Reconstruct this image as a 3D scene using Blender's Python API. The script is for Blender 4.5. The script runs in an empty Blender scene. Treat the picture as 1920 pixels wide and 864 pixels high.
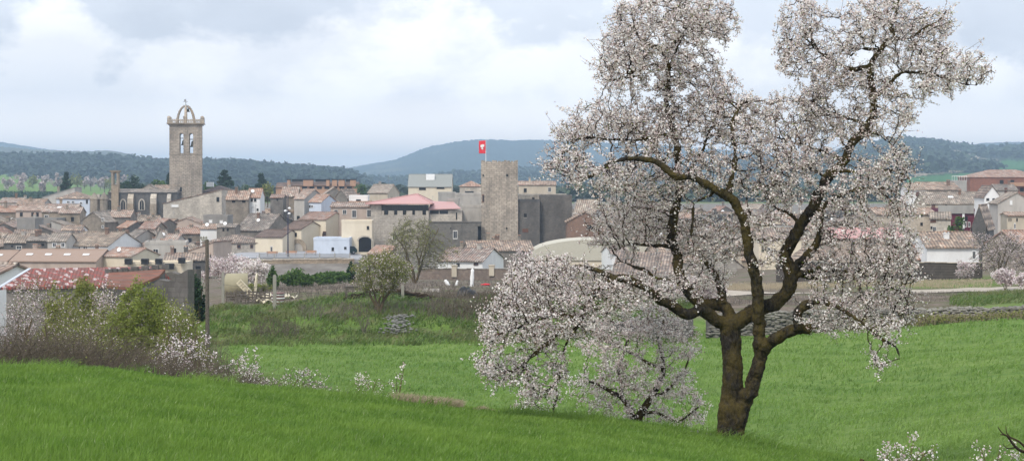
HAZE=2.1e-4; SKYB=1.48; HN=16500; HF=2.5; NGR=260000; NGV=150000
import bpy, math, random
import numpy as np
from mathutils import Vector, Matrix, kdtree
R = math.radians
F = 3583.0          # focal length in photograph pixels
HY = 335.0          # eye level row
rng = np.random.default_rng(7)
random.seed(7)
col = bpy.context.scene.collection
scene = bpy.context.scene

def W(px, py, Y):
    return Vector(((px-960)/F*Y, Y, (HY-py)/F*Y))

# ------------------------------------------------------------------ terrain
SU = np.array([-.45, -.30, -.268, -.212, -.156, -.1, -.045, 0, .067, .117, .167, .22, .40])
SS = np.array([.088, .098, .1003, .102, .109, .114, .120, .124, .130, .138, .1476, .156, .175])
TY = np.array([36, 50, 70, 90, 112, 118, 124, 130, 150, 170, 200, 230, 300, 362, 372, 400, 450, 500, 620, 800, 1000, 1200, 1500, 2000, 3000, 9000.])
TX = np.array([-400, 0, 380, 450, 640, 690, 960, 1300, 1600, 1900, 2400.])
TZ = np.array([
 [-5.0,-7.0,-9.0,-10.5,-12,-12.3,-12.6,-13,-13.8,-14.5,-15.2,-16,-17.5,-18,-18,-18,-17.2,-15.8,-13.0,-11.5,-10.3,-7,-2,6,10,10],
 [-5.0,-7.0,-9.0,-10.5,-12,-12.3,-12.6,-13,-13.8,-14.5,-15.2,-16,-17.5,-18,-18,-18,-17.2,-15.8,-13.0,-11.5,-10.3,-7,-2,6,10,10],
 [-5.2,-7.3,-9.0,-9.9,-10.3,-10.0,-9.2,-9.0,-9.6,-10.8,-12.5,-14,-16.5,-18,-17.8,-17.2,-16,-15,-12.3,-11,-11,-12,-13,-14,-14,-14],
 [-5.2,-7.3,-8.9,-9.7,-10.0,-9.8,-8.9,-8.7,-9.2,-10.2,-12.2,-14,-16.2,-18,-15.6,-15.1,-14.8,-14.2,-12.3,-11,-11,-12,-13,-14,-14,-14],
 [-5.3,-7.5,-8.8,-9.6,-9.9,-9.7,-8.9,-8.4,-8.8,-9.6,-11,-12.8,-15.8,-18,-15.4,-15,-14.6,-14,-12,-11,-11,-12,-13,-14,-14,-14],
 [-5.3,-7.5,-8.8,-9.6,-9.9,-9.7,-8.9,-8.4,-8.8,-9.6,-11,-12.8,-15.8,-17,-16.2,-15.2,-14.6,-14,-12,-11,-11,-12,-13,-14,-14,-14],
 [-5.4,-7.6,-8.8,-9.5,-9.9,-9.7,-8.9,-8.5,-8.9,-9.7,-11.2,-12.8,-16,-16.4,-16,-15,-14.6,-14,-12,-11,-11,-12,-13,-14,-14,-14],
 [-5.5,-7.6,-8.7,-9.3,-9.8,-10.0,-8.5,-8.5,-9.2,-10,-11.3,-12.5,-14.5,-16.5,-16.5,-16.5,-15.5,-14.5,-12.3,-11,-11,-12,-13,-14,-14,-14],
 [-5.6,-7.3,-8.4,-9.0,-9.5,-9.6,-8.3,-8.4,-9.1,-9.9,-10.9,-12,-14,-15.5,-15.6,-15.6,-15.2,-14.2,-12.3,-11,-11,-12,-13,-14,-14,-14],
 [-5.6,-6.5,-7.5,-8.2,-8.5,-8.6,-8.0,-8.0,-8.8,-9.6,-10.6,-11.7,-13.5,-15,-15.2,-15.2,-15,-14,-12.3,-11,-11,-12,-13,-14,-14,-14],
 [-5.6,-6.3,-7.2,-7.8,-8.0,-8.0,-7.7,-7.8,-8.6,-9.4,-10.4,-11.5,-13.5,-15,-15.2,-15.2,-15,-14,-12.3,-11,-11,-12,-13,-14,-14,-14]])

def gz(X, Y):
    X = np.atleast_1d(np.asarray(X, float)); Y = np.atleast_1d(np.asarray(Y, float))
    u = X/np.maximum(Y, 20)
    zf = -1.7 - np.maximum(Y, -5)*(np.interp(u, SU, SS) - .0472)
    zf = np.where(Y < 0, -1.7+np.maximum(Y,-30)*-.01, zf)
    p = np.clip(u*F+960, TX[0], TX[-1]-1e-3)
    i = np.clip(np.searchsorted(TX, p, side='right')-1, 0, len(TX)-2)
    fx = (p-TX[i])/(TX[i+1]-TX[i]); 
    y = np.clip(Y, TY[0], TY[-1]-1e-3)
    j = np.clip(np.searchsorted(TY, y, side='right')-1, 0, len(TY)-2)
    fy = (y-TY[j])/(TY[j+1]-TY[j])
    zt = (TZ[i, j]*(1-fx)+TZ[i+1, j]*fx)*(1-fy) + (TZ[i, j+1]*(1-fx)+TZ[i+1, j+1]*fx)*fy
    t = np.clip((Y-36)/9, 0, 1); t = t*t*(3-2*t)
    nz = .10*np.sin(X*.31+Y*.17)+.08*np.sin(X*.11-Y*.23+1)+.05*np.sin(X*.9+Y*.6)
    amp = np.clip((Y-40)/30, 0, 1)*np.clip((340-Y)/80, 0, 1)
    bank = np.exp(-((Y-124)/9.)**2)
    bz = .22*np.sin(X*.55+1.3*np.sin(Y*.2))+.15*np.sin(X*1.7+Y*.9)
    bank = bank*np.clip((1320-p)/80,0,1)
    return np.where(Y < 36, zf, zf*(1-t)+zt*t) + nz*amp + bz*bank

def g1(x, y): return float(gz(x, y)[0])
def gp(px, Y): return g1((px-960)/F*Y, Y)

# ------------------------------------------------------------------ objects
def tag(o, label=None, cat=None, group=None, kind=None):
    if label: o['label'] = label
    if cat: o['category'] = cat
    if group: o['group'] = group
    if kind: o['kind'] = kind
    return o
def empty(name, loc=(0,0,0), rz=0, label=None, cat=None, group=None):
    o = bpy.data.objects.new(name, None); col.objects.link(o)
    o.location = loc; o.rotation_euler = (0,0,rz); o.empty_display_size = .3
    return tag(o, label, cat, group)
def link_mesh(name, me, parent=None, loc=(0,0,0), rot=(0,0,0)):
    o = bpy.data.objects.new(name, me); col.objects.link(o)
    o.location = loc; o.rotation_euler = rot
    if parent: o.parent = parent
    return o

class MB:
    def __init__(s): s.v=[]; s.f=[]; s.m=[]; s.sm=[]
    def add(s, vs, fs, m=0, smooth=False):
        b=len(s.v); s.v += [tuple(v) for v in vs]
        for f in fs: s.f.append([b+i for i in f]); s.m.append(m); s.sm.append(smooth)
        return s
    def box(s, x0,x1,y0,y1,z0,z1,m=0, M=None):
        vs=[Vector(v) for v in ((x0,y0,z0),(x1,y0,z0),(x1,y1,z0),(x0,y1,z0),(x0,y0,z1),(x1,y0,z1),(x1,y1,z1),(x0,y1,z1))]
        if M is not None: vs=[M@v for v in vs]
        return s.add(vs, [(0,3,2,1),(4,5,6,7),(0,1,5,4),(1,2,6,5),(2,3,7,6),(3,0,4,7)], m)
    def prism(s, poly, axis, a, b, m=0, M=None):
        # poly: 2-D points; axis x -> (y,z), y -> (x,z), z -> (x,y)
        def T(p, t):
            v = Vector((t,p[0],p[1])) if axis=='x' else Vector((p[0],t,p[1])) if axis=='y' else Vector((p[0],p[1],t))
            return M@v if M is not None else v
        n=len(poly); ar=sum(poly[i][0]*poly[(i+1)%n][1]-poly[(i+1)%n][0]*poly[i][1] for i in range(n))
        if (ar<0) != (axis=='y'): poly=poly[::-1]
        vs=[T(p,a) for p in poly]+[T(p,b) for p in poly]
        fs=[tuple(range(n))[::-1], tuple(range(n,2*n))]+[(i,(i+1)%n,n+(i+1)%n,n+i) for i in range(n)]
        return s.add(vs,fs,m)
    def tube(s, pts, rad, n=8, m=0, cap=True, smooth=True):
        pts=[Vector(p) for p in pts]
        if not hasattr(rad,'__len__'): rad=[rad]*len(pts)
        vs=[]; fs=[]; ref=None
        for i,p in enumerate(pts):
            t=(pts[min(i+1,len(pts)-1)]-pts[max(i-1,0)]).normalized()
            if ref is None: ref = t.orthogonal().normalized()
            ref=(ref-t*ref.dot(t)); ref = ref.normalized() if ref.length>1e-6 else t.orthogonal().normalized()
            bi=t.cross(ref)
            for k in range(n):
                a=2*math.pi*k/n; vs.append(p+(ref*math.cos(a)+bi*math.sin(a))*rad[i])
        for i in range(len(pts)-1):
            for k in range(n):
                fs.append((i*n+k, i*n+(k+1)%n, (i+1)*n+(k+1)%n, (i+1)*n+k))
        s.add(vs,fs,m,smooth)
        if cap:
            s.add(vs[:n],[tuple(range(n))[::-1]],m); s.add(vs[-n:],[tuple(range(n))],m)
        return s
    def lathe(s, prof, n=16, m=0, M=None, smooth=True):
        vs=[];fs=[]
        for r,z in prof:
            for k in range(n):
                a=2*math.pi*k/n; v=Vector((r*math.cos(a),r*math.sin(a),z)); vs.append(M@v if M is not None else v)
        for i in range(len(prof)-1):
            for k in range(n): fs.append((i*n+k,i*n+(k+1)%n,(i+1)*n+(k+1)%n,(i+1)*n+k))
        s.add(vs,fs,m,smooth)
        if prof[0][0]>1e-4: s.add(vs[:n],[tuple(range(n))[::-1]],m)
        if prof[-1][0]>1e-4: s.add(vs[-n:],[tuple(range(n))],m)
        return s
    def mesh(s, name, mats):
        me=bpy.data.meshes.new(name); me.from_pydata(s.v,[],s.f)
        for m in (mats if isinstance(mats,(list,tuple)) else [mats]): me.materials.append(m)
        me.polygons.foreach_set('material_index', s.m); me.polygons.foreach_set('use_smooth', s.sm)
        me.update(); return me
    def build(s, name, mats, parent=None, loc=(0,0,0), rot=(0,0,0)):
        return link_mesh(name, s.mesh(name,mats), parent, loc, rot)

def np_mesh(name, verts, faces_n, loops, mats, midx=None, rnd=None, smooth=False):
    """verts (N,3); faces_n: vertex count of each face; loops: flat indices"""
    me=bpy.data.meshes.new(name)
    me.vertices.add(len(verts)); me.vertices.foreach_set('co', np.asarray(verts,np.float32).ravel())
    me.loops.add(len(loops)); me.loops.foreach_set('vertex_index', np.asarray(loops,np.int32))
    fn=np.asarray(faces_n,np.int32); me.polygons.add(len(fn))
    st=np.concatenate([[0],np.cumsum(fn)[:-1]]).astype(np.int32)
    me.polygons.foreach_set('loop_start', st); me.polygons.foreach_set('loop_total', fn)
    for m in (mats if isinstance(mats,(list,tuple)) else [mats]): me.materials.append(m)
    if midx is not None: me.polygons.foreach_set('material_index', np.asarray(midx,np.int32))
    me.polygons.foreach_set('use_smooth', np.full(len(fn), bool(smooth)))
    me.update(calc_edges=True)
    if rnd is not None:
        a=me.attributes.new('rnd','FLOAT','FACE'); a.data.foreach_set('value', np.asarray(rnd,np.float32))
    return me

# ------------------------------------------------------------------ materials
class NT:
    def __init__(s, name):
        s.m=bpy.data.materials.new(name); s.m.use_nodes=True; s.t=s.m.node_tree
        s.b=s.t.nodes['Principled BSDF']; s.out=s.t.nodes['Material Output']
        s.b.inputs['Roughness'].default_value=.85
        s.b.inputs['Specular IOR Level'].default_value=.25
    def n(s, ty, **kw):
        nd=s.t.nodes.new(ty)
        for k,v in kw.items():
            if k in nd.inputs: s.set(nd.inputs[k], v)
            else: setattr(nd,k,v)
        return nd
    def set(s, inp, v):
        if hasattr(v,'is_output') : s.t.links.new(v, inp)
        else: inp.default_value = v
    def noise(s, scale, detail=4, rough=.6, vec=None, dist=0):
        nd=s.n('ShaderNodeTexNoise', Scale=scale, Detail=detail, Roughness=rough, Distortion=dist)
        if vec is not None: s.t.links.new(vec, nd.inputs['Vector'])
        return nd.outputs['Fac']
    def ramp(s, fac, stops):
        nd=s.n('ShaderNodeValToRGB'); s.t.links.new(fac, nd.inputs['Fac']); e=nd.color_ramp.elements
        while len(e)<len(stops): e.new(.5)
        for el,(p,c) in zip(e,stops):
            el.position=p; el.color=(c,c,c,1) if not hasattr(c,'__len__') else (*c[:3],1)
        return nd.outputs['Color']
    def mix(s, fac, a, b, mode='MIX'):
        nd=s.n('ShaderNodeMix', data_type='RGBA', blend_type=mode)
        for i,v in ((0,fac),(6,a),(7,b)):
            if hasattr(v,'is_output'): s.t.links.new(v, nd.inputs[i])
            elif i==0: nd.inputs[0].default_value=v
            else: nd.inputs[i].default_value=(*v[:3],1)
        return nd.outputs[2]
    def math(s, op, a, b=0., c=0., clamp=False):
        nd=s.n('ShaderNodeMath', operation=op, use_clamp=clamp)
        for i,v in enumerate((a,b,c)): s.set(nd.inputs[i], v)
        return nd.outputs[0]
    def co(s, which='Object', scale=(1,1,1), rot=(0,0,0)):
        tc=s.n('ShaderNodeTexCoord'); mp=s.n('ShaderNodeMapping'); mp.inputs['Scale'].default_value=scale; mp.inputs['Rotation'].default_value=rot
        s.t.links.new(tc.outputs[which], mp.inputs['Vector']); return mp.outputs['Vector']
    def wpos(s, scale=(1,1,1)):
        g=s.n('ShaderNodeNewGeometry'); mp=s.n('ShaderNodeMapping'); mp.inputs['Scale'].default_value=scale
        s.t.links.new(g.outputs['Position'], mp.inputs['Vector']); return mp.outputs['Vector']
    def objrand(s): return s.n('ShaderNodeObjectInfo').outputs['Random']
    def bump(s, h, strength=.5, dist=.05):
        nd=s.n('ShaderNodeBump', Strength=strength, Distance=dist); s.t.links.new(h, nd.inputs['Height'])
        s.t.links.new(nd.outputs['Normal'], s.b.inputs['Normal'])
    def color(s, c): s.set(s.b.inputs['Base Color'], c if hasattr(c,'is_output') else (*c[:3],1)); return s
    def attr(s, name): return s.n('ShaderNodeAttribute', attribute_name=name)

MC={}
def plain(name, c, rough=.8, metal=0, spec=.25):
    if name in MC: return MC[name]
    t=NT(name); t.color(c); t.b.inputs['Roughness'].default_value=rough; t.b.inputs['Metallic'].default_value=metal
    t.b.inputs['Specular IOR Level'].default_value=spec
    nz=t.noise(3, 5, .6, t.co()); t.color(t.mix(t.ramp(nz,[(.35,0),(.7,.35)]), c, [x*.7 for x in c]))
    MC[name]=t.m; return t.m
def plaster(name, c, stain=.5, stc=None):
    if name in MC: return MC[name]
    t=NT(name); v=t.co(scale=(.5,.5,.18))
    big=t.noise(1.3,6,.65,v); fine=t.noise(9,4,.6,t.co())
    stc = stc or [x*.55 for x in c]
    cc=t.mix(t.math('MULTIPLY',t.ramp(big,[(.42,0),(.68,1)]),stain), c, stc)
    cc=t.mix(t.ramp(fine,[(.35,.0),(.75,.25)]), cc, [x*.6 for x in c])
    t.color(cc); t.bump(fine,.3,.03); MC[name]=t.m; return t.m
def stone(name, c1, c2, mortar=None, bw=.55, bh=.26, stain=.5, msz=.03, stc=(.05,.047,.043)):
    if name in MC: return MC[name]
    t=NT(name); v=t.co()
    sx=t.n('ShaderNodeSeparateXYZ'); t.t.links.new(v,sx.inputs[0])
    cb=t.n('ShaderNodeCombineXYZ'); t.t.links.new(t.math('ADD',sx.outputs[0],sx.outputs[1]),cb.inputs[0]); t.t.links.new(sx.outputs[2],cb.inputs[1])
    warp=t.noise(1.5,2,.5,v)
    br=t.n('ShaderNodeTexBrick', Scale=1.0); br.inputs['Color1'].default_value=(*c1,1); br.inputs['Color2'].default_value=(*c2,1)
    mo=mortar or [x*.65 for x in c1]
    br.inputs['Mortar'].default_value=(*mo,1); br.inputs['Brick Width'].default_value=bw; br.inputs['Row Height'].default_value=bh
    br.inputs['Mortar Size'].default_value=msz; br.inputs['Bias'].default_value=0
    t.t.links.new(cb.outputs[0], br.inputs['Vector'])
    vo=t.n('ShaderNodeTexVoronoi', Scale=2.6); t.t.links.new(v,vo.inputs['Vector'])
    vv=t.n('ShaderNodeSeparateColor'); t.t.links.new(vo.outputs['Color'],vv.inputs[0])
    cc=t.mix(t.ramp(vv.outputs[0],[(0,0),(1,.38)]), br.outputs['Color'], [x*.5 for x in c1])
    cc=t.mix(t.ramp(vv.outputs[1],[(.7,0),(1,.5)]), cc, [min(1,x*1.5) for x in c2])
    big=t.noise(.35,7,.7,t.co(scale=(1,1,.45)))
    cc=t.mix(t.math('MULTIPLY',t.ramp(big,[(.44,0),(.64,1)]),stain), cc, stc)
    fine=t.noise(7,4,.65,v); cc=t.mix(t.ramp(fine,[(.4,0),(.75,.32)]),cc,[x*.45 for x in c1])
    cc=t.mix(1.0,cc,t.ramp(t.objrand(),[(0,(.78,.78,.8)),(.5,(1,1,1)),(1,(1.0,.93,.85))]),'MULTIPLY')
    t.color(cc); t.bump(t.math('ADD',br.outputs['Fac'],fine),-.5,.04); MC[name]=t.m; return t.m
def tiles(name, cols, ridge=(.05,.04,.035), var=.8):
    """old curved clay tiles: cover rows run down the slope, every tile with its own weathered tone"""
    if name in MC: return MC[name]
    t=NT(name); tc=t.n('ShaderNodeTexCoord')
    v=t.co(scale=(1,1,1))
    vo=t.n('ShaderNodeTexVoronoi', Scale=1.7); t.t.links.new(v,vo.inputs['Vector'])
    sc=t.n('ShaderNodeSeparateColor'); t.t.links.new(vo.outputs['Color'],sc.inputs[0])
    n=len(cols); cc=t.ramp(sc.outputs[0],[((i+.5)/n,c) for i,c in enumerate(cols)])
    big=t.noise(.5,6,.7,v)
    cc=t.mix(t.ramp(big,[(.42,0),(.62,.7)]), cc, [sum(c[k] for c in cols)/n*.42 for k in range(3)])
    b2=t.noise(.8,5,.7,t.co(scale=(1.3,1.3,1.3),rot=(1,2,3)))
    cc=t.mix(t.ramp(b2,[(.52,0),(.68,.5)]), cc, cols[-1])
    wv=t.n('ShaderNodeTexWave', Scale=.7, Distortion=1.2); wv.bands_direction='X'; wv.inputs['Detail Scale'].default_value=1; t.t.links.new(v,wv.inputs['Vector'])
    cc=t.mix(t.ramp(wv.outputs['Fac'],[(.0,.6),(.5,0)]), cc, ridge)
    cc=t.mix(1.0,cc,t.ramp(t.objrand(),[(0,(.74,.74,.76)),(.5,(1,1,1)),(1,(1,.93,.86))]),'MULTIPLY')
    t.color(cc); t.bump(wv.outputs['Fac'],.8,.12); MC[name]=t.m; return t.m
def leafmat(name, stops, trans=.35, rough=.7):
    if name in MC: return MC[name]
    t=NT(name); a=t.attr('rnd'); c=t.ramp(a.outputs['Fac'],stops)
    t.color(c); t.b.inputs['Roughness'].default_value=rough; t.b.inputs['Specular IOR Level'].default_value=.15
    tr=t.n('ShaderNodeBsdfTranslucent'); t.t.links.new(c,tr.inputs['Color'])
    mx=t.n('ShaderNodeMixShader'); mx.inputs[0].default_value=trans
    t.t.links.new(t.b.outputs[0],mx.inputs[1]); t.t.links.new(tr.outputs[0],mx.inputs[2]); t.t.links.new(mx.outputs[0],t.out.inputs['Surface'])
    MC[name]=t.m; return t.m
def barkmat(name, dark, light, moss, mossamt=.5):
    if name in MC: return MC[name]
    t=NT(name); v=t.wpos((1,1,.35)); f=t.noise(30,8,.75,v,.8); b=t.noise(3.6,8,.75,t.wpos((1,1,.6)),.5)
    cc=t.mix(t.ramp(f,[(.38,0),(.62,1)]),dark,light)
    fm=t.noise(45,5,.7,t.wpos()); cc=t.mix(t.math('MULTIPLY',t.math('MULTIPLY',t.ramp(b,[(.42,0),(.58,1)]),t.ramp(fm,[(.35,.35),(.6,1)])),mossamt),cc,moss)
    t.color(cc); t.b.inputs['Roughness'].default_value=.95; t.b.inputs['Specular IOR Level'].default_value=.1
    t.bump(f,.9,.03); MC[name]=t.m; return t.m
# ------------------------------------------------------------------ camera, light, sky
cam=bpy.data.cameras.new('camera'); co=bpy.data.objects.new('camera',cam); col.objects.link(co); scene.camera=co
co.location=(0,0,0); co.rotation_euler=(R(90),0,0); cam.sensor_width=36; cam.lens=36*F/1920
cam.shift_y=-(432-HY)/1920; cam.clip_start=.5; cam.clip_end=30000
SUN_EL, SUN_AZ = 46, 205      # azimuth from +Y clockwise: behind the camera, a little to the left
sl=bpy.data.lights.new('sun','SUN'); so=bpy.data.objects.new('sun',sl); col.objects.link(so)
sl.energy=2.4; sl.angle=R(14); sl.color=(1,.93,.83)
d=Vector((math.sin(R(SUN_AZ))*math.cos(R(SUN_EL)), math.cos(R(SUN_AZ))*math.cos(R(SUN_EL)), math.sin(R(SUN_EL))))
so.rotation_euler=(-d).to_track_quat('-Z','Y').to_euler(); so.location=(0,-10,40)
w=bpy.data.worlds.new('World'); scene.world=w; w.use_nodes=True; nt=w.node_tree; nt.nodes.clear()
t=NT.__new__(NT); t.t=nt
out=t.n('ShaderNodeOutputWorld'); sky=t.n('ShaderNodeTexSky'); sky.sky_type='NISHITA'; sky.sun_disc=False
sky.sun_elevation=R(SUN_EL); sky.sun_rotation=R(SUN_AZ); sky.dust_density=2
bg1=t.n('ShaderNodeBackground',Strength=.09); nt.links.new(sky.outputs[0],bg1.inputs[0])
tc=t.n('ShaderNodeTexCoord'); sx=t.n('ShaderNodeSeparateXYZ'); nt.links.new(tc.outputs['Generated'],sx.inputs[0])
x,y,z=sx.outputs
ya=t.math('MAXIMUM',t.math('ABSOLUTE',y),.15); u=t.math('DIVIDE',x,ya); v=t.math('DIVIDE',z,ya)
mp=t.n('ShaderNodeMapping'); mp.inputs['Scale'].default_value=(1,1,1.7); nt.links.new(tc.outputs['Generated'],mp.inputs['Vector']); D=mp.outputs[0]
n1=t.noise(14,8,.58,D,.15); n2=t.noise(5,5,.5,D,.2); n3=t.noise(34,6,.6,D,.1)
# upper edge of the bright bank of cloud, as elevation against azimuth
fc=t.n('ShaderNodeFloatCurve'); cu=fc.mapping.curves[0]
edge=[(-200,110),(0,95),(60,75),(110,45),(160,60),(200,110),(300,85),(400,70),(500,48),(620,32),(700,20),(800,5),(860,2),(910,20),(950,70),(1040,85),(1150,60),(1300,30),(1450,50),(1600,20),(1750,40),(1850,110),(2000,150)]
# curve domain: u in [-.4,.4] -> 0..1 ; value v*5
pts=[((((px-960)/F)+.4)/.8, (HY-py)/F*8) for px,py in edge]
while len(cu.points)<len(pts): cu.points.new(.5,.5)
for p,(a,b) in zip(cu.points,pts): p.location=(a,b)
fc.mapping.update()
nt.links.new(t.math('ADD',t.math('DIVIDE',u,.8),.5),fc.inputs['Value'])
top=t.math('DIVIDE',fc.outputs[0],8)
warp=t.math('ADD',t.math('MULTIPLY',t.math('SUBTRACT',n1,.5),.09),t.math('MULTIPLY',t.math('SUBTRACT',n3,.5),.035))
dd=t.math('SUBTRACT',t.math('ADD',top,warp),v)         # >0 inside the bright bank
soft=t.ramp(t.math('ADD',t.math('MULTIPLY',dd,18),.5),[(.36,0),(.62,1)])
# tones: upper blue grey deck, bright bank, low band brightened to offset haze dimming
deck=t.mix(t.ramp(n2,[(.38,0),(.62,1)]),(.43,.465,.53),(.54,.575,.635))
deck=t.mix(t.ramp(n1,[(.45,0),(.7,.55)]),deck,(.60,.635,.69))
bank=t.mix(t.ramp(t.math('ADD',t.math('MULTIPLY',n2,.6),t.math('MULTIPLY',n1,.4)),[(.42,0),(.58,1)]),(.62,.63,.66),(.77,.77,.775))
bank=t.mix(t.ramp(n1,[(.36,.7),(.52,0)]),bank,(.58,.60,.645))
ccol=t.mix(soft,deck,bank)
low=t.ramp(t.math('ADD',v,t.math('MULTIPLY',t.math('SUBTRACT',n1,.5),.02)),[(.004,1),(.042,0)])
ccol=t.mix(low,ccol,(1.25,1.12,1.02))
up=t.math('ADD',SKYB,t.math('MULTIPLY',t.math('MAXIMUM',t.math('SUBTRACT',z,.13),0),1.5))
bg2=t.n('ShaderNodeBackground'); nt.links.new(ccol,bg2.inputs[0]); nt.links.new(up,bg2.inputs[1])
cover=t.ramp(t.math('ADD',n2,t.math('MULTIPLY',soft,.5)),[(.2,.86),(.45,1)])
mx=t.n('ShaderNodeMixShader'); nt.links.new(cover,mx.inputs[0]); nt.links.new(bg1.outputs[0],mx.inputs[1]); nt.links.new(bg2.outputs[0],mx.inputs[2])
nt.links.new(mx.outputs[0],out.inputs['Surface'])
scene.view_settings.view_transform='Standard'; scene.view_settings.look='None'; scene.view_settings.gamma=1; scene.view_settings.exposure=.17
scene.cycles.max_bounces=6; scene.cycles.diffuse_bounces=3; scene.cycles.transparent_max_bounces=4; scene.cycles.volume_bounces=0
scene.cycles.transmission_bounces=3

# ------------------------------------------------------------------ ground sheet
ys=np.concatenate([np.linspace(-60,12,10),np.linspace(14,60,70),np.linspace(61,112,40),np.linspace(113,135,45),np.linspace(137,360,90),np.linspace(362,372,4),np.linspace(378,700,50),np.geomspace(720,9200,40)])
nx=230; tt=np.linspace(-1,1,nx); tt=np.sign(tt)*np.abs(tt)**1.15
YY=np.repeat(ys,nx); XX=np.tile(tt,len(ys))*(26+np.maximum(YY,0)*.42)
ZZ=gz(XX,YY)
V=np.stack([XX,YY,ZZ],1); ii=np.arange(len(ys)-1)[:,None]*nx+np.arange(nx-1)[None,:]; ii=ii.ravel()
L=np.stack([ii,ii+1,ii+nx+1,ii+nx],1).ravel()
t=NT('ground_soil'); P=t.wpos(); zone=t.attr('zone'); zs=t.n('ShaderNodeSeparateColor'); t.t.links.new(zone.outputs['Color'],zs.inputs[0])
f1=t.noise(.06,6,.6,P); f2=t.noise(.9,6,.65,P); f3=t.noise(7,5,.7,P); f4=t.noise(.3,5,.6,P)
crop=t.mix(t.ramp(f1,[(.38,0),(.62,1)]),(.14,.21,.055),(.18,.25,.07))
crop=t.mix(t.ramp(f2,[(.45,0),(.7,.6)]),crop,(.045,.12,.018))
crop=t.mix(t.ramp(f3,[(.4,0),(.7,.55)]),crop,(.035,.09,.014))
scrub=t.mix(t.ramp(f2,[(.35,0),(.65,1)]),(.19,.155,.125),(.11,.088,.07))
scrub=t.mix(t.ramp(f4,[(.50,0),(.62,.7)]),scrub,(.07,.10,.03))
scrub=t.mix(t.ramp(f3,[(.5,0),(.7,.5)]),scrub,(.25,.20,.15))
grassy=t.mix(t.ramp(f2,[(.35,0),(.65,1)]),(.085,.14,.03),(.13,.20,.045))
grassy=t.mix(t.ramp(f4,[(.44,0),(.6,.85)]),grassy,(.13,.105,.07))
town=t.mix(t.ramp(f4,[(.35,0),(.65,1)]),(.14,.125,.11),(.22,.20,.175))
c=t.mix(zs.outputs[0],crop,scrub); c=t.mix(zs.outputs[1],c,grassy); c=t.mix(zs.outputs[2],c,town)
t.color(c); t.bump(t.math('ADD',f2,f3),.9,.12); t.b.inputs['Roughness'].default_value=1; t.b.inputs['Specular IOR Level'].default_value=.05
me=np_mesh('ground',V,np.full(len(ii),4),L,t.m,smooth=True)
pxs=XX/np.maximum(YY,20)*F+960
nzv=6*np.sin(XX*.3)+3*np.sin(XX*1.1+YY*.4)
def sstep(a,b,x): q=np.clip((x-a)/(b-a),0,1); return q*q*(3-2*q)
bank=sstep(114,117,YY+nzv*.1)*(1-sstep(133,142,YY+nzv*.6))*(YY<300)
scr=sstep(131,140,YY+nzv*.5)*(1-sstep(330,350,YY))
scr=np.maximum(scr, sstep(39.5,41,YY)*(1-sstep(46,52,YY+nzv*.2))*(1-sstep(830,960,pxs)))
scr=np.maximum(scr, sstep(45,60,YY)*(1-sstep(380,430,pxs+nzv))*(YY<300))
bank=bank*(1-sstep(1250,1330,pxs)); scr=np.maximum(scr, sstep(122,123,YY)*(1-sstep(150,160,YY))*sstep(1250,1330,pxs)*(1-.6*sstep(1780,1850,pxs)))
bank=np.maximum(bank, sstep(160,175,YY)*(1-sstep(225,240,YY))*sstep(1500,1640,pxs))
twn=sstep(335,352,YY)*(1-sstep(820,900,YY)); bank=np.maximum(bank,(YY>860)*sstep(180,330,pxs))
C=np.zeros((len(V),4),np.float32); C[:,0]=scr; C[:,1]=bank; C[:,2]=twn; C[:,3]=1
ca=me.color_attributes.new('zone','FLOAT_COLOR','POINT'); ca.data.foreach_set('color',C.ravel())
tag(link_mesh('ground',me),kind='structure')

# dirt track on the right behind the dry stone wall, and the paved yard beside the cream houses
def sheet(name, mat, pts_l, pts_r, lift=.06, sub=12):
    v=[];f=[]
    for (a,b) in zip(pts_l,pts_r):
        for k in range(sub+1):
            q=k/sub; X=a[0]+(b[0]-a[0])*q; Y=a[1]+(b[1]-a[1])*q; v.append((X,Y,g1(X,Y)+lift))
    for i in range(len(pts_l)-1):
        for k in range(sub): f.append((i*(sub+1)+k,i*(sub+1)+k+1,(i+1)*(sub+1)+k+1,(i+1)*(sub+1)+k))
    mb=MB(); mb.add(v,f,0,True); return tag(mb.build(name,mat),kind='structure')
t=NT('pale_dirt'); P=t.wpos(); a=t.noise(.5,6,.6,P); b=t.noise(5,5,.6,P)
t.color(t.mix(t.ramp(b,[(.4,0),(.8,.5)]),t.mix(t.ramp(a,[(.35,0),(.65,1)]),(.42,.37,.30),(.30,.26,.21)),(.2,.17,.13))); t.bump(b,.5,.05)
tx=np.linspace(17,50,34)
sheet('dirt_track',t.m,[(x,150+.10*(x-25)+2.2*math.sin(x*.12)) for x in tx],[(x,164+.10*(x-25)+2.5*math.sin(x*.12+.4)) for x in tx],.05,4)
t=NT('pale_asphalt'); P=t.wpos(); a=t.noise(.3,6,.6,P); t.color(t.mix(t.ramp(a,[(.35,0),(.65,1)]),(.33,.33,.34),(.24,.24,.25)))
sheet('village_road',t.m,[(-55+i*2,373.2) for i in range(14)],[(-59+i*2.1,397) for i in range(14)],.08,8)

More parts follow.
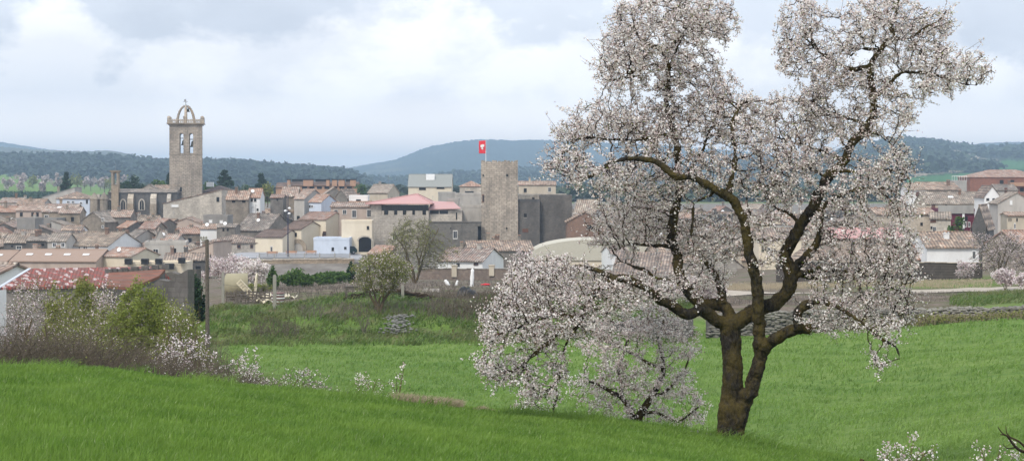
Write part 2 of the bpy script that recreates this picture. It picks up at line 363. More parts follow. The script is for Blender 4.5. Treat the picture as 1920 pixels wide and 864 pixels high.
# ------------------------------------------------------------------ hills
HILLS={}
def hill(name, prof, Yr, Yf, zf, mat, bumps=3., seed=0, n=500, m=46):
    pxs=np.array([p[0] for p in prof],float); pys=np.array([p[1] for p in prof],float)
    px=np.linspace(pxs[0],pxs[-1],n)
    # smooth interpolation
    py=np.interp(px,pxs,pys); k=np.hanning(15); k/=k.sum(); py=np.convolve(np.pad(py,7,'edge'),k,'valid')
    rs=np.random.default_rng(seed)
    def fb(x,f): return sum(np.sin(x*f*2**i+rs.uniform(0,6))*.6**i for i in range(5))
    X=(px-960)/F*Yr
    zr=(HY-py)/F*Yr
    V=[];
    tt=np.concatenate([np.linspace(0,1,m),np.linspace(1.08,1.7,8)])
    for q in tt:
        Y=Yf+(Yr-Yf)*q
        if q<=1: z=zf+(zr-zf)*(q**1.25)
        else: z=zr-(zr-zf)*((q-1)/.7)**1.3
        amp=bumps*min(q*3,1)
        z=z+amp*(.45*fb(X/Yr*20+q*7,2.)+.25*fb(X/Yr*60-q*15,3.))*(4*q*(1-q) if q<=1 else .2)
        z=z+(rs.uniform(-1,1,n)*bumps*.22)
        xx=(px-960)/F*Y if q<=1 else X*(Y/Yr)
        V.append(np.stack([xx,np.full(n,Y)+fb(X/Yr*30,1.)*bumps,z],1))
    V=np.concatenate(V); a=(np.arange(len(tt)-1)[:,None]*n+np.arange(n-1)[None,:]).ravel()
    me=np_mesh(name,V,np.full(len(a),4),np.stack([a,a+1,a+n+1,a+n],1).ravel(),mat,smooth=True)
    HILLS[name]=tag(link_mesh('hills',me),kind='structure'); return HILLS[name]
def forest(name, patches=False, base=((.016,.032,.018),(.034,.055,.026)), field=(.16,.15,.09), amt=.6, thr=.6):
    t=NT(name); P=t.wpos(); a=t.noise(.02,6,.7,P); b=t.noise(.0035,5,.55,P); c=t.noise(.09,4,.7,P)
    cc=t.mix(t.ramp(a,[(.35,0),(.65,1)]),base[0],base[1]); cc=t.mix(t.ramp(c,[(.45,0),(.6,.6)]),cc,(.012,.022,.012))
    cc=t.mix(t.ramp(b,[(thr,0),(thr+.04,amt)]),cc,field); 
    if patches:
        at=t.attr('zone'); s=t.n('ShaderNodeSeparateColor'); t.t.links.new(at.outputs['Color'],s.inputs[0])
        cc=t.mix(s.outputs[0],cc,(.30,.25,.18)); cc=t.mix(s.outputs[1],cc,(.06,.15,.05)); 
        cc=t.mix(s.outputs[2],cc,(.03,.055,.025))
    t.color(cc); t.bump(t.math('ADD',a,c),1.0,6); t.b.inputs['Specular IOR Level'].default_value=0; return t.m
FO=forest('forest_slope'); FM=forest('moor_slope',base=((.10,.105,.06),(.15,.14,.085)),thr=.5,amt=.8,field=(.035,.05,.025))
FP=forest('field_slope',patches=True)
hill('hills',[(-500,300),(-200,290),(0,294),(100,293),(200,296),(300,304),(380,302),(450,305),(520,312),(600,317),(640,321),(660,329),(690,345),(740,362)],2500,1550,-13,FO,2.2,1,700)
hill('hills_far_left',[(-500,262),(-200,270),(0,275),(60,280),(150,284),(200,282),(240,288),(285,301),(330,322),(400,345)],4300,3000,-13,FM,5,2,400)
hill('hills_cloudy_left',[(-500,240),(-100,258),(0,266),(60,276),(120,284),(220,300),(330,330)],6800,5200,-14,FO,6,12,300)
hill('hills_centre',[(480,345),(560,330),(640,318),(690,308),(740,300),(765,290),(800,276),(850,266),(900,261),(960,263),(1010,262),(1100,266),(1200,270),(1300,277),(1400,285),(1500,300),(1640,330)],6200,4300,-14,FO,9,3,600)
hill('hills_low_centre',[(540,352),(640,341),(720,338),(800,340),(860,326),(900,330),(960,322),(1060,318),(1160,314),(1300,318),(1400,306),(1500,300),(1560,300),(1620,306),(1700,320)],3400,2300,-14,FO,4,4,500)
hr=hill('hills_right',[(1460,330),(1540,300),(1600,282),(1660,268),(1700,265),(1750,269),(1790,276),(1830,281),(1860,283),(1900,280),(1960,276),(2100,280),(2400,290)],3300,1500,-7,FP,3,5,500,90)
me=hr.data; n=len(me.vertices); cc=np.empty(n*3,np.float32); me.vertices.foreach_get('co',cc); cc=cc.reshape(-1,3)
pu=cc[:,0]/cc[:,1]*F+960; pv=HY-cc[:,2]/cc[:,1]*F
def inpoly(px,py,poly):
    r=np.zeros(len(px),bool); k=len(poly)
    for i in range(k):
        x1,y1=poly[i]; x2,y2=poly[(i+1)%k]
        c=((y1>py)!=(y2>py))&(px<(x2-x1)*(py-y1)/(y2-y1+1e-9)+x1); r^=c
    return r
Z=np.zeros((n,4),np.float32); Z[:,3]=1
Z[:,0]=inpoly(pu,pv,[(1752,281),(1790,282),(1838,290),(1836,299),(1800,298),(1762,290)])|inpoly(pu,pv,[(1700,322),(1770,308),(1830,298),(1880,300),(1850,316),(1800,322),(1720,330)])
Z[:,1]=inpoly(pu,pv,[(1880,301),(2300,296),(2300,318),(1850,318)])|inpoly(pu,pv,[(1700,333),(1800,325),(2300,322),(2300,345),(1700,348)])
ca=me.color_attributes.new('zone','FLOAT_COLOR','POINT'); ca.data.foreach_set('color',Z.ravel())
hill('hills_far_right',[(1500,300),(1700,290),(1790,276),(1840,268),(1920,266),(2100,262),(2400,262)],6000,4500,-14,FO,6,6,300)

# tree crowns standing on the nearer ridges
def woods(name,label,ho,n,seed,r0,r1,ymin,cols,dens=None,ridge=.5):
    rg=np.random.default_rng(seed); me=ho.data; k=len(me.vertices); c=np.empty(k*3,np.float32); me.vertices.foreach_get('co',c); c=c.reshape(-1,3)
    pv_=HY-c[:,2]/c[:,1]*F; pu_=c[:,0]/c[:,1]*F+960
    sel=np.where((pu_>-60)&(pu_<1980)&(c[:,2]>-6)&(c[:,1]>ymin))[0]
    if dens is not None: sel=sel[dens(pu_[sel],pv_[sel])]
    q=c[rg.choice(sel,n)].astype(float); q[:,0]+=rg.normal(size=n)*6; q[:,1]+=rg.normal(size=n)*8
    rr=rg.uniform(r0,r1,n); q[:,2]+=rr*.5
    C=np.repeat(q,5,0)+rg.normal(size=(n*5,3))*np.repeat(rr,5)[:,None]*np.array([.5,.5,.32]); c0=C.mean(0)
    v,nn,l=discs_(C-c0,np.repeat(rr,5)*rg.uniform(.4,.7,n*5),rg)
    m=leafmat(name,cols,.1); tag(link_mesh(name,np_mesh(name,v,nn,l,m,rnd=rg.uniform(0,1,n*5)),None,c0),label,'woodland',kind='stuff')
def discs_(C,rad,rg,k=6):
    n=len(C); N=rg.normal(size=(n,3)); N[:,2]=np.abs(N[:,2])+.5; N/=np.linalg.norm(N,axis=1)[:,None]; a=rg.normal(size=(n,3)); s=np.cross(N,a); s/=np.linalg.norm(s,axis=1)[:,None]; u=np.cross(N,s)
    th=np.arange(k)*2*math.pi/k; rr=rad[:,None]*(1+rg.uniform(-.3,.3,(n,k)))
    V=C[:,None]+s[:,None]*np.cos(th)[None,:,None]*rr[...,None]+u[:,None]*np.sin(th)[None,:,None]*rr[...,None]
    return V.reshape(-1,3),np.full(n,k),np.arange(n*k)
woods('pine_wood','dark pine woods covering the long low ridge behind the bell tower',HILLS['hills'],11000,1,2.5,5.2,1700,[(0,(.018,.032,.020)),(1,(.036,.056,.032))])
woods('far_pine_wood','woods on the low ridge between castle and almond',HILLS['hills_low_centre'],5000,2,4,8,2500,[(0,(.014,.028,.014)),(1,(.04,.06,.026))])
def flatwood(name,label,n,seed,pa,pb,Ya,Yb,cols):
    rg=np.random.default_rng(seed); Y=1/rg.uniform(1/Yb,1/Ya,n); px=rg.uniform(pa,pb,n); X=(px-960)/F*Y; rr=rg.uniform(2.5,5,n)
    q=np.stack([X,Y,gz(X,Y)+rr*.5],1); C=np.repeat(q,5,0)+rg.normal(size=(n*5,3))*np.repeat(rr,5)[:,None]*np.array([.5,.5,.32]); c0=C.mean(0)
    v,nn,l=discs_(C-c0,np.repeat(rr,5)*rg.uniform(.4,.7,n*5),rg); m=leafmat(name,cols,.1); tag(link_mesh(name,np_mesh(name,v,nn,l,m,rnd=rg.uniform(0,1,n*5)),None,c0),label,'woodland',kind='stuff')
flatwood('valley_wood','trees massed on the low ground between the town and the far hills',9000,8,230,1720,900,2300,[(0,(.018,.032,.016)),(1,(.06,.08,.035))])
woods('hillside_wood','dark woods between the tan fields on the right hill',HILLS['hills_right'],7000,3,4,8,1900,[(0,(.014,.028,.014)),(1,(.045,.07,.028))],
  lambda u,v: ~(inpoly(u,v,[(1752,281),(1790,282),(1838,290),(1836,299),(1800,298),(1762,290)])|inpoly(u,v,[(1690,324),(1770,306),(1830,296),(2400,292),(2400,360),(1690,360)])|(v>322)))
woods('hillside_wood','small dark copses standing along the tan and green fields of the right hill',HILLS['hills_right'],380,4,4,7,1600,[(0,(.014,.028,.014)),(1,(.045,.07,.028))],
  lambda u,v: inpoly(u,v,[(1735,314),(1760,310),(1768,324),(1735,326)])|inpoly(u,v,[(1798,312),(1850,308),(1870,316),(1835,322),(1798,322)]))
# ------------------------------------------------------------------ haze
t=NT('valley_haze'); t.t.nodes.remove(t.b); pv_=t.n('ShaderNodeVolumePrincipled'); pv_.inputs['Color'].default_value=(.60,.80,1,1)
pv_.inputs['Density'].default_value=HAZE; pv_.inputs['Anisotropy'].default_value=.3
t.t.links.new(pv_.outputs[0],t.out.inputs['Volume'])
mb=MB(); mb.box(-6500,6500,-120,11800,-22,136)
tag(mb.build('haze',t.m),kind='stuff')
# ------------------------------------------------------------------ trees: limbs + space colonisation + blossoms
def catmull(pts, step):
    pts=[np.array(p,float) for p in pts]; P=[2*pts[0]-pts[1]]+pts+[2*pts[-1]-pts[-2]]; out=[]
    for i in range(1,len(P)-2):
        L=np.linalg.norm(P[i+1][:3]-P[i][:3]); n=max(1,int(L/step))
        for k in range(n):
            s=k/n; a,b,c,d=P[i-1],P[i],P[i+1],P[i+2]
            out.append(.5*((2*b)+(-a+c)*s+(2*a-5*b+4*c-d)*s*s+(-a+3*b-3*c+d)*s**3))
    out.append(pts[-1]); return np.array(out)

def colonize(P0, A, D, infl, kill, iters, rg, wob=.3, trop=(0,0,0)):
    P=[np.asarray(p,float) for p in P0]; par=[-1]*len(P); nch=[0]*len(P)
    A=np.asarray(A,float); ni=np.zeros(len(A),int); nd=np.full(len(A),1e9); new=list(range(len(P)))
    trop=np.array(trop)
    for it in range(iters):
        kd=kdtree.KDTree(len(new))
        for k,i in enumerate(new): kd.insert(P[i],i)
        kd.balance()
        for j in range(len(A)):
            _,i,d=kd.find(A[j])
            if d<nd[j]: nd[j]=d; ni[j]=i
        keep=nd>kill; A=A[keep]; ni=ni[keep]; nd=nd[keep]
        act=nd<infl
        if not act.any(): break
        idx=ni[act]; PA=np.array([P[i] for i in idx]); v=A[act]-PA; v/=np.linalg.norm(v,axis=1)[:,None]+1e-9
        un,inv=np.unique(idx,return_inverse=True); S=np.zeros((len(un),3)); np.add.at(S,inv,v)
        new=[]
        for k,i in enumerate(un):
            if nch[i]>=4: continue
            s=S[k]; L=np.linalg.norm(s); s=s/L if L>1e-6 else rg.normal(size=3)
            s=s+rg.normal(size=3)*wob+trop; s/=np.linalg.norm(s)
            q=P[i]+s*D
            P.append(q); par.append(int(i)); nch.append(0); nch[i]+=1; new.append(len(P)-1)
        if not new: break
    return np.array(P), np.array(par)

def pipe(par, n0, tip, ex=2.35):
    n=len(par); s=np.zeros(n)
    for i in range(n-1,n0-1,-1):
        if s[i]==0: s[i]=tip**ex
        s[par[i]]+= s[i] if par[i]>=n0 else 0
    return s**(1/ex)

def segs(P0,P1,r0,r1,k=4):
    """frusta for every segment, vectorised -> verts, faces_n, loops"""
    n=len(P0); d=P1-P0; d/=np.linalg.norm(d,axis=1)[:,None]+1e-9
    a=np.where(np.abs(d[:,2:3])<.9,np.array([[0,0,1.]]),np.array([[1.,0,0]])); s=np.cross(d,a); s/=np.linalg.norm(s,axis=1)[:,None]+1e-9
    u=np.cross(d,s); th=np.arange(k)*2*math.pi/k
    ring=s[:,None,:]*np.cos(th)[None,:,None]+u[:,None,:]*np.sin(th)[None,:,None]
    V=np.concatenate([P0[:,None]+ring*r0[:,None,None],P1[:,None]+ring*r1[:,None,None]],1).reshape(-1,3)
    b=(np.arange(n)*2*k)[:,None]; i=np.arange(k)[None,:]; j=(i+1)%k
    L=np.stack([b+i,b+j,b+k+j,b+k+i],2).reshape(-1)
    return V, np.full(n*k,4), L

def discs(C, rad, rg, k=5, cup=.0, up=0., stretch=None):
    """small k-gon faces with random facing: petals seen as whole flowers, or leaves"""
    n=len(C); N=rg.normal(size=(n,3)); N[:,2]+=up; N/=np.linalg.norm(N,axis=1)[:,None]+1e-9
    a=rg.normal(size=(n,3)); s=np.cross(N,a); s/=np.linalg.norm(s,axis=1)[:,None]+1e-9; u=np.cross(N,s)
    th=np.arange(k)*2*math.pi/k; rr=rad[:,None]*np.ones(k)[None]
    sx=1. if stretch is None else stretch
    rr=rr*(1+rg.uniform(-.22,.22,(n,k)))
    V=C[:,None]+s[:,None]*(np.cos(th)*sx)[None,:,None]*rr[...,None]+u[:,None]*np.sin(th)[None,:,None]*rr[...,None]
    if cup: V=V+N[:,None]*(rg.uniform(-cup,cup,(n,k))*rad[:,None])[...,None]
    return V.reshape(-1,3), np.full(n,k), np.arange(n*k)

def join(parts):
    V=[];N=[];L=[];off=0
    for v,n,l in parts: V.append(v); N.append(n); L.append(np.asarray(l)+off); off+=len(v)
    return np.concatenate(V),np.concatenate(N),np.concatenate(L)

PET_W=leafmat('petal_white',[(0,(.42,.32,.29)),(.14,(.64,.55,.51)),(.55,(.80,.75,.72)),(1,(.89,.86,.83))],.3)
PET_P=leafmat('petal_pink',[(0,(.36,.24,.24)),(.25,(.60,.48,.49)),(1,(.80,.71,.72))],.3)
CALYX=leafmat('bud_brown',[(0,(.10,.035,.025)),(1,(.28,.13,.09))],.1)
LF_Y=leafmat('leaf_fresh',[(0,(.14,.175,.035)),(1,(.28,.33,.08))],.4)
LF_G=leafmat('leaf_green',[(0,(.035,.075,.015)),(1,(.10,.17,.035))],.3)
LF_D=leafmat('leaf_dark',[(0,(.012,.03,.014)),(1,(.035,.07,.028))],.15)
LF_O=leafmat('leaf_olive',[(0,(.12,.13,.035)),(1,(.27,.29,.08))],.3)
BARK=barkmat('almond_bark',(.007,.006,.005),(.048,.043,.038),(.125,.095,.022),.62)
TWIG=barkmat('almond_twig',(.015,.010,.008),(.05,.036,.028),(.085,.062,.022),.45)
BARK2=barkmat('shrub_bark',(.06,.045,.03),(.14,.105,.07),(.17,.13,.05),.5)
GREYT=barkmat('grey_twig',(.09,.075,.065),(.19,.165,.145),(.12,.10,.07),.3)
BROWNT=barkmat('bramble_twig',(.055,.046,.036),(.15,.125,.098),(.13,.10,.06),.4)

def grow(name, base, limbs, blobs, label, cat='tree', group=None, seed=1, natt=600, D=.15, infl=1.2, kill=.22, iters=90,
         tip=.006, mats=(BARK,TWIG), foliage=(), thin=.03, trop=(0,0,0), wob=.3, remesh=0, jit=.04, spur=.5, shoots=.0, twigname='twigs', kseg=4, part='blossoms', coverlow=0, maxn=10**9):
    """limbs: list of arrays (x,y,z,r) in world; blobs: (cx,cy,cz,rx,ry,rz,weight).
    foliage: list of (material, count per thin node, radius, spread, sides, up)"""
    rg=np.random.default_rng(seed)
    root=empty(name,base,0,label,cat,group); B=np.array(base,float)
    mb=MB(); P0=[]; R0=[]
    for L in limbs:
        C=catmull(L,D); 
        J=rg.normal(size=(len(C),3))*jit*np.minimum(1,C[:,3:4]*8); J[0]=0; J*=np.clip(.12/np.maximum(C[:,3:4],.02),.15,1)
        C[:,:3]+=J*.5
        mb.tube([c[:3]-B for c in C],[max(c[3],tip) for c in C],12 if C[0,3]>.06 else 6,0)
        P0.append(C[:,:3]); R0.append(C[:,3])
    P0=np.concatenate(P0); R0=np.concatenate(R0)
    tr=mb.build('trunk',mats[0],root)
    if remesh:
        m=tr.modifiers.new('remesh','REMESH'); m.mode='VOXEL'; m.voxel_size=remesh; m.use_smooth_shade=True
        s=tr.modifiers.new('smooth','SMOOTH'); s.iterations=2; s.factor=.5
        tx=bpy.data.textures.new('knots','CLOUDS'); tx.noise_scale=.06; tx.noise_depth=4
        t2=bpy.data.textures.new('burrs','CLOUDS'); t2.noise_scale=.22; t2.noise_depth=2; d2=tr.modifiers.new('burrs','DISPLACE'); d2.texture=t2; d2.strength=.06
        dm=tr.modifiers.new('knots','DISPLACE'); dm.texture=tx; dm.strength=.04; dm.mid_level=.5
    # attractors
    w=np.array([b[6]*b[3]*b[5] for b in blobs]); w/=w.sum(); A=[]
    for b,n in zip(blobs,rg.multinomial(natt,w)):
        q=rg.normal(size=(n,3)); q/=np.linalg.norm(q,axis=1)[:,None]; q*=rg.uniform(0,1,(n,1))**(1/2.4)
        A.append(np.array(b[:3])+q*np.array(b[3:6]))
    A=np.concatenate(A)
    gm=gz(A[:,0],A[:,1])+.12; A=A[A[:,2]>gm]
    ok=R0>0; sel=np.where((P0[:,2]>B[2]+coverlow))[0]
    P,par=colonize(P0[sel],A,D,infl,kill,iters,rg,wob,trop); n0=len(sel)
    r=pipe(par,n0,tip); idx=np.arange(n0,len(P)); pi=par[idx]
    r[:n0]=R0[sel]
    rp=np.where(pi<n0,np.minimum(R0[sel][np.minimum(pi,n0-1)],r[idx]*1.15),r[pi])
    parts=[segs(P[pi]-B,P[idx]-B,np.minimum(rp,r[idx]*1.5),r[idx],kseg)]
    # spurs on thin wood
    th=idx[r[idx]<thin]; 
    pts=[P[th]]
    ns=int(len(th)*spur)
    if ns:
        s0=P[rg.choice(th,ns)]; dv=rg.normal(size=(ns,3)); dv[:,2]+=.3; dv/=np.linalg.norm(dv,axis=1)[:,None]; ln=rg.uniform(.5,1.3,(ns,1))*D*1.3
        s1=s0+dv*ln; parts.append(segs(s0-B,s1-B,np.full(ns,tip*.8),np.full(ns,tip*.4),3))
        pts += [s0+dv*ln*.5, s1, s1]
    if shoots:
        m=int(len(th)*shoots); b0=P[rg.choice(th,m)]; cen=P.mean(0); dv=(b0-cen); dv/=np.linalg.norm(dv,axis=1)[:,None]; dv=dv*.8+rg.normal(size=(m,3))*.6; dv[:,2]+=.25; dv/=np.linalg.norm(dv,axis=1)[:,None]; ln=rg.uniform(2.2,5.5,(m,1))*D; bend=rg.normal(size=(m,3))*.12
        prev=b0
        for k in range(1,6):
            q=k/5; c=b0+dv*ln*q+bend*ln*q*q; parts.append(segs(prev-B,c-B,np.full(m,tip*.8*(1.1-q*.5)),np.full(m,tip*.7*(1-q*.5)),3)); prev=c; pts += [c]*(1 if k<5 else 1)
    V,N,L=join(parts); link_mesh(twigname,np_mesh(twigname,V,N,L,mats[1],smooth=True),root)
    pts=np.concatenate(pts)
    fp=[];mi=[];rn=[]; ml=[]
    # clumping: density varies through the crown
    for (mt,cnt,rad,spr,k,up,*rest) in foliage:
        keep=pts
        if rest: keep=pts[rest[0](pts)]
        n=min(int(len(keep)*cnt),maxn); 
        if n<1: continue
        c=keep[rg.integers(0,len(keep),n)]
        dn=.5+.5*np.sin(c[:,0]*2.1+seed)*np.sin(c[:,2]*2.6+1)*np.sin(c[:,1]*1.9)+rg.uniform(-.35,.5,n); c=c[dn>.28]; n=len(c)
        c=c+rg.normal(size=(n,3))*spr-B
        rr=rad*rg.uniform(.65,1.25,n)
        st=1.0 if k>4 else .5
        fp.append(discs(c,rr,rg,k,.3,up,st)); ml.append(mt); mi.append(np.full(n,len(ml)-1)); rn.append(rg.uniform(0,1,n))
    if fp:
        V,N,L=join(fp); link_mesh(part,np_mesh(part,V,N,L,ml,np.concatenate(mi),np.concatenate(rn)),root)
    return root,len(P)

# ---- the large almond in front
TYd=36.0
def limb(pts, r0, r1, d0=0., d1=0., Y=TYd, ex=1.):
    n=len(pts); out=[]
    for i,(px,py) in enumerate(pts):
        q=i/(n-1); d=d0+(d1-d0)*q; y=Y+d
        out.append([(px-960)/F*y, y, (HY-py)/F*y, (r0+(r1-r0)*q**ex)/F*Y])
    return np.array(out)
HL=[
 limb([(1362,848),(1364,825),(1367,790),(1370,755),(1373,720),(1373,690),(1371,650),(1369,618),(1368,600)],28,19,0,0,ex=.42),
 limb([(1374,845),(1378,815),(1386,785),(1397,752),(1409,722),(1419,692),(1427,664)],17,12.5,0,-.25),
 limb([(1427,664),(1424,640),(1423,610),(1422,577),(1418,530),(1407,480),(1400,439),(1394,412),(1382,387),(1365,369),(1341,354),(1313,341),(1292,331),(1264,329),(1230,303),(1195,297),(1160,300),(1130,315),(1100,334),(1075,342)],14.5,3,-.25,-1.3),
 limb([(1365,372),(1369,345),(1375,318),(1379,285),(1372,250),(1380,215),(1395,190)],8,2,-.7,-.3),
 limb([(1426,662),(1438,648),(1452,635),(1480,621),(1510,616),(1519,614)],14,12,-.25,-.9),
 limb([(1499,618),(1497,604),(1495,588),(1503,575),(1522,567)],11,8.5,-.85,-1.0),
 limb([(1518,568),(1545,566),(1575,578),(1604,596),(1624,611),(1656,637),(1679,649),(1687,672)],5.5,2,-1.0,-1.6),
 limb([(1368,606),(1350,606),(1335,592),(1316,581),(1300,588),(1285,589),(1262,574),(1243,565),(1225,551),(1202,536),(1177,522),(1158,521),(1140,532),(1117,550),(1102,572),(1085,595),(1057,613),(1029,641),(994,669),(972,690)],14,3,0,-1.5),
 limb([(1102,574),(1090,600),(1071,627),(1060,650),(1053,676),(1050,712)],5,1.6,-1.1,-1.2),
 limb([(1158,521),(1130,512),(1100,500),(1060,505),(1030,520),(1000,530),(965,550)],6,2,-.9,-.4),
 limb([(1085,595),(1050,590),(1010,600),(975,612),(940,625)],5,1.8,-1.1,-1.8),
 limb([(1369,604),(1366,588),(1360,574),(1345,568),(1320,573),(1302,560),(1287,540),(1275,520),(1271,480),(1261,452),(1261,415),(1271,380),(1275,349),(1271,317),(1270,288),(1266,257),(1256,225),(1250,190),(1253,160),(1252,132),(1249,108),(1234,89),(1210,80),(1193,62),(1185,30)],15,3,.1,1.0),
 limb([(1252,132),(1240,124),(1227,121),(1200,128),(1170,145),(1150,150)],5,2,.9,.5),
 limb([(1249,108),(1265,80),(1290,62),(1311,52),(1330,42),(1350,45),(1370,30)],5,1.6,.9,1.3),
 limb([(1252,140),(1262,110),(1280,60),(1285,10),(1290,-30)],4,2,.9,.2),
 limb([(1271,330),(1240,300),(1215,262),(1190,240),(1160,232),(1130,240)],6,2,.5,1.6),
 limb([(1275,349),(1300,310),(1318,280),(1330,245),(1345,215)],5,2,.5,1.3),
 limb([(1266,250),(1240,255),(1200,262),(1150,262),(1100,258),(1065,268)],5,2,.6,-.4),
 limb([(1358,572),(1354,550),(1347,529),(1334,505),(1322,490),(1310,470)],10,4,.1,1.2),
 limb([(1334,505),(1300,470),(1280,440),(1250,420),(1225,400)],4,2,.8,1.8),
 limb([(1271,470),(1250,461),(1215,460),(1181,458),(1155,470)],5,2,.4,0),
 limb([(1275,520),(1258,524),(1233,522),(1212,508),(1190,500),(1165,490)],5,2,.2,.4),
 limb([(1341,355),(1334,366),(1318,372),(1302,383),(1299,410),(1296,440)],4.5,2.4,-.8,-.5),
 limb([(1400,439),(1404,425),(1408,405),(1402,385),(1398,362),(1392,345)],3.5,1.8,-.5,-.2),
 limb([(1369,606),(1385,602),(1405,589),(1435,575),(1459,563),(1477,543),(1485,520),(1476,497),(1472,477),(1483,453),(1502,422),(1522,390),(1538,363),(1549,335),(1565,318),(1583,303),(1593,275),(1613,252),(1629,232),(1636,209),(1637,177),(1633,146),(1636,114),(1650,95),(1664,79),(1680,73),(1673,63),(1670,51),(1677,32),(1684,5),(1690,-30)],17,3.5,0,.3),
 limb([(1637,180),(1652,173),(1668,157),(1687,138),(1715,136),(1743,138),(1770,146),(1802,157),(1830,160)],5.5,1.8,.2,-.6),
 limb([(1675,74),(1707,71),(1735,52),(1760,40),(1775,20)],4.5,1.6,.2,.8),
 limb([(1635,125),(1620,126),(1600,130),(1575,122),(1554,110),(1535,98),(1514,75),(1498,67),(1480,55)],5,1.6,.3,.9),
 limb([(1535,98),(1525,80),(1520,55),(1522,25),(1515,-10)],3.5,1.4,.7,1.0),
 limb([(1650,95),(1630,92),(1605,94),(1595,105)],3.5,2,.2,.5),
 limb([(1485,515),(1500,495),(1518,473),(1534,446),(1538,418),(1542,390),(1565,371),(1605,355),(1640,350)],10,3,.1,-.7),
 limb([(1485,522),(1497,514),(1530,506),(1569,507),(1597,508),(1620,503),(1644,493),(1671,485),(1700,490)],7,2,.1,-.4),
 limb([(1597,509),(1620,515),(1636,522),(1656,532),(1685,545),(1700,560)],4,1.6,-.2,-.8),
 limb([(1497,514),(1530,522),(1560,516),(1590,518),(1612,530),(1612,552),(1640,548),(1660,558)],5,1.6,.1,.6),
 limb([(1583,303),(1560,290),(1530,280),(1500,270),(1470,262)],5,2,.2,.9),
 limb([(1613,252),(1640,250),(1660,262),(1680,280)],4,1.8,.2,-.4),
 limb([(1565,318),(1600,322),(1640,318),(1680,322),(1705,335)],4.5,1.8,.2,-.6),
 limb([(1502,422),(1480,400),(1455,390),(1440,365),(1430,330)],5,2,.1,.8),
 limb([(1549,335),(1530,320),(1505,315),(1480,320),(1455,345)],4,1.8,.2,-.7),
 limb([(1629,232),(1600,225),(1570,215),(1545,205),(1525,190)],4,1.8,.2,.9),
]
HB=[(1240,50,110,70,1),(1330,40,62,55,1),(1180,130,75,50,1),(1290,150,85,70,1),(1160,90,42,42,.8),(1130,225,70,48,1),(1230,240,95,65,1.1),(1345,210,65,65,1),(1400,205,38,35,.7),
 (1080,255,55,34,1),(1062,305,52,38,1),(1120,330,70,38,1),(1200,355,90,55,1),(1325,320,75,52,.8),(1395,265,42,45,.8),(1160,425,75,50,.9),(1225,420,60,45,.9),(1315,440,60,50,.55),
 (1000,510,48,38,1),(958,560,38,46,1.1),(1050,530,68,55,1.2),(930,615,40,45,1.2),(1000,612,68,48,1.2),(915,685,32,26,1.2),(965,700,55,32,1.2),(1080,590,60,48,1),(1145,560,65,48,1),(1050,690,26,38,.8),(1225,540,60,36,.8),(1010,735,34,24,.8),(1300,520,45,35,.5),(1355,455,55,50,.6),(1425,240,34,45,.8),(1405,335,42,36,.8),(1455,200,30,36,.7),(1340,520,36,30,.5),(1565,605,60,26,.7),(1450,470,30,40,.35),(1540,440,40,40,.5),
 (1465,345,60,55,1),(1452,295,48,38,.9),(1435,420,36,45,.35),(1520,235,66,46,1),(1500,295,76,46,1.1),(1585,375,56,46,.9),(1650,335,56,50,1),(1683,300,36,36,.9),(1600,245,50,44,.8),
 (1502,55,54,60,1),(1480,110,38,38,.9),(1545,150,56,40,1),(1570,90,40,50,.9),(1520,195,40,30,.8),(1650,35,80,50,1.1),(1738,60,58,48,1),(1700,112,66,38,1),(1782,122,64,40,1),(1835,140,36,26,.9),(1755,165,58,28,.9),(1690,205,46,36,.8),(1620,165,50,36,.8),(1625,210,40,30,.7),
 (1600,440,66,40,1),(1680,440,38,48,1),(1560,500,56,36,.6),(1650,500,58,36,1),(1690,530,36,38,1),(1600,572,66,28,.7),(1680,580,48,38,1),(1645,612,58,24,.6),(1645,682,17,18,1.3),(1690,395,30,30,1),(1575,520,40,30,.6),(1700,480,30,30,.8)]
for l in HL[2:]: l[:,3]*=.88
HL[0][:,3]*=.95
allp=np.concatenate([catmull(l,.2) for l in HL])
lpx=allp[:,0]/allp[:,1]*F+960; lpy=HY-allp[:,2]/allp[:,1]*F
blobs=[]; rgh=np.random.default_rng(3)
for (cx,cy,rx,ry,wt) in HB:
    i=np.argsort((lpx-cx)**2+(lpy-cy)**2)[:6]; d=float(np.mean(allp[i,1])-TYd)
    for s,ws in ((rgh.uniform(-.9,-.2),.55),(rgh.uniform(.1,1.0),.45)):
        y=TYd+d+s; rd=min(1.15,max(.5,(rx+ry)/2/F*y*.9))
        blobs.append(((cx-960)/F*y,y,(HY-cy)/F*y,rx/F*y,rd,ry/F*y,wt*ws))
hb=W(1367,836,TYd); hb.z=g1(hb.x,hb.y)-.05
_,nn=grow('almond_tree',hb,HL,blobs,'largest almond tree in full white blossom, with a forked mossy trunk on the near crest','tree',
   seed=11,natt=HN,D=.085,infl=1.0,kill=.125,iters=110,tip=.0052,foliage=[(PET_W,HF,.0170,.022,5,.3),(PET_P,HF*.28,.015,.024,5,.2),(CALYX,HF*.35,.012,.02,4,0),(LF_Y,HF*.09,.018,.03,4,.4)],
   thin=.0135,remesh=.018,jit=.03,spur=.9,wob=.32,coverlow=1.1,kseg=4,shoots=.14)
print('hero nodes',nn)

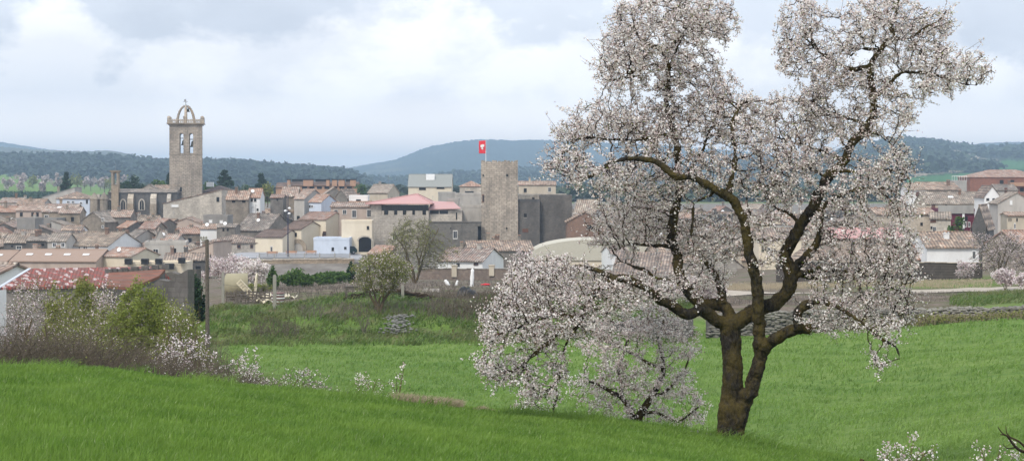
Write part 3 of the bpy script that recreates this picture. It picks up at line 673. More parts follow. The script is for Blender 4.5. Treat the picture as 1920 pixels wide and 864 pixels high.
def gtree(name, label, px, ytop, wpx, Y, ybase=None, stems=3, natt=300, foliage=(), seed=1, mats=(BARK2,GREYT), group=None, cat='tree',
          crown=.62, D=None, tip=None, lean=0, dep=.8, spread=.25, rtr=None, nb=9, part='foliage', spur=.5, low=.0, shape=.75, wob=.35, wsc=1.18):
    rg=np.random.default_rng(seed+100); rd=random.Random(seed)
    X=(px-960)/F*Y; zb=g1(X,Y)-.05; zt=(HY-ytop)/F*Y; H=zt-zb; wd=wpx/F*Y/2*wsc
    D=D or max(.07,H/38); tip=tip or max(H*.0012,Y*.00009); rtr=rtr or H*.022
    limbs=[]; cz=zb+H*(1-crown/2)
    for k in range(stems):
        a=2*math.pi*(k+rd.random()*.6)/stems; ex=wd*rd.uniform(.3,.7)*math.cos(a); ey=wd*dep*rd.uniform(.3,.7)*math.sin(a)
        top=zb+H*rd.uniform(.6,.86)
        p=[]; n=5; ox=rd.uniform(-.1,.1)*wd
        for i in range(n+1):
            q=i/n; p.append([X+ox*min(1,q*4)+ex*q**1.2+rd.uniform(-.05,.05)*wd*(q>0)+lean*q*H, Y+ey*q**1.2+rd.uniform(-.05,.05)*wd*(q>0), zb+(top-zb)*q**(.85), rtr*(1-.72*q)*(1 if k==0 else .75)])
        limbs.append(np.array(p))
    bl=[]
    for k in range(nb):
        a=rd.uniform(0,6.28); q=rd.uniform(.15,.8)**.5
        zz=rd.uniform(-1,1); ww=math.sqrt(max(.05,1-abs(zz)**2.2*.8*shape)); s=rd.uniform(.36,.56)
        bl.append((X+lean*H*.6+math.cos(a)*q*wd*.86*ww, Y+math.sin(a)*q*wd*dep*.8*ww, cz+zz*H*crown*.36, wd*s, wd*s*dep, H*crown*s*.52,1))
    bl.append((X+lean*H*.6,Y,cz,wd*.8,wd*dep*.8,H*crown*.45,1.2))
    return grow(name,Vector((X,Y,zb)),limbs,bl,label,cat,group,seed=seed,natt=natt,D=D,infl=D*11,kill=D*1.5,iters=60,tip=tip,mats=mats,foliage=foliage,thin=tip*3.2,spur=spur,jit=D*.2,wob=wob,part=part,coverlow=H*low,kseg=3)

def blossomf(n, r, w=.55, p=.45, y=.0, spr=None):
    s=spr or r*1.7; out=[]
    if w: out.append((PET_W,n*w,r,s,5,.3))
    if p: out.append((PET_P,n*p,r*.9,s,5,.2))
    if y: out.append((LF_Y,n*y,r*.9,s,4,.4))
    return out

# ---- second almond just behind the crest, several low stems
Y2=38.5
L2=[limb([(1188,806),(1196,785),(1207,765),(1222,742),(1238,715),(1244,690),(1240,660),(1235,630),(1245,600)],9,2,0,.3,Y2),
    limb([(1188,806),(1188,785),(1180,765),(1166,745),(1148,735),(1125,722),(1105,715)],7,2,0,-.5,Y2),
    limb([(1222,742),(1246,735),(1268,712),(1285,690),(1295,660)],4,1.5,.1,.5,Y2),
    limb([(1200,778),(1225,772),(1250,782),(1270,790),(1290,778),(1310,762)],3.5,1.3,0,-.5,Y2),
    limb([(1244,690),(1215,680),(1190,665),(1160,650),(1135,640)],4,1.5,.1,.4,Y2),
    limb([(1166,745),(1165,720),(1160,690),(1170,660),(1180,620)],4,1.5,-.1,.6,Y2)]
B2=[(1165,690,50,50,1),(1230,620,60,45,1.1),(1180,625,55,40,1),(1270,640,45,40,1),(1120,650,45,40,.8),(1110,725,50,34,.8),(1200,710,50,40,.9),(1265,720,42,40,.8),(1150,762,60,26,.9),(1245,785,60,18,.8),(1300,782,26,26,.6),(1315,755,20,10,.8),(1140,600,40,30,.8),(1240,570,50,40,.7),(1210,580,40,30,.7)]
bl=[((a-960)/F*Y2,Y2+random.uniform(-.4,.4),(HY-b)/F*Y2,c/F*Y2,.55,e/F*Y2,wt) for a,b,c,e,wt in B2]
b2=W(1190,806,Y2); b2.z=g1(b2.x,b2.y)-.05
grow('almond_tree',b2,L2,bl,'small low branching almond in blossom under the left side of the largest almond',seed=5,natt=2300,D=.075,infl=.9,kill=.12,iters=90,tip=.0032,
     foliage=[(PET_W,2.2,.0185,.032,5,.3),(PET_P,1.0,.017,.032,5,.2),(CALYX,.5,.011,.02,4,0)],thin=.009,spur=.8,jit=.02,shoots=.08)
Y3=37.5
L3=[limb([(1048,808),(1040,786),(1025,772),(1008,762),(995,745)],4,1.4,0,.2,Y3),limb([(1042,790),(1038,765),(1045,740),(1040,715)],2.6,1,0,-.1,Y3),limb([(1025,772),(1000,775),(978,772)],2.4,1,.1,.3,Y3)]
bl=[((a-960)/F*Y3,Y3,(HY-b)/F*Y3,c/F*Y3,.3,e/F*Y3,1) for a,b,c,e in [(985,745,22,28),(1000,772,30,14),(975,765,20,20),(1040,740,18,24)]]
b3=W(1048,800,Y3); b3.z=g1(b3.x,b3.y)-.03
grow('almond_sapling',b3,L3,bl,'thin leaning almond sapling with few pinkish blossoms under the drooping left branches',cat='sapling',seed=6,natt=330,D=.06,infl=.7,kill=.1,iters=60,tip=.0028,foliage=blossomf(2.2,.017),thin=.008,spur=.7)

# ---- hedge and trees on the left
FB=blossomf
T=[ # name,label,px,ytop,w,Y, kw
 ('almond_tree','pale pink almond tree hiding the wall of the barn with the red and white roof',78,532,130,84,dict(stems=5,natt=1500,foliage=FB(1.1,.032,.1,.9,.4)+[(LF_O,1.2,.036,.08,4,.3)],crown=.9,seed=21)),
 ('green_tree','upright yellow green tree in front of the red and white barn roof',152,512,110,80,dict(stems=5,natt=1500,foliage=[(LF_O,9,.055,.09,4,.3),(LF_Y,2.5,.05,.09,4,.3)],crown=.9,seed=22)),
 ('almond_shrub','low straggling pinkish blossom shrub running down the crest right of the pole shrubs',540,694,130,40,dict(stems=9,natt=1100,foliage=FB(1.2,.015,.4,.6,.2),crown=.95,seed=58,cat='shrub')),
 ('almond_tree','pale blossoming almond between two yellow green trees below the brick red ruined roof',205,526,92,76,dict(stems=4,natt=1200,foliage=FB(1.5,.033,.2,.8,.2)+[(LF_O,1.0,.036,.08,4,.3)],crown=.8,seed=23)),
 ('almond_tree','greyish almond bush with scattered blossoms in the middle of the left hedge',150,588,140,66,dict(stems=6,natt=1500,foliage=FB(.6,.028,.2,.8,.6)+[(LF_O,4,.034,.06,4,.3)],crown=.95,seed=24)),
 ('green_tree','rounded olive green bush low in the hedge right of the far left almond',112,560,120,70,dict(stems=6,natt=1500,foliage=[(LF_O,5.5,.038,.07,4,.3),(PET_P,.8,.03,.07,5,.2)],crown=.95,seed=48)),
 ('almond_tree','grey pink twiggy almond at the far left edge of the hedge',20,560,110,66,dict(stems=6,natt=1400,foliage=FB(.9,.026,.2,.8,.4),crown=.95,seed=49)),
 ('green_tree','yellow green upright shrub touching the left side of the wooden pole',365,590,70,64,dict(stems=5,natt=900,foliage=[(LF_O,4.5,.034,.06,4,.3),(LF_Y,1.2,.03,.06,4,.3)],crown=.95,seed=50)),
 ('bare_shrub','tangled grey brown shrub in front of the base of the yellow green bush',300,628,120,50,dict(stems=9,natt=1500,foliage=[(LF_O,2.0,.024,.05,4,.3),(PET_P,.5,.02,.05,5,.2)],crown=.95,seed=51,cat='shrub')),
 ('green_tree','loose olive bush behind and right of the bright yellow green bush, reaching the ruined wall',322,556,130,72,dict(stems=6,natt=1600,foliage=[(LF_O,5,.04,.07,4,.3),(LF_Y,2,.038,.07,4,.3)],crown=.92,seed=60,shape=.4)),
 ('green_tree','loose olive and yellow bush between the barn gable and the bright yellow green bush',190,572,130,68,dict(stems=6,natt=1500,foliage=[(LF_O,5,.038,.07,4,.3),(LF_Y,1.5,.036,.07,4,.3),(PET_P,.5,.03,.07,5,.2)],crown=.92,seed=61,shape=.4)),
 ('green_tree','broad leafy bush with bright yellow green top in front of the dark ruined stone wall',275,542,205,62,dict(shape=.4,stems=7,natt=3400,foliage=[(LF_Y,11,.042,.07,4,.3,lambda p:p[:,2]>-5.7+.35*np.sin(p[:,0]*3)),(LF_O,3.5,.036,.07,4,.3)],crown=.93,seed=25)),
 ('almond_tree','twiggy almond with sparse yellow and white buds just left of the wooden pole',348,566,110,58,dict(stems=6,natt=1500,foliage=FB(.8,.025,.4,.6,1.6)+[(LF_O,3.5,.032,.06,4,.3)],crown=.92,seed=26)),
 ('almond_shrub','low almond shrub thick with pinkish white blossom at the foot of the wooden pole',345,630,140,44,dict(stems=7,natt=1000,foliage=FB(1.8,.019,.5,.5,.0),crown=.92,seed=27,cat='shrub')),
 ('almond_shrub','grey brown twiggy shrub with small blossoms right of the wooden pole',440,664,150,43,dict(stems=8,natt=1500,foliage=FB(1.7,.017,.4,.6,.0),crown=.92,seed=28,cat='shrub')),
 ('bare_shrub','leafless brown shrub between the bramble and the yellow green bush',212,610,150,52,dict(stems=8,natt=1500,foliage=FB(.25,.02,.5,.5,.6)+[(LF_O,1.5,.026,.06,4,.3)],crown=.95,seed=29,cat='shrub',mats=(BROWNT,BROWNT))),
 ('almond_tree','grey pink almond tree behind the concrete posts at the end of the ruined wall',437,474,104,172,dict(stems=4,natt=520,foliage=FB(3,.06,.35,.65,.15),crown=.8,seed=30)),
 ('almond_tree','small whiter almond tree behind the round metal tank',474,486,58,166,dict(stems=3,natt=300,foliage=FB(3.5,.06,.9,.1,.15),crown=.8,seed=31)),
 ('olive_shrub','small pale green shrub behind the upright ring of the metal tank',486,534,44,158,dict(stems=4,natt=160,foliage=[(LF_O,5,.07,.12,4,.3),(LF_Y,2,.06,.12,4,.3)],crown=.9,seed=32,cat='shrub')),
 ('almond_tree','budding almond tree with two mossy leaning trunks on the grassy bank',712,470,122,124,dict(stems=5,natt=1500,foliage=[(LF_O,3.4,.045,.09,4,.3),(LF_Y,.8,.045,.08,4,.3),(PET_P,.6,.038,.09,5,.2)],crown=.78,seed=33,rtr=.12,low=.2)),
 ('bare_tree','tall leafless tree in front of the pale stone palace wall',778,407,122,235,dict(stems=7,natt=2200,foliage=[(LF_O,2.4,.065,.14,4,.3)],crown=.85,seed=34,rtr=.16,low=.2)),
 ('bare_tree','low grey leafless bush on the bank left of the leaning trunks',683,578,38,119,dict(stems=6,natt=160,foliage=[],crown=.95,seed=35,cat='shrub',mats=(GREYT,GREYT))),
 ('almond_sapling','tall thin sapling with two blossoming shoots on the crest of the near grass',745,678,30,37.6,dict(stems=2,natt=130,foliage=FB(2.4,.016,.7,.3,.5),crown=.9,seed=36,cat='sapling',dep=1,mats=(BARK2,BARK2))),
 ('almond_sapling','small bushy sapling with blossoms and fresh leaves left of the tall thin one',690,700,74,37.7,dict(stems=7,natt=420,foliage=FB(1.6,.015,.6,.4,.5),crown=.95,seed=37,cat='sapling',mats=(BARK2,BARK2))),
 ('almond_sapling','sparse upright twigs with a few white flowers sticking out of the hedge',468,628,70,46,dict(stems=6,natt=150,foliage=FB(1.6,.02,1,.0,.2),crown=.95,seed=38,cat='sapling')),
 ('almond_sapling','blossoming sapling with yellow green leaves at the lower right, the wider one',1700,812,140,29,dict(stems=8,natt=620,foliage=FB(2.2,.0165,.65,.35,.6),crown=.95,seed=39,cat='sapling',mats=(BARK2,BARK2))),
 ('almond_sapling','slender blossoming sapling in the bottom right corner beside the bare twig',1866,822,100,29,dict(stems=7,natt=260,foliage=FB(1.8,.016,.65,.35,.8),crown=.95,seed=40,cat='sapling',mats=(BARK2,BARK2))),
 ('bare_tree','grey brown almost bare tree in front of the white walled farmhouse on the right',1872,436,92,205,dict(stems=5,natt=900,foliage=[(PET_P,.9,.05,.1,5,.2),(LF_O,.5,.05,.1,4,.2)],crown=.85,seed=41,rtr=.13)),
 ('bare_tree','bare tree at the right edge behind the small pink almond trees',1925,448,80,212,dict(stems=5,natt=520,foliage=[(PET_P,.5,.05,.1,5,.2)],crown=.85,seed=42,rtr=.12)),
 ('almond_tree','small pink almond tree with a short trunk by the dirt track',1884,502,46,150,dict(stems=3,natt=300,foliage=FB(3.5,.055,.4,.6,.1),crown=.66,seed=43)),
 ('almond_tree','small pink almond cut by the right edge of the field',1920,510,36,146,dict(stems=3,natt=240,foliage=FB(3.5,.055,.4,.6,.1),crown=.66,seed=44)),
 ('almond_tree','thin almond tree in front of the dark slatted wall and white farmhouse',1812,490,36,196,dict(stems=3,natt=240,foliage=FB(2.2,.06,.3,.7,.1),crown=.85,seed=45)),
 ('almond_tree','pinkish almond tree showing behind the outer left branches of the big almond',1005,470,130,112,dict(stems=5,natt=900,foliage=FB(2.6,.042,.15,.85,.05),crown=.8,seed=46)),
 ('almond_tree','blossoming almond on the far bank behind the trunk of the big almond',1310,520,110,128,dict(stems=5,natt=520,foliage=FB(2.2,.045,.4,.6,.05),crown=.8,seed=47)),
]
for (nm,lab,px,yt,wp,Y,kw) in T:
    gtree(nm,lab,px,yt,wp,Y,**kw)
# dead bare branch reaching in at the lower right, and a rotten stub
LB=[limb([(1990,880),(1945,850),(1915,845),(1898,830),(1888,816),(1876,814)],4,1.2,0,-.2,28),limb([(1930,846),(1912,828),(1896,820),(1880,812),(1871,800)],2.5,.8,0,.1,28),limb([(1898,822),(1888,812),(1886,798)],1.6,.6,0,.1,28),limb([(1905,838),(1888,840),(1880,832)],1.5,.6,0,.1,28)]
bb=Vector(LB[0][0][:3]); mb=MB()
for l in LB: C=catmull(l,.05); mb.tube([Vector(c[:3])-bb for c in C],[c[3] for c in C],6,0)
mb.tube([(0,0,0),(.15,0,-.8)],[.04,.06],6)
tag(mb.build('bare_branch',TWIG,loc=bb),'bare dark forked branch with no blossom reaching in at the lower right','branch')

def spray(n, cx, cy, cz, w, dpt, h, rg, lean=.3):
    """curved thin stems rising from the ground: returns segs of 3 pieces"""
    pass
def thicket(name, label, pxa, pxb, Ya, Yb, ytop, n, mat, seed, r=.006, curl=.5, kind='stuff', cat='undergrowth', flowers=None, base_sink=.05, minh=.25, leaf=None):
    """mass of thin arching stems between two columns; ytop: list of (px,py) tops"""
    rg=np.random.default_rng(seed); px=rg.uniform(pxa,pxb,n); Y=rg.uniform(Ya,Yb,n); X=(px-960)/F*Y
    g=gz(X,Y); tp=np.interp(px,[p[0] for p in ytop],[p[1] for p in ytop])
    top=(HY-tp)/F*Y; H=np.maximum(top-g,minh)*rg.uniform(.35,1.0,n)
    P=np.stack([X,Y,g-base_sink],1); az=rg.uniform(0,6.28,n); le=rg.uniform(.2,1,n)*curl
    pts=[P]; k=4
    for i in range(1,k+1):
        q=i/k; p=P.copy(); p[:,2]+=H*(1-(1-q)**1.6); p[:,0]+=np.cos(az)*H*le*q**1.7; p[:,1]+=np.sin(az)*H*le*q**1.7
        p+=rg.normal(size=(n,3))*(H*.07)[:,None]; pts.append(p)
    c0=np.array([X.mean(),Y.mean(),g.mean()])
    parts=[segs(pts[i]-c0,pts[i+1]-c0,np.full(n,r*(1-.2*i)),np.full(n,r*(.8-.2*i)+.0005),3) for i in range(k)]
    # side twigs
    m=n*2; j=rg.integers(0,n,m); a=rg.integers(1,k,m); s0=np.array([pts[b][q] for b,q in zip(a,j)]); dv=rg.normal(size=(m,3)); dv/=np.linalg.norm(dv,axis=1)[:,None]
    s1=s0+dv*(H[j]*rg.uniform(.1,.35,m))[:,None]; parts.append(segs(s0-c0,s1-c0,np.full(m,r*.5),np.full(m,r*.25),3))
    V,N,L=join(parts); mats=[mat]; mi=[np.zeros(len(N),int)]; rn=[np.zeros(len(N))]
    for fl in (flowers or []):
        q=s1[rg.integers(0,m,int(m*fl[1]))]; q=q+rg.normal(size=q.shape)*fl[2]; d_=discs(q-c0,fl[2]*rg.uniform(.6,1.2,len(q)),rg,5,.3)
        V,N,L=join([(V,N,L),d_]); mats.append(fl[0]); mi.append(np.full(len(q),len(mats)-1)); rn.append(rg.uniform(0,1,len(q)))
    return tag(link_mesh(name,np_mesh(name,V,N,L,mats,np.concatenate(mi),np.concatenate(rn)),None,c0),label,cat,kind=kind)
DRY=leafmat('dry_grass',[(0,(.26,.20,.12)),(1,(.50,.42,.28))],.3)
DRYT=barkmat('dry_stalk',(.27,.22,.15),(.46,.39,.28),(.33,.28,.16),.3)
thicket('bramble','dark brown tangle of leafless bramble along the foot of the left hedge',-60,330,40.5,47,[(-60,616),(0,618),(60,612),(140,622),(230,640),(330,668)],4600,BROWNT,1,.009,.9,flowers=[(LF_O,.12,.02)])
thicket('bramble','brown bramble stems with tiny white flowers running down the crest right of the pole',300,640,38.5,43,[(300,660),(380,672),(460,690),(540,712),(600,722),(640,728)],3800,BROWNT,2,.005,.8,flowers=[(PET_W,.25,.011)])
thicket('dry_grass','pale dry grass along the crest right of the saplings',740,865,36.1,37.6,[(740,730),(800,740),(865,764)],3600,DRYT,3,.0055,.7,minh=.28)
thicket('dry_grass','round pale tuft of dry grass alone on the crest',886,926,36.1,36.8,[(886,772),(905,753),(926,770)],1000,DRYT,4,.0055,.5,minh=.14)
thicket('scrub','grey brown dry weeds over the waste ground below the retaining wall',420,1080,134,330,[(420,536),(660,530),(1080,534)],5200,GREYT,5,.03,.8,minh=.35)
thicket('scrub','darker bushy weeds at the edge of the grassy bank near the black tarpaulin',800,1000,122,150,[(790,560),(860,548),(1000,540)],1800,BROWNT,6,.016,.7,minh=.5)
thicket('scrub','dry weeds behind the dry stone wall either side of the dirt track',1180,1950,127,150,[(1180,560),(1500,556),(1950,562)],4200,GREYT,7,.013,.8,minh=.25)
thicket('tall_grass','tall pale grass between the dirt track and the dark slatted wall',1350,1860,172,200,[(1350,530),(1700,524),(1860,534)],5200,DRYT,8,.018,.5,minh=.45)
thicket('scrub','brown weeds in the hedge below the ruined stone wall',-60,420,60,120,[(-60,600),(200,600),(420,640)],2600,BROWNT,9,.010,.6,minh=.8)

thicket('scrub','brown brush spilling down the grassy bank left of the leaning trunks',470,560,117,124,[(470,600),(515,592),(560,604)],450,BROWNT,12,.013,.8,minh=.35)
thicket('scrub','dead brown weeds scattered along the top edge of the grassy bank',560,900,123,134,[(560,566),(700,560),(900,556)],1300,GREYT,13,.013,.8,minh=.35)
# ivy and evergreen bushes against the retaining wall
def bush(name,label,px,yt,wp,Y,yb,mat,n,seed,leaf=.1,cat='bush',group=None,dep=1.):
    rg=np.random.default_rng(seed); X=(px-960)/F*Y; wd=wp/F*Y/2; zt=(HY-yt)/F*Y; zb=min((HY-yb)/F*Y,g1(X,Y)) ; H=zt-zb
    root=empty(name,(X,Y,zb),0,label,cat,group); V=[]
    nb=9; cs=[(rg.uniform(-.6,.6)*wd, rg.uniform(-.5,.5)*wd*dep, H*rg.uniform(.25,.72), wd*rg.uniform(.35,.6), H*rg.uniform(.2,.32)) for _ in range(nb)]+[(0,0,H*.45,wd*.8,H*.48)]
    for c in cs:
        m=n//len(cs); q=rg.normal(size=(m,3)); q/=np.linalg.norm(q,axis=1)[:,None]; q*=rg.uniform(.55,1.08,(m,1))
        V.append(np.array(c[:3])+q*np.array([c[3],c[3]*dep,c[4]]))
    C=np.concatenate(V); C=C[C[:,2]>0]; v,nn_,l=discs(C,leaf*rg.uniform(.6,1.3,len(C)),rg,4,.2,.4,.6)
    link_mesh('foliage',np_mesh('foliage',v,nn_,l,mat,rnd=rg.uniform(0,1,len(C))),root)
    mb=MB()
    for k in range(4):
        a=rg.uniform(0,6.28); mb.tube([(0,0,0),(math.cos(a)*wd*.2,math.sin(a)*wd*.2,H*.4),(math.cos(a)*wd*.5,math.sin(a)*wd*.5,H*.75)],[H*.03,H*.02,H*.008],5)
    mb.build('stems',BARK2,root); return root
bush('ivy_bush','narrow dark ivy clump hanging at the left part of the retaining wall',511,499,22,205,529,LF_G,1100,51,.17)
bush('evergreen_bush','broad rounded dark green bush in front of the retaining wall',556,500,64,200,540,LF_G,3600,52,.16)
bush('evergreen_bush','lower lighter green bush trailing along the retaining wall to the right',622,506,74,204,536,LF_G,3400,53,.15)
bush('ivy_bush','small dark ivy column at the right end of the retaining wall',659,489,19,215,520,LF_D,900,54,.17)
bush('ivy_bush','dark ivy filling the gap between the ruined wall and the mossy concrete post',373,512,34,122,600,LF_D,1500,59,.11)
thicket('weeds','grass and dead weeds half hiding the right part of the dry stone wall',1590,1940,117.7,118.4,[(1590,594),(1700,588),(1940,580)],1500,DRYT,32,.010,.7,minh=.3,flowers=[(LF_O,1.2,.06)])
bush('weed_mound','bright green overgrown earth mound at the top of the grassy bank',580,560,60,133,572,LF_G,2200,55,.06,dep=.6)
# ------------------------------------------------------------------ grass
def blades(name, label, X, Y, h, wd, rg, mat, lean=.25, lift=0):
    n=len(X); g=gz(X,Y)+lift; az=rg.uniform(0,6.28,n); hx=rg.normal(size=n)*.5+.35; hy=rg.normal(size=n)*.4
    s=np.stack([np.cos(az)*wd/2,np.sin(az)*wd/2,np.zeros(n)],1); b=np.stack([X,Y,g],1); c0=np.array([X.mean(),Y.mean(),g.mean()])
    mid=b+np.stack([hx*h*lean*.5,hy*h*lean*.5,h*.6],1); tip=b+np.stack([hx*h*lean*1.9,hy*h*lean*1.9,h*rg.uniform(.85,1.0,n)],1)
    V=np.stack([b-s,b+s,mid+s*.8,mid-s*.8,tip],1).reshape(-1,3)-c0; o=(np.arange(n)*5)[:,None]
    L=np.concatenate([o+np.array([[0,1,2,3]]),o+np.array([[3,2,4]])],1).ravel(); fn=np.tile([4,3],n)
    me=np_mesh(name,V,fn,L,mat,rnd=np.repeat(rg.uniform(0,1,n),2))
    return tag(link_mesh(name,me,None,c0),label,'grass',kind='stuff')
def grassmat(name, a,b,c,d,sc=.35,trans=.45):
    t=NT(name); at=t.attr('rnd'); P=t.wpos((1,1,1)); n1=t.noise(sc,5,.6,P); n2=t.noise(sc*4.5,4,.6,P)
    c1=t.ramp(at.outputs['Fac'],[(0,a),(.55,b),(.93,b),(1,d)])
    c2=t.mix(t.ramp(n1,[(.40,0),(.62,.75)]),c1,c); c2=t.mix(t.ramp(n2,[(.38,.5),(.58,0)]),c2,a)
    t.color(c2); t.b.inputs['Roughness'].default_value=.5; t.b.inputs['Specular IOR Level'].default_value=.3
    tr=t.n('ShaderNodeBsdfTranslucent'); t.t.links.new(c2,tr.inputs['Color']); mx=t.n('ShaderNodeMixShader'); mx.inputs[0].default_value=trans
    t.t.links.new(t.b.outputs[0],mx.inputs[1]); t.t.links.new(tr.outputs[0],mx.inputs[2]); t.t.links.new(mx.outputs[0],t.out.inputs['Surface']); return t.m
GM=grassmat('near_grass',(.080,.155,.022),(.155,.275,.040),(.22,.34,.06),(.40,.46,.22),.5)
GV=grassmat('valley_grass',(.09,.165,.030),(.18,.30,.058),(.225,.335,.075),(.30,.35,.14),.12)
GB=grassmat('bank_grass',(.06,.12,.022),(.13,.205,.04),(.21,.19,.09),(.34,.30,.17),.22)
rg=np.random.default_rng(5)
n=NGR; Y=np.sqrt(rg.uniform(15.5**2,37.3**2,n)); U=rg.uniform(-.295,.30,n); X=U*Y
h=rg.uniform(.08,.16,n)*(1+.25*np.sin(X*1.3+Y*.7)*np.sin(Y*1.1)); 
blades('grass','bright green young cereal covering the near slope',X,Y,h,rg.uniform(.007,.013,n)*(Y/22),rg,GM)
n=NGV; Y=rg.uniform(1/118.,1/40.,n); Y=1/Y; Y=np.where(rg.random(n)<.5,rg.uniform(42,118,n),Y); px=rg.uniform(380,1960,n)
k=(Y>44)|(px>1150); Y=Y[k];px=px[k]; X=(px-960)/F*Y
cl=np.sin(X*2.1+np.sin(Y*1.7)*2)*np.sin(Y*2.6+np.sin(X*1.1)*2)+.6*np.sin(X*5+Y*3); kk=cl+rg.uniform(-1.1,1.1,len(X))>.05; X=X[kk];Y=Y[kk]; n=len(X)
blades('valley_grass','yellow green cereal in the valley field beyond the crest',X,Y,rg.uniform(.10,.24,n),rg.uniform(.022,.05,n)*(Y/75),rg,GV,.7)
n=60000; Y=rg.uniform(114,140,n); px=rg.uniform(380,1950,n); X=(px-960)/F*Y
kk=((px<1300)|((Y>123)&(px>1780)))&(Y<134+4*np.sin(X*.4))&(np.sin(X*.9+Y*.5)*np.sin(Y*1.1-X*.3)+rg.uniform(-.9,.9,n)>-.15); X=X[kk];Y=Y[kk]; n=len(X)
blades('bank_grass','rough darker grass on the bank between the field and the waste ground',X,Y,rg.uniform(.15,.5,n),rg.uniform(.04,.10,n),rg,GB,.9)

n=9000; px=rg.uniform(-60,1640,n); Y=rg.uniform(34.6,37.4,n); X=(px-960)/F*Y; kk=np.sin(X*1.9)+np.sin(X*4.3+1)+rg.uniform(-1,1,n)>.3; X=X[kk];Y=Y[kk]; n=len(X)
blades('crest_grass','longer uneven grass tufts along the crest of the near slope',X,Y,rg.uniform(.14,.34,n),rg.uniform(.008,.016,n),rg,GM,.6)
n=1500; a=rg.uniform(0,6.28,n); q=rg.uniform(.18,.75,n); X=(1367-960)/F*36+np.cos(a)*q; Y=36+np.sin(a)*q
blades('trunk_grass','grass tufts round the foot of the largest almond trunk',X,Y,rg.uniform(.1,.32,n)*(1.1-q),rg.uniform(.008,.015,n),rg,GM,.5)
# ------------------------------------------------------------------ town materials
ST=stone('stone_grey',(.33,.30,.26),(.23,.205,.18),stain=.55)
SB=stone('stone_warm',(.40,.34,.265),(.29,.24,.185),stain=.45)
SD=stone('stone_dark',(0.162,0.155,0.146),(0.115,0.108,0.105),stain=.6)
SP=stone('stone_pale',(.60,.54,.455),(.48,.43,.365),stain=.35,bw=.8,bh=.35)
SC=stone('stone_tower',(.56,.48,.385),(.41,.35,.28),mortar=(.16,.14,.12),stain=.5,bw=1.05,bh=.42,msz=.04)
SBR=stone('brick_brown',(.26,.155,.115),(.19,.12,.09),mortar=(.22,.18,.15),bw=.5,bh=.16,stain=.2)
SRED=stone('brick_red',(.33,.135,.085),(.22,.095,.065),mortar=(.20,.12,.09),bw=.5,bh=.16,stain=.2)
PG=plaster('plaster_grey',(.44,.41,.37),.6); PGD=plaster('plaster_dark_grey',(.26,.245,.225),.6)
PW=plaster('plaster_white',(.74,.74,.73),.3,(.45,.43,.41)); PC=plaster('plaster_cream',(.66,.58,.45),.3,(.45,.38,.29))
PB=plaster('plaster_beige',(.50,.435,.34),.5); PK=plaster('plaster_pink_beige',(.46,.37,.31),.5); PBL=plaster('plaster_pale_blue',(.55,.60,.68),.3)
PM=plaster('plaster_maroon',(.13,.025,.045),.2); PO=plaster('plaster_orange',(.42,.25,.16),.4)
CONC=plaster('concrete',(.36,.345,.32),.6)
TB=tiles('tiles_brown',[(0.279,0.213,0.172),(0.457,0.354,0.272),(0.165,0.128,0.107),(0.634,0.512,0.402),(0.406,0.268,0.195),(0.241,0.207,0.172)])
TG=tiles('tiles_grey',[(0.266,0.232,0.195),(0.393,0.342,0.278),(0.152,0.134,0.118),(0.558,0.488,0.402),(0.317,0.244,0.195)])
TO=tiles('tiles_orange',[(.46,.27,.19),(.40,.225,.16),(.52,.36,.28),(.33,.20,.15),(.50,.42,.35)])
TM=tiles('tiles_mixed',[(.42,.31,.25),(.62,.56,.48),(.26,.19,.155),(.52,.40,.32),(.19,.16,.14),(.45,.30,.23)])
TK=tiles('tiles_dark_brown',[(0.176,0.124,0.101),(0.216,0.156,0.126),(0.149,0.111,0.095)])
TP=tiles('tiles_pale',[(.42,.36,.29),(.50,.44,.36),(.33,.27,.22),(.38,.29,.23)])
RK=plain('pink_sheet',(.47,.27,.25),.6); GRF=plain('grey_sheet',(.24,.245,.225),.7); PAV=plain('brown_sheet',(.30,.215,.165),.9)
DK=plain('dark_opening',(.012,.012,.014),.9); GL=plain('window_glass',(.03,.035,.045),.15,spec=.5); FRW=plain('window_frame',(.55,.53,.50),.6); FRB=plain('shutter_brown',(.14,.07,.05),.7)
WH=plain('white_paint',(.78,.78,.77),.6); BLK=plain('black_plastic',(.02,.02,.022),.5); MET=plain('grey_metal',(.30,.31,.32),.5,.6); ORC=plain('clay_pot',(.42,.24,.16),.8)

def win_mesh(kind):
    mb=MB(); # unit window x,z in [-.5,.5]; y<0 is outside
    if kind=='hole':
        mb.box(-.5,.5,-.03,.08,-.5,.5,1); mb.box(-.62,.62,-.09,.05,-.62,-.52,0)
        return mb.mesh('window',[SP,DK])
    fr={'white':WH,'brown':FRB,'grey':FRW,'shut':FRW,'shutb':FRB}[kind]
    mb.box(-.62,-.46,-.10,.05,-.6,.6,0); mb.box(.46,.62,-.10,.05,-.6,.6,0); mb.box(-.46,.46,-.10,.05,.46,.6,0); mb.box(-.46,.46,-.12,.05,-.6,-.46,0)
    if kind in('shut','shutb'):
        mb.box(-.455,-.01,-.06,.04,-.455,.455,2); mb.box(.01,.455,-.06,.04,-.455,.455,2)
    else:
        mb.box(-.455,.455,-.03,.04,-.455,.455,1); mb.box(-.03,.03,-.055,-.03,-.45,.45,0)
    return mb.mesh('window',[fr,GL,fr if kind!='shut' else WH])
WM={}
def window(parent, x, y, z, w, h, kind='grey', rz=0, name='window'):
    if (kind,name) not in WM: WM[(kind,name)]=win_mesh(kind)
    o=link_mesh(name,WM[(kind,name)],parent,(x,y,z),(0,0,rz)); o.scale=(w/1.1,1,h/1.1); return o

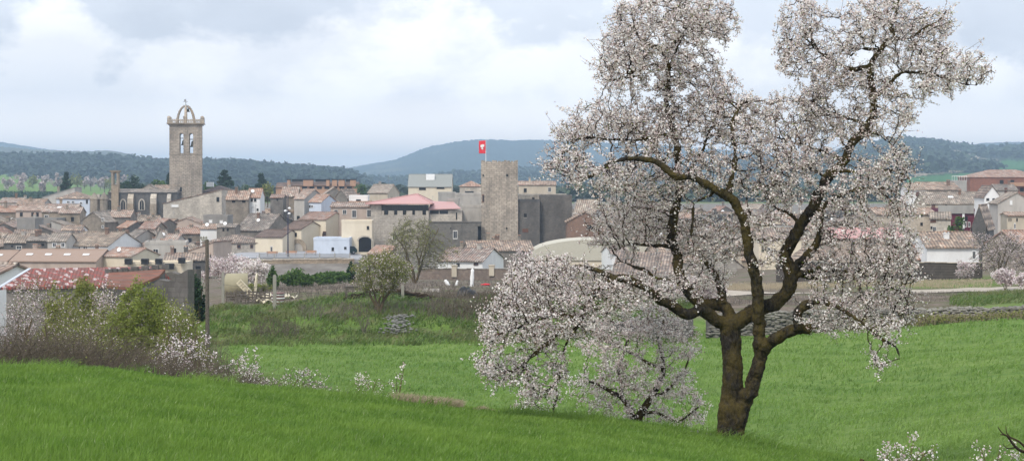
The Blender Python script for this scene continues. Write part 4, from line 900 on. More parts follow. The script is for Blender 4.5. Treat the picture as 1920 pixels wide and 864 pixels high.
def wall_mesh(Wd,D,he,hr,form,zb=0):
    mb=MB(); x=Wd/2;y=D/2
    if form=='front': mb.prism([(-y,zb),(y,zb),(y,he),(0,hr),(-y,he)],'x',-x,x)
    elif form=='gable': mb.prism([(-x,zb),(x,zb),(x,he),(0,hr),(-x,he)],'y',-y,y)
    elif form=='shedf': mb.prism([(-y,zb),(y,zb),(y,hr),(-y,he)],'x',-x,x)
    elif form=='shedl': mb.prism([(-x,zb),(x,zb),(x,hr),(-x,he)],'y',-y,y)
    elif form=='shedr': mb.prism([(-x,zb),(x,zb),(x,he),(-x,hr)],'y',-y,y)
    else: mb.box(-x,x,-y,y,zb,he)
    return mb
def roof_mesh(Wd,D,he,hr,form,o=.3,th=.16):
    mb=MB(); x=Wd/2; y=D/2; e=.004
    if form in('front','gable'):
        a=y if form=='front' else x; b=(x if form=='front' else y)+o*.6; s=(hr-he)/a; lo=he-s*o+e
        mb.prism([(-a-o,lo),(0,hr+e),(a+o,lo),(a+o,lo+th),(0,hr+e+th),(-a-o,lo+th)],'x' if form=='front' else 'y',-b,b)
        # ridge cap
        pts=[(-b,0,hr+th),(b,0,hr+th)] if form=='front' else [(0,-b,hr+th),(0,b,hr+th)]
        mb.tube(pts,.13,6,0)
    elif form in('shedf','shedl','shedr'):
        a=y if form=='shedf' else x; b=(x if form=='shedf' else y)+o*.6; s=(hr-he)/(2*a); l,h=he-s*o+e,hr+s*o*.5+e
        P=[(-a-o,l),(a+o*.5,h),(a+o*.5,h+th),(-a-o,l+th)]
        if form=='shedr': P=[(-p,q) for p,q in P]
        mb.prism(P,'x' if form=='shedf' else 'y',-b,b)
    elif form=='hip':
        X=x+o;Yy=y+o; r=max(.2,X-Yy) if X>Yy else .15; ry=max(.2,Yy-X) if Yy>X else .0
        base=[(-X,-Yy,he+e),(X,-Yy,he+e),(X,Yy,he+e),(-X,Yy,he+e),(-X,-Yy,he+th),(X,-Yy,he+th),(X,Yy,he+th),(-X,Yy,he+th)]
        if X>=Yy: top=[(-r,0,hr+th),(r,0,hr+th)]; fs=[(4,5,9,8),(5,6,9),(6,7,8,9),(7,4,8)]
        else: top=[(0,-ry,hr+th),(0,ry,hr+th)]; fs=[(4,5,8),(5,6,9,8),(6,7,9),(7,4,8,9)]
        mb.add(base+top,[(3,2,1,0),(0,1,5,4),(1,2,6,5),(2,3,7,6),(3,0,4,7)]+fs)
    elif form=='flat':
        t_=.25
        mb.box(-x-.05,x+.05,-y-.05,-y+t_,he+e,he+.5); mb.box(-x-.05,x+.05,y-t_,y+.05,he+e,he+.5); mb.box(-x-.05,-x+t_,-y+t_,y-t_,he+e,he+.5); mb.box(x-t_,x+.05,-y+t_,y-t_,he+e,he+.5)
        mb.box(-x+t_,x-t_,-y+t_,y-t_,he+e,he+.08)
    return mb
def chimney(parent, x,y,z,mat,h=1.1,w=.5,pot=True):
    mb=MB(); mb.box(-w/2,w/2,-w/2,w/2,-.8,h,0); mb.box(-w/2-.08,w/2+.08,-w/2-.08,w/2+.08,h,h+.1,0)
    for a in(-1,1):
        for b in (-1,1): mb.box(a*w*.38-.05,a*w*.38+.05,b*w*.38-.05,b*w*.38+.05,h+.1,h+.35,0)
    mb.box(-w/2-.05,w/2+.05,-w/2-.05,w/2+.05,h+.35,h+.43,1)
    return mb.build('chimney',[mat,ORC],parent,(x,y,z))
def antenna(parent,x,y,z,h,rd):
    mb=MB(); mb.tube([(0,0,-.5),(0,0,h)],.03,4)
    for k in range(4): mb.tube([(-.35+.08*k,0,h-.15-k*.14),(.35-.08*k,0,h-.15-k*.14)],.018,3)
    mb.tube([(0,-.5,h-.3),(0,.5,h-.3)],.018,3)
    return mb.build('aerial',MET,parent,(x,y,z),(0,0,rd.uniform(0,3)))
def dish(parent,x,y,z,r=.4):
    mb=MB(); M=Matrix.Rotation(R(65),4,'X'); mb.lathe([(r,.12),(r*.7,.04),(.02,0),(r*.7,.02),(r,.10)],12,0,M); mb.tube([(0,.05,0),(0,.3,-.4)],.025,4)
    return mb.build('satellite_dish',WH,parent,(x,y,z))
HOUSES=[]; REC=[]
def house(px0,px1,yr,ye,Y,form='front',wall=ST,roof=TB,D=9.,rz=0.,win=(),ch=0,label=None,name='stone_house',cat='house',group='houses of the old town',over=.3,seed=None,auto=0,wk='hole',extra=0,zb=None,sky=0):
    if label and not win and form!='flat' and not any(q in label for q in('windowless','plain','ruin','vault')): auto=max(auto,.45)
    rd=random.Random(seed if seed is not None else int(px0*7+yr*13+Y))
    a=R(rz); ca,sa=math.cos(a),abs(math.sin(a)); proj=(px1-px0)/F*Y
    Wd=max(2.5,(proj-D*sa)/ca); half=(D*ca+Wd*sa)/2
    cy=Y+half; cx=((px0+px1)/2-960)/F*(Y+.3*half)
    gs=[g1(cx+i*Wd/2,cy+j*D/2) for i in(-1,0,1) for j in(-1,0,1)]; g=(min(gs) if zb is None else zb)-.3
    he=max(1.0,(HY-ye)/F*(Y+.15*half)-g); hr=(HY-yr)/F*cy-g
    if form in('gable','shedl','shedr'): hr=(HY-yr)/F*Y-g
    if form=='shedf': hr=(HY-yr)/F*(Y+2*half)-g
    hr=max(hr,he+.35)
    root=empty(name,(cx,cy,g),a,None,cat,group)
    wall_mesh(Wd,D,he,hr,form).build('wall',wall,root)
    mb=roof_mesh(Wd,D,he,hr,form,over); mb.build('roof',roof if form!='flat' else wall,root)
    for k in win:
        wx,wy,ww,wh=k[:4]; kind=k[4] if len(k)>4 else wk; nm=k[5] if len(k)>5 else 'window'
        X=(wx-960)/F*Y; lx=(X-cx)/ca; lx=max(-Wd/2+.3,min(Wd/2-.3,lx)); window(root,lx,-D/2,(HY-wy)/F*Y-g,ww/F*Y,wh/F*Y,kind,name=nm)
    nw=len(win)
    if auto:
        fl=max(1,int(he/2.9)); fl=min(fl,3)
        slots=max(1,int(Wd/2.6))
        for f in range(fl):
            z=he-1.35-f*2.9
            if z<1: break
            for s_ in range(slots):
                if rd.random()<.8*auto:
                    window(root,-Wd/2+(s_+.5)*Wd/slots+rd.uniform(-.3,.3),-D/2,z+rd.uniform(-.15,.15),rd.uniform(.6,1.0),rd.uniform(.8,1.4),rd.choice([wk,wk,'grey','hole','brown','shut'])); nw+=1
    if auto and abs(rz)>8:
        s=-1 if rz>0 else 1
        for k in range(2):
            if rd.random()<.6: window(root,s*Wd/2,rd.uniform(-.35,.35)*D,he-1.5-rd.uniform(0,1.5),.8,1.1,'hole',-s*-math.pi/2 if s>0 else -math.pi/2); nw+=1
    if auto and not label and form!='flat' and rd.random()<.62 and he>3:
        aw=Wd*rd.uniform(.35,.75); ad=rd.uniform(2.2,4.2); ax=rd.uniform(-.5,.5)*(Wd-aw*.7); ah=he*rd.uniform(.5,.85); am=rd.choice([wall,ST,SB,PG,PB]); ar=rd.choice([TB,TG,TM,TO,roof])
        fm=rd.choice(['shedf','shedf','gable']); rise=rd.uniform(.7,1.3)
        o1=wall_mesh(aw,ad,ah-rise*.5,ah+rise*.4,fm).build('annex_wall',am,root,(ax,-D/2-ad/2+.05,0)); o2=roof_mesh(aw,ad,ah-rise*.5,ah+rise*.4,fm,.25).build('annex_roof',ar,root,(ax,-D/2-ad/2+.05,0))
        if rd.random()<.6: window(root,ax+rd.uniform(-.25,.25)*aw,-D/2-ad+.05,ah-rise*.5-1.1,.7,.9,'hole')
    for k in range(ch):
        x_=rd.uniform(-.4,.4)*Wd; y_=rd.uniform(-.3,.3)*D
        zz={'front':hr-abs(y_)/(D/2)*(hr-he),'gable':hr-abs(x_)/(Wd/2)*(hr-he)}.get(form,(he+hr)/2 if form!='flat' else he)
        chimney(root,x_,y_,zz,rd.choice([wall,SBR,PG,SB]),rd.uniform(.6,1.3),rd.uniform(.45,.7))
    if extra&1 or (auto and rd.random()<.35): antenna(root,rd.uniform(-.3,.3)*Wd,0,hr,rd.uniform(1.5,2.8),rd)
    if extra&2 or (auto and rd.random()<.2): dish(root,rd.uniform(-.3,.3)*Wd,-D*.3,(he+hr)/2+.5)
    if sky:
        for k in range(sky):
            mb=MB(); M=Matrix.Rotation(math.atan2(hr-he,D/2),4,'X'); mb.box(-.55,.55,-.4,.4,.0,.12,0,M); mb.build('skylight',MC.get('white_paint'),root,(-Wd/2+(k+.7)*Wd/(sky+.5),-D*.25,(he+hr)/2+.2))
    REC.append(dict(o=root,px=(px0+px1)/2,py=(yr+ye)/2,Y=Y,wall=wall.name,roof=roof.name,form=form,nw=nw,ch=ch,w=px1-px0,rz=rz,x0=px0,x1=px1,yr=yr,cx=cx,cy=cy,rad=max(Wd,D)/2,label=label,D=D,Wd=Wd))
    if label: root['label']=label
    return root

# ------------------------------------------------------------------ hand placed houses
H=house
wh=H(22,195,469,490,332,'front',PK,PAV,13,-4,win=[(38,506,9,7,'white'),(57,506,8,7,'white'),(120,505,5,7,'hole')],ch=4,sky=4,name='warehouse',cat='warehouse',label='long low pinkish warehouse with brown roof, rooflights and small chimneys on the left')
H(-60,26,471,490,336,'front',PK,PAV,13,-3,win=[(10,508,9,7,'grey')],sky=2,name='warehouse',cat='warehouse',label='darker shed joined to the left end of the long pinkish warehouse')
H(189,287,466,481,334,'front',PC,TO,8.5,-24,win=(),label='cream walled shed with bright red tile roof right of the long pinkish warehouse',name='cream_house')
H(92,127,438,452,366,'front',PG,TG,8,0,win=[(102,459,7,8,'white'),(118,459,7,8,'white')],label='grey plastered house with two white shuttered windows above the long warehouse roof')
H(124,243,436,461,370,'front',PW,TG,15,-14,win=[(131,464,2,4),(142,464,2,4),(163,465,2,4),(173,465,3,4),(177,465,2,4)],label='long low white wall under a large old grey brown roof with five slit windows',ch=1)
H(6,52,440,455,372,'front',SD,TG,9,3,win=[(33,464,10,6,'grey'),(20,462,4,5)],ch=1,label='dark stone ruin with mossy roof left of the white shuttered windows')
H(52,94,443,451,371,'front',SD,TG,8,0,win=[(65,464,6,8,'shut','door'),(80,459,6,6)],ch=1,label='dark stone cottage with a pale door just above the warehouse roof')
H(34,68,412,413,432,'flat',PGD,TG,8,0,label='windowless grey brown block wall house among the left roofs')
H(66,116,424,440,402,'shedr',SD,TB,8,8,label='dark stone lean-to whose pinkish roof edge slopes down to the right',ch=1)
H(118,153,424,432,408,'front',PW,TB,7,0,win=[(138,437,6,5,'hole'),(147,437,6,5,'hole')],label='small white house with two dark square windows in the left part of town')
H(152,212,398,416,438,'gable',ST,TG,11,-8,win=[(199,412,4,6,'white'),(199,425,4,5,'white')],label='grey gable house with two white framed windows one above the other',ch=0)
H(206,246,395,407,446,'front',ST,TM,8,0,ch=1,label='grey stone house with orange and cream tile roof below the church apse',win=[(236,416,3,5)])
H(108,152,390,400,456,'front',SB,TM,9,4,win=[(133,411,6,9,'hole')],label='old stone house with one tall dark window and mottled roof left of the church',ch=1)
H(80,146,384,397,472,'front',SB,TM,9,-3,label='mottled tan roofed house with a metal rooflight in front of the blue grey building',ch=1,sky=1)
H(32,82,385,395,474,'front',PK,TM,9,0,win=[(61,402,5,8,'hole'),(70,402,6,8,'hole'),(40,402,6,8)],label='house with brick red wall and two dark openings on the left of town',ch=2)
H(-20,34,388,398,476,'front',SB,TO,9,0,ch=1,label='patchy orange roofed house at the left edge of the town',auto=.5)
H(108,170,360,373,540,'hip',PBL,TB,10,0,win=[(128,379,6,4,'white'),(137,379,6,4,'white'),(152,381,5,5,'white'),(163,378,4,8,'hole')],label='pale blue grey building with brown hip roof and white windows left of the church apse')
H(82,142,352,370,600,'shedl',PG,GRF,10,0,label='large grey sloping roof with a white post at its left end under the tall conifer',ch=1)
H(0,40,372,380,560,'front',PB,TM,9,0,ch=2,label='low brown roof with thick chimney against the green field, left edge')
H(34,84,374,383,545,'front',PG,TB,9,0,ch=2,auto=.7,label='grey house with two stubby chimneys against the green field')
H(222,262,416,427,420,'front',ST,TO,8,-20,label='small house with orange roof and white verge below the apse',ch=0)
H(262,302,417,429,415,'front',SB,TO,8,-8,label='orange roofed stone cottage in the middle of the roofs below the nave',ch=1,auto=.5)
H(284,320,411,422,422,'front',ST,TO,8,-16,label='narrow orange roofed house with grey gable below the big church tower',auto=.5)
H(236,282,432,446,388,'front',PG,TG,9,-18,win=[(243,455,4,9,'hole'),(251,453,4,8,'white')],label='grey house with one tall dark window and one white framed window, below the nave')
H(280,306,430,452,392,'gable',PG,TG,9,12,label='narrow plain grey gable house left of the sloping white edged roofs')
H(300,345,440,462,384,'front',PG,TM,9,-14,win=[(310,466,4,5),(330,466,6,4,'white')],label='pale tiled roof with white verge left of the long hipped house',ch=1)
H(306,425,356,382,468,'shedl',SP,TO,9,-6,win=[(412,374,6,10,'hole'),(330,386,14,5,'shut')],label='long stone wing whose pink edged roof climbs right towards the church tower',ch=0)
H(425,467,359,374,440,'front',ST,TM,8,0,win=[(438,378,7,5,'hole'),(457,378,7,5,'hole')],ch=1,label='stone house with bold mottled tile roof joined to the small white house',extra=1)
H(465,489,355,370,442,'front',PW,TO,8,0,win=[(472,375,5,6,'hole'),(478.5,375,5,6,'hole'),(475,394,7,11,'shut','door'),(483,393,4,5,'hole')],extra=2,label='narrow tall white house with orange roof and double blue door')
H(383,428,406,407.5,414,'flat',PGD,TG,8,0,win=[(395,415,6,6,'shut'),(415,416,6,6,'shut')],label='flat topped grey house with two white square windows')
H(377,408,422,429,405,'front',PW,TM,7,0,label='low white shed with pinkish tile roof left of the double window stone house')
H(408,442,421,426,402,'front',ST,TG,8,0,win=[(419,431,4,6),(427,431,4,6)],label='low dark stone house with two small dark openings side by side',extra=3)
H(382,494,441,456,394,'hip',SP,TB,11,0,win=[(397,462,6,6,'hole'),(430,463.5,7,6,'brown'),(448,462,6,6,'brown'),(472,462,5,6,'brown'),(485,461,6,6,'brown')],ch=0,label='long pale stone house with brown hipped roof and a row of small dark windows')
H(443,536,402,432,418,'front',ST,TG,16,-14,ch=3,extra=3,label='huge old grey brown roof with aerials and chimneys behind the cream houses')
H(508,532,366,371,452,'front',ST,TO,7,0,win=[(520,375,3,5)],label='small square stone house with orange roof edge left of the lamp mast top')
H(528,558,352,368,470,'front',SB,TM,9,0,ch=1,auto=.6,label='tan roofed house behind the top of the lamp mast')
H(552,602,356,373,450,'front',PG,TM,11,-20,label='whitewashed grey house with a large tan tile roof above the cream houses',auto=.3)
H(580,626,366,379,444,'front',PBL,TO,9,-18,win=[(587,387,5,5,'hole'),(596,387,5,5,'white')],label='pinkish tiled roof over a bluish wall with two dark windows')
# the cream and white group beside the palace
H(478,557,432,445,392,'front',PC,TK,9,-18,win=[(521,470,4,16,'grey','door')],over=.25,name='cream_house',label='cream house with dark brown roof and a tall narrow door, leftmost of the cream group')
H(530,602,416,430,397,'front',PC,TK,9,-26,win=[(563,440,5,8,'hole'),(572,440,5,8,'hole')],over=.25,name='cream_house',label='cream house with the round stone arch and dark brown roof')
H(560,645,399,412,403,'front',PC,TO,9,-24,win=[(607,438,4,8,'hole'),(622,442,4,11,'hole'),(634,438,6,8,'brown'),(590,441,4,7,'hole')],over=.25,name='cream_house',label='tall cream house with red brown roof and pale blue gable behind the low blue wall')
H(589,656,449,450,384,'flat',PBL,TG,8,0,win=[(624,467,5,7,'hole'),(647.5,465,5,5,'hole')],name='blue_house',label='low flat topped pale blue building with two square windows beside the parked car')
H(621,699,381,388,408,'front',PK,TM,9,0,win=[(630,397.5,7,9,'grey'),(646,397.5,7,9,'grey'),(664,401,8,15,'grey'),(692,400,8,15,'grey'),(664,415,7,3),(692,415,6,3)],over=.35,name='pink_house',label='pinkish beige house with four white framed windows and thin tiled eave next to the palace',ch=0)
gate=H(641,698,416,417,390,'flat',PC,TG,6,0,win=[(690,427,5,7,'hole')],name='gate_house',cat='gate house',label='cream gate house with a large dark round-headed gateway against the palace wall')
# stone arch on the cream house
def arch_pts(r0,r1,h,n=12):
    out=[(r1*math.cos(math.pi*k/n),h+r1*math.sin(math.pi*k/n)) for k in range(n+1)]
    inn=[(r0*math.cos(math.pi*k/n),h+r0*math.sin(math.pi*k/n)) for k in range(n+1)][::-1]
    return [(r1,0)]+out+[(-r1,0),(-r0,0)]+inn+[(r0,0)]
def arch_ring(mb,r0,r1,h,y0,y1,m,n=12):
    for k in range(n):
        a,b=math.pi*k/n,math.pi*(k+1)/n
        mb.prism([(r0*math.cos(a),h+r0*math.sin(a)),(r1*math.cos(a),h+r1*math.sin(a)),(r1*math.cos(b),h+r1*math.sin(b)),(r0*math.cos(b),h+r0*math.sin(b))],'y',y0,y1,m)
    mb.box(r0,r1,y0,y1,0,h,m); mb.box(-r1,-r0,y0,y1,0,h,m)
r_=[r for r in REC if r['label'] and r['label'].startswith('cream house with the round')][0]
mb=MB(); arch_ring(mb,1.15,2.05,1.5,-.2,.1,0); mb.prism([(1.14*math.cos(math.pi*k/10),1.5+1.14*math.sin(math.pi*k/10)) for k in range(11)]+[(-1.14,0),(1.14,0)],'y',-.05,.05,1)
lx=((577-960)/F*397-r_['cx'])/math.cos(R(-26)); mb.build('arched_doorway',[SB,PG],r_['o'],(lx,-r_['D']/2,(HY-480)/F*397-r_['o'].location.z))
mb=MB(); n_=12; rr=1.32; mb.prism([(rr*math.cos(math.pi*k/n_)*.98,2.3+.75*math.sin(math.pi*k/n_)) for k in range(n_+1)]+[(-rr*.98,0),(rr*.98,0)],'y',-.06,.1,1)
for k in range(n_):
    a,b=math.pi*k/n_,math.pi*(k+1)/n_; mb.prism([(1.3*math.cos(a),2.3+.75*math.sin(a)),(1.6*math.cos(a),2.3+1.02*math.sin(a)),(1.6*math.cos(b),2.3+1.02*math.sin(b)),(1.3*math.cos(b),2.3+.75*math.sin(b))],'y',-.12,.1,0)
g_=REC[-1]; mb.build('gateway',[SP,DK],g_['o'],((684.5-960)/F*390-g_['cx'],-3,(HY-472)/F*390-g_['o'].location.z))
H(655,694,371,381,440,'flat',PO,TG,7,0,win=[(672,377,10,7,'hole')],label='orange roof terrace room with a white parapet box behind the pink house')
H(655,690,361,370,446,'flat',PW,TG,5,0,label='white boxy roof structure above the orange terrace room')
H(690,745,347,362,520,'front',PB,TP,12,-12,ch=1,label='pale tiled roof with a light ridge behind the palace roof')
H(628,668,356,372,470,'gable',ST,TB,12,-10,label='grey gable with pale verges above the pink house',auto=.4)
H(596,648,352,366,500,'gable',ST,TP,12,8,label='broad grey gable with light edges left of the white roof box')
H(766,847,328,350,585,'front',PC,GRF,13,0,win=[(792,354,14,5,'hole'),(826,352,16,5,'hole')],sky=0,label='cream building with plain grey roof and white roof box left of the castle tower',over=.3)
r_=REC[-1]; mb=MB(); mb.box(-1.3,1.3,-.6,.8,-.5,1.9); mb.build('roof_box',WH,r_['o'],(0,-2.5,(HY-338)/F*590-r_['o'].location.z))
H(862,904,340,350,560,'hip',SP,TO,10,0,win=[(880,360,18,3,'hole')],label='pale building with salmon hip roof directly left of the castle tower')
H(972,1042,341,347,520,'front',PB,TM,10,0,auto=.6,ch=1,label='tan roofed house directly right of the castle tower top')
# around the palace and castle front
H(820,944,466,489,330,'front',PW,TM,13,-16,win=[(878,497,7,6,'hole'),(912,495,8,5,'brown')],ch=2,over=.45,label='low house with large orange and cream tiled roof in front of the castle',name='farm_house')
H(866,1001,453,470,352,'front',ST,TB,10,8,ch=4,label='brown tiled low house with several chimneys at the foot of the castle tower')
H(690,740,461,476,366,'shedf',SBR,TO,7,-10,label='small reddish roof right of the parked car behind the budding tree')
H(1063,1130,398,416,384,'gable',SBR,TB,11,0,win=[(1107,426,13,9,'hole')],label='brown brick gable with a dark opening right of the castle')
H(1076,1132,376,402,402,'front',PG,TP,11,-10,win=[(1088,404,8,8,'grey')],label='pale pinkish tiled house above the brown brick gable',ch=1)
H(1132,1180,462,476,330,'front',PW,TM,10,8,label='white walled low house behind the middle of the big almond',auto=.6)
# right hand side
H(1733,1830,437,463,258,'front',PW,TB,11,0,win=[(1826,478,6,16,'white','door')],over=.4,name='farm_house',label='white walled farmhouse with brown tiled roof behind the dark slatted wall',ch=1)
H(1706,1744,462,486,262,'front',SBR,TO,8,8,label='pinkish red sloping roof left of the white walled farmhouse')
H(1733,1844,361,382,418,'front',PB,TG,12,0,win=[(1750,388,6,8,'shutb'),(1774,385,4,3)],ch=1,sky=1,label='long grey brown roof with a white rooflight left of the brick flats')
H(1762,1824,388,396,352,'flat',PM,TG,9,0,win=[(1812,410,5,10,'hole'),(1810,421,4,9,'white'),(1817,421,4,9,'white')],name='maroon_house',label='maroon house with white corner pillar and grey flat roof band')
r_=REC[-1]; mb=MB(); mb.box(-3.25,3.25,-.35,0,-1.2,.3); mb.build('roof_band',CONC,r_['o'],(-.4,-4.5,(HY-388)/F*352-r_['o'].location.z)); mb=MB(); mb.box(-.2,.2,-.25,0,-4,-1.2); mb.build('corner_pillar',WH,r_['o'],((1806-960)/F*352-r_['cx'],-4.5,(HY-388)/F*352-r_['o'].location.z))
H(1822,1888,386,424,342,'gable',SD,TB,13,-20,label='dark windowless gable behind the little roof belfry on the right')
H(1886,1960,400,405,330,'front',PB,TM,10,-8,win=[(1898,412,2,6),(1905,412,2,6),(1916,412,3,7),(1912,424,3,10,'white')],label='tall beige house at the right edge with slit windows under the eave')
H(1742,1802,400,411,322,'front',SP,TG,10,-12,win=[(1748,414,6,6,'shutb'),(1765,414,5,6,'shutb'),(1748,427,6,5,'hole'),(1765,430,6,10,'grey','door')],label='stone house with two red shuttered windows left of the maroon house')
H(1640,1752,392,402,330,'front',SP,TM,11,0,win=[(1728,404,4,4),(1728,420,5,6),(1700,405,4,4),(1665,406,5,5)],label='long pale stone house with thin tan eave left of the red shuttered windows',ch=1)
fl=H(1815,1960,319,333,600,'hip',SRED,TO,16,0,win=[(1878,341,8,8,'hole'),(1898,341,8,8,'hole'),(1900,356,10,8,'hole'),(1916,356,8,8,'hole'),(1885,356,6,8,'hole')],name='apartment_block',cat='flats',label='brick apartment block with large salmon hip roof and balconies at the right')
r_=REC[-1]; mb=MB(); mb.box(-1,11,-1.4,0,-.2,0); mb.box(-1,11,-1.4,-1.3,0,1.0); mb.build('balcony',[PO],fl,(.5,-8,(HY-348)/F*600-fl.location.z))
H(1843,1872,350,368,404,'gable',PW,TB,9,0,win=[(1852,374,6,5,'hole'),(1863,374,5,5,'hole')],label='small whitewashed house with steep speckled gable roof and two dark windows')
H(1868,1950,362,382,380,'gable',PG,TG,12,-6,win=[(1903,380,5,9,'shut')],label='broad grey gable house below the brick apartment block')
H(1866,1906,347,357,470,'front',PG,TG,9,0,win=[(1886,357,5,9,'shutb')],label='grey house with one red shutter just below the brick flats',ch=1)
H(1784,1811,341,342,470,'flat',CONC,TG,6,0,label='roof terrace with a white rail and thin posts left of the brick flats')
r_=REC[-1]; mb=MB(); 
for k in range(7): mb.box(-1.8+k*.6-.03,-1.8+k*.6+.03,-2.9,-2.84,0,1.1)
mb.box(-1.85,1.85,-2.92,-2.82,1.1,1.2); mb.build('railing',WH,r_['o'],(0,0,(HY-342)/F*470-r_['o'].location.z+.4))
H(1718,1800,343,356,455,'front',ST,TB,11,6,ch=1,label='low brown ridge roof behind the long grey brown roof with white rooflight',auto=.3)
H(1880,1960,434,462,268,'front',SB,TO,12,10,label='orange tiled roof behind the bare trees at the right edge')
H(1700,1734,345,356,430,'front',PW,TP,8,0,win=[(1720,364,6,8,'shutb'),(1728,364,5,8,'shut')],label='white house with pale tile roof at the right fringe of the almond crown')
H(1560,1690,430,446,300,'front',PK,RK,9,0,win=[(1600,455,6,7),(1640,455,6,7)],label='house with plain pink metal roof seen through the right branches of the almond')
H(1420,1500,430,447,300,'front',PC,TB,10,0,win=[(1430,468,5,8,'hole'),(1441,468,5,8,'grey')],label='ochre cream wall with two windows between the almond trunks',ch=1)

# palace quarter fill rows behind + generic fill, nearest first is not needed: every house stands on the ground
def ridge_row(Y): return float(np.interp(Y,[290,340,400,450,500,560,620,700,800],[470,458,436,414,398,382,369,358,351]))
BL=[ # px0,px1,Ya,Yb kept clear
 (-80,200,0,376),(180,300,0,345),(470,1070,0,440),(160,390,488,585),(690,1068,0,452),(300,480,545,600),(1725,1860,0,340),(760,850,560,800),(500,680,640,800),(1800,1960,560,800),(-200,1000,0,345),(1000,1140,0,375),(-100,165,590,900),(540,700,0,430)]
def blocked(px,w,Y):
    for a,b,c,d_ in BL:
        if px+w/2>a and px-w/2<b and c<Y<d_: return True
    return False
rdm=random.Random(99); cnt=0
rows=[288,312,336,360,382,402,422,442,464,488,512,538,566,598,632,670,715,765]
for Y0 in rows:
    px=-70+rdm.uniform(0,30)
    while px<1990:
        Y=Y0+rdm.uniform(-9,9); wm=rdm.uniform(5.5,11); w=wm/Y*F
        c=px+w/2; px+=w*rdm.uniform(.86,1.05)
        if blocked(c,w,Y) or cnt>238: continue
        if 1080<c<1660 and Y<340 and rdm.random()<.35: continue
        X=(c-960)/F*(Y+5)
        if any((r['cx']-X)**2+(r['cy']-Y-4)**2 < (r['rad']*.62+wm*.34)**2 for r in REC): continue
        yr=ridge_row(Y)+rdm.uniform(-6,6)
        if c<170: yr=max(yr,376)
        if 165<c<425 and Y<500: yr=max(yr,398)
        if c<110 and Y>560: continue
        for r in REC:   # never taller than what stands behind it lets through
            if r['label'] and r['Y']>Y-3 and r['x0']<c+w/2-3 and r['x1']>c-w/2+3: yr=max(yr, r['py']+6 if r['Y']-Y<200 else yr)
        if c>1690: yr=max(yr,352 if Y>480 else 372)
        zg=g1(X,Y); hh=(HY-yr)/F*(Y+4)-zg
        if hh<3.2: yr-= (3.2-hh)*F/Y*.8
        if hh>11: yr+= (hh-10)*F/Y*.7
        Dp=rdm.uniform(7,11); pitch=rdm.uniform(.30,.46)
        form=rdm.choice(['front']*6+['gable']*4+['shedf','shedl','shedr','hip','flat'])
        rise=Dp/2*pitch if form=='front' else wm/2*pitch if form=='gable' else Dp*pitch*.7
        ye=yr+rise*F/Y if form!='flat' else yr+1
        wall=rdm.choice([ST]*5+[SB]*4+[SP]*3+[PG]*3+[PB]*3+[PK,SD,SD,PW,PC,PGD,SBR])
        rf=rdm.choice([TB]*5+[TG]*5+[TM]*4+[TO]*2+[TP])
        H(c-w/2,c+w/2,yr,ye,Y,form,wall,rf,Dp,rdm.choice([0,-8,7,-15,14,-24,22,-34,32]),ch=rdm.choice([0,1,1,2,2,3]),auto=.8,seed=cnt,label=None); cnt+=1
print('fill houses',cnt,'total',len(REC))

# labels for the filled-in houses: look + nearest landmark + side, made unique
LM=[('the long pinkish warehouse',100,480),('the red roofed cream shed',238,474),('the church apse',185,380),('the church nave',270,380),('the big bell tower',348,345),('the narrow white house',477,375),
 ('the long hipped stone house',438,458),('the lamp mast',540,420),('the cream houses',570,440),('the pink palace roof',770,375),('the castle tower',936,390),('the brown brick gable',1097,420),('the apartments with many flues',595,345),
 ('the grey roofed cream building',806,340),('the brick flats',1880,335),('the maroon house',1793,405),('the white walled farmhouse',1785,465),('the dark gable on the right',1855,405),('the left crown edge of the big almond',1120,420),
 ('the forked trunk of the big almond',1370,560),('the thick right limb of the big almond',1560,340),('the middle limbs of the big almond',1380,400),('the right crown edge of the big almond',1690,400),('the dark conifers',440,340),('the blue grey building',140,372),('the mottled roofed stone house',446,370)]
WN={'stone_grey':'grey stone','stone_warm':'warm stone','stone_pale':'pale stone','plaster_grey':'grey plastered','plaster_beige':'beige','plaster_pink_beige':'pinkish','stone_dark':'dark stone','plaster_white':'white','plaster_cream':'cream','plaster_dark_grey':'dull grey','brick_brown':'brown brick'}
RN={'tiles_brown':'brown','tiles_grey':'grey brown','tiles_mixed':'mottled','tiles_orange':'orange','tiles_pale':'pale'}
FN={'front':'roof','gable':'gable','shedf':'lean-to roof','shedl':'roof sloping down left','shedr':'roof sloping down right','hip':'hip roof','flat':'flat top'}
ORD=['leftmost','second from left','third from left','fourth from left','fifth from left','sixth from left','seventh from left','eighth from left']
def describe(r,lv):
    l=sorted(LM,key=lambda q:(q[1]-r['px'])**2+(2.2*(q[2]-r['py']))**2)[0]
    dx=r['px']-l[1]; dy=r['py']-l[2]; s='right of' if dx>12 else 'left of' if dx<-12 else 'near'
    if abs(dy)*2.2>abs(dx): s='above' if dy<0 else 'below'
    if l[0].find('almond')>0 and s in('above','below','near'): s='behind'
    base=WN[r['wall']]+' house, '+('' if r['form']=='flat' else RN[r['roof']]+' ')+FN[r['form']]
    nc={0:'no chimney',1:'one chimney',2:'two chimneys',3:'three chimneys'}[r['ch']]
    if lv>=1: base+=', '+nc
    return base+', '+s+' '+l[0]
un=[r for r in REC if not r['label']]
def grp(rs,lv):
    d={}
    for r in rs: d.setdefault(describe(r,lv),[]).append(r)
    return d
for k,rs in grp(un,0).items():
    if len(rs)==1: rs[0]['label']=k
    else:
        for k2,r2 in grp(rs,1).items():
            if len(r2)==1: r2[0]['label']=k2
            else:
                r2.sort(key=lambda r:r['px'])
                for i,r in enumerate(r2):
                    r['label']=(ORD[min(i,7)]+' '+k2)
for r in un:
    w_=r['label'].split(); r['label']=' '.join(w_[:16]); r['o']['label']=r['label']
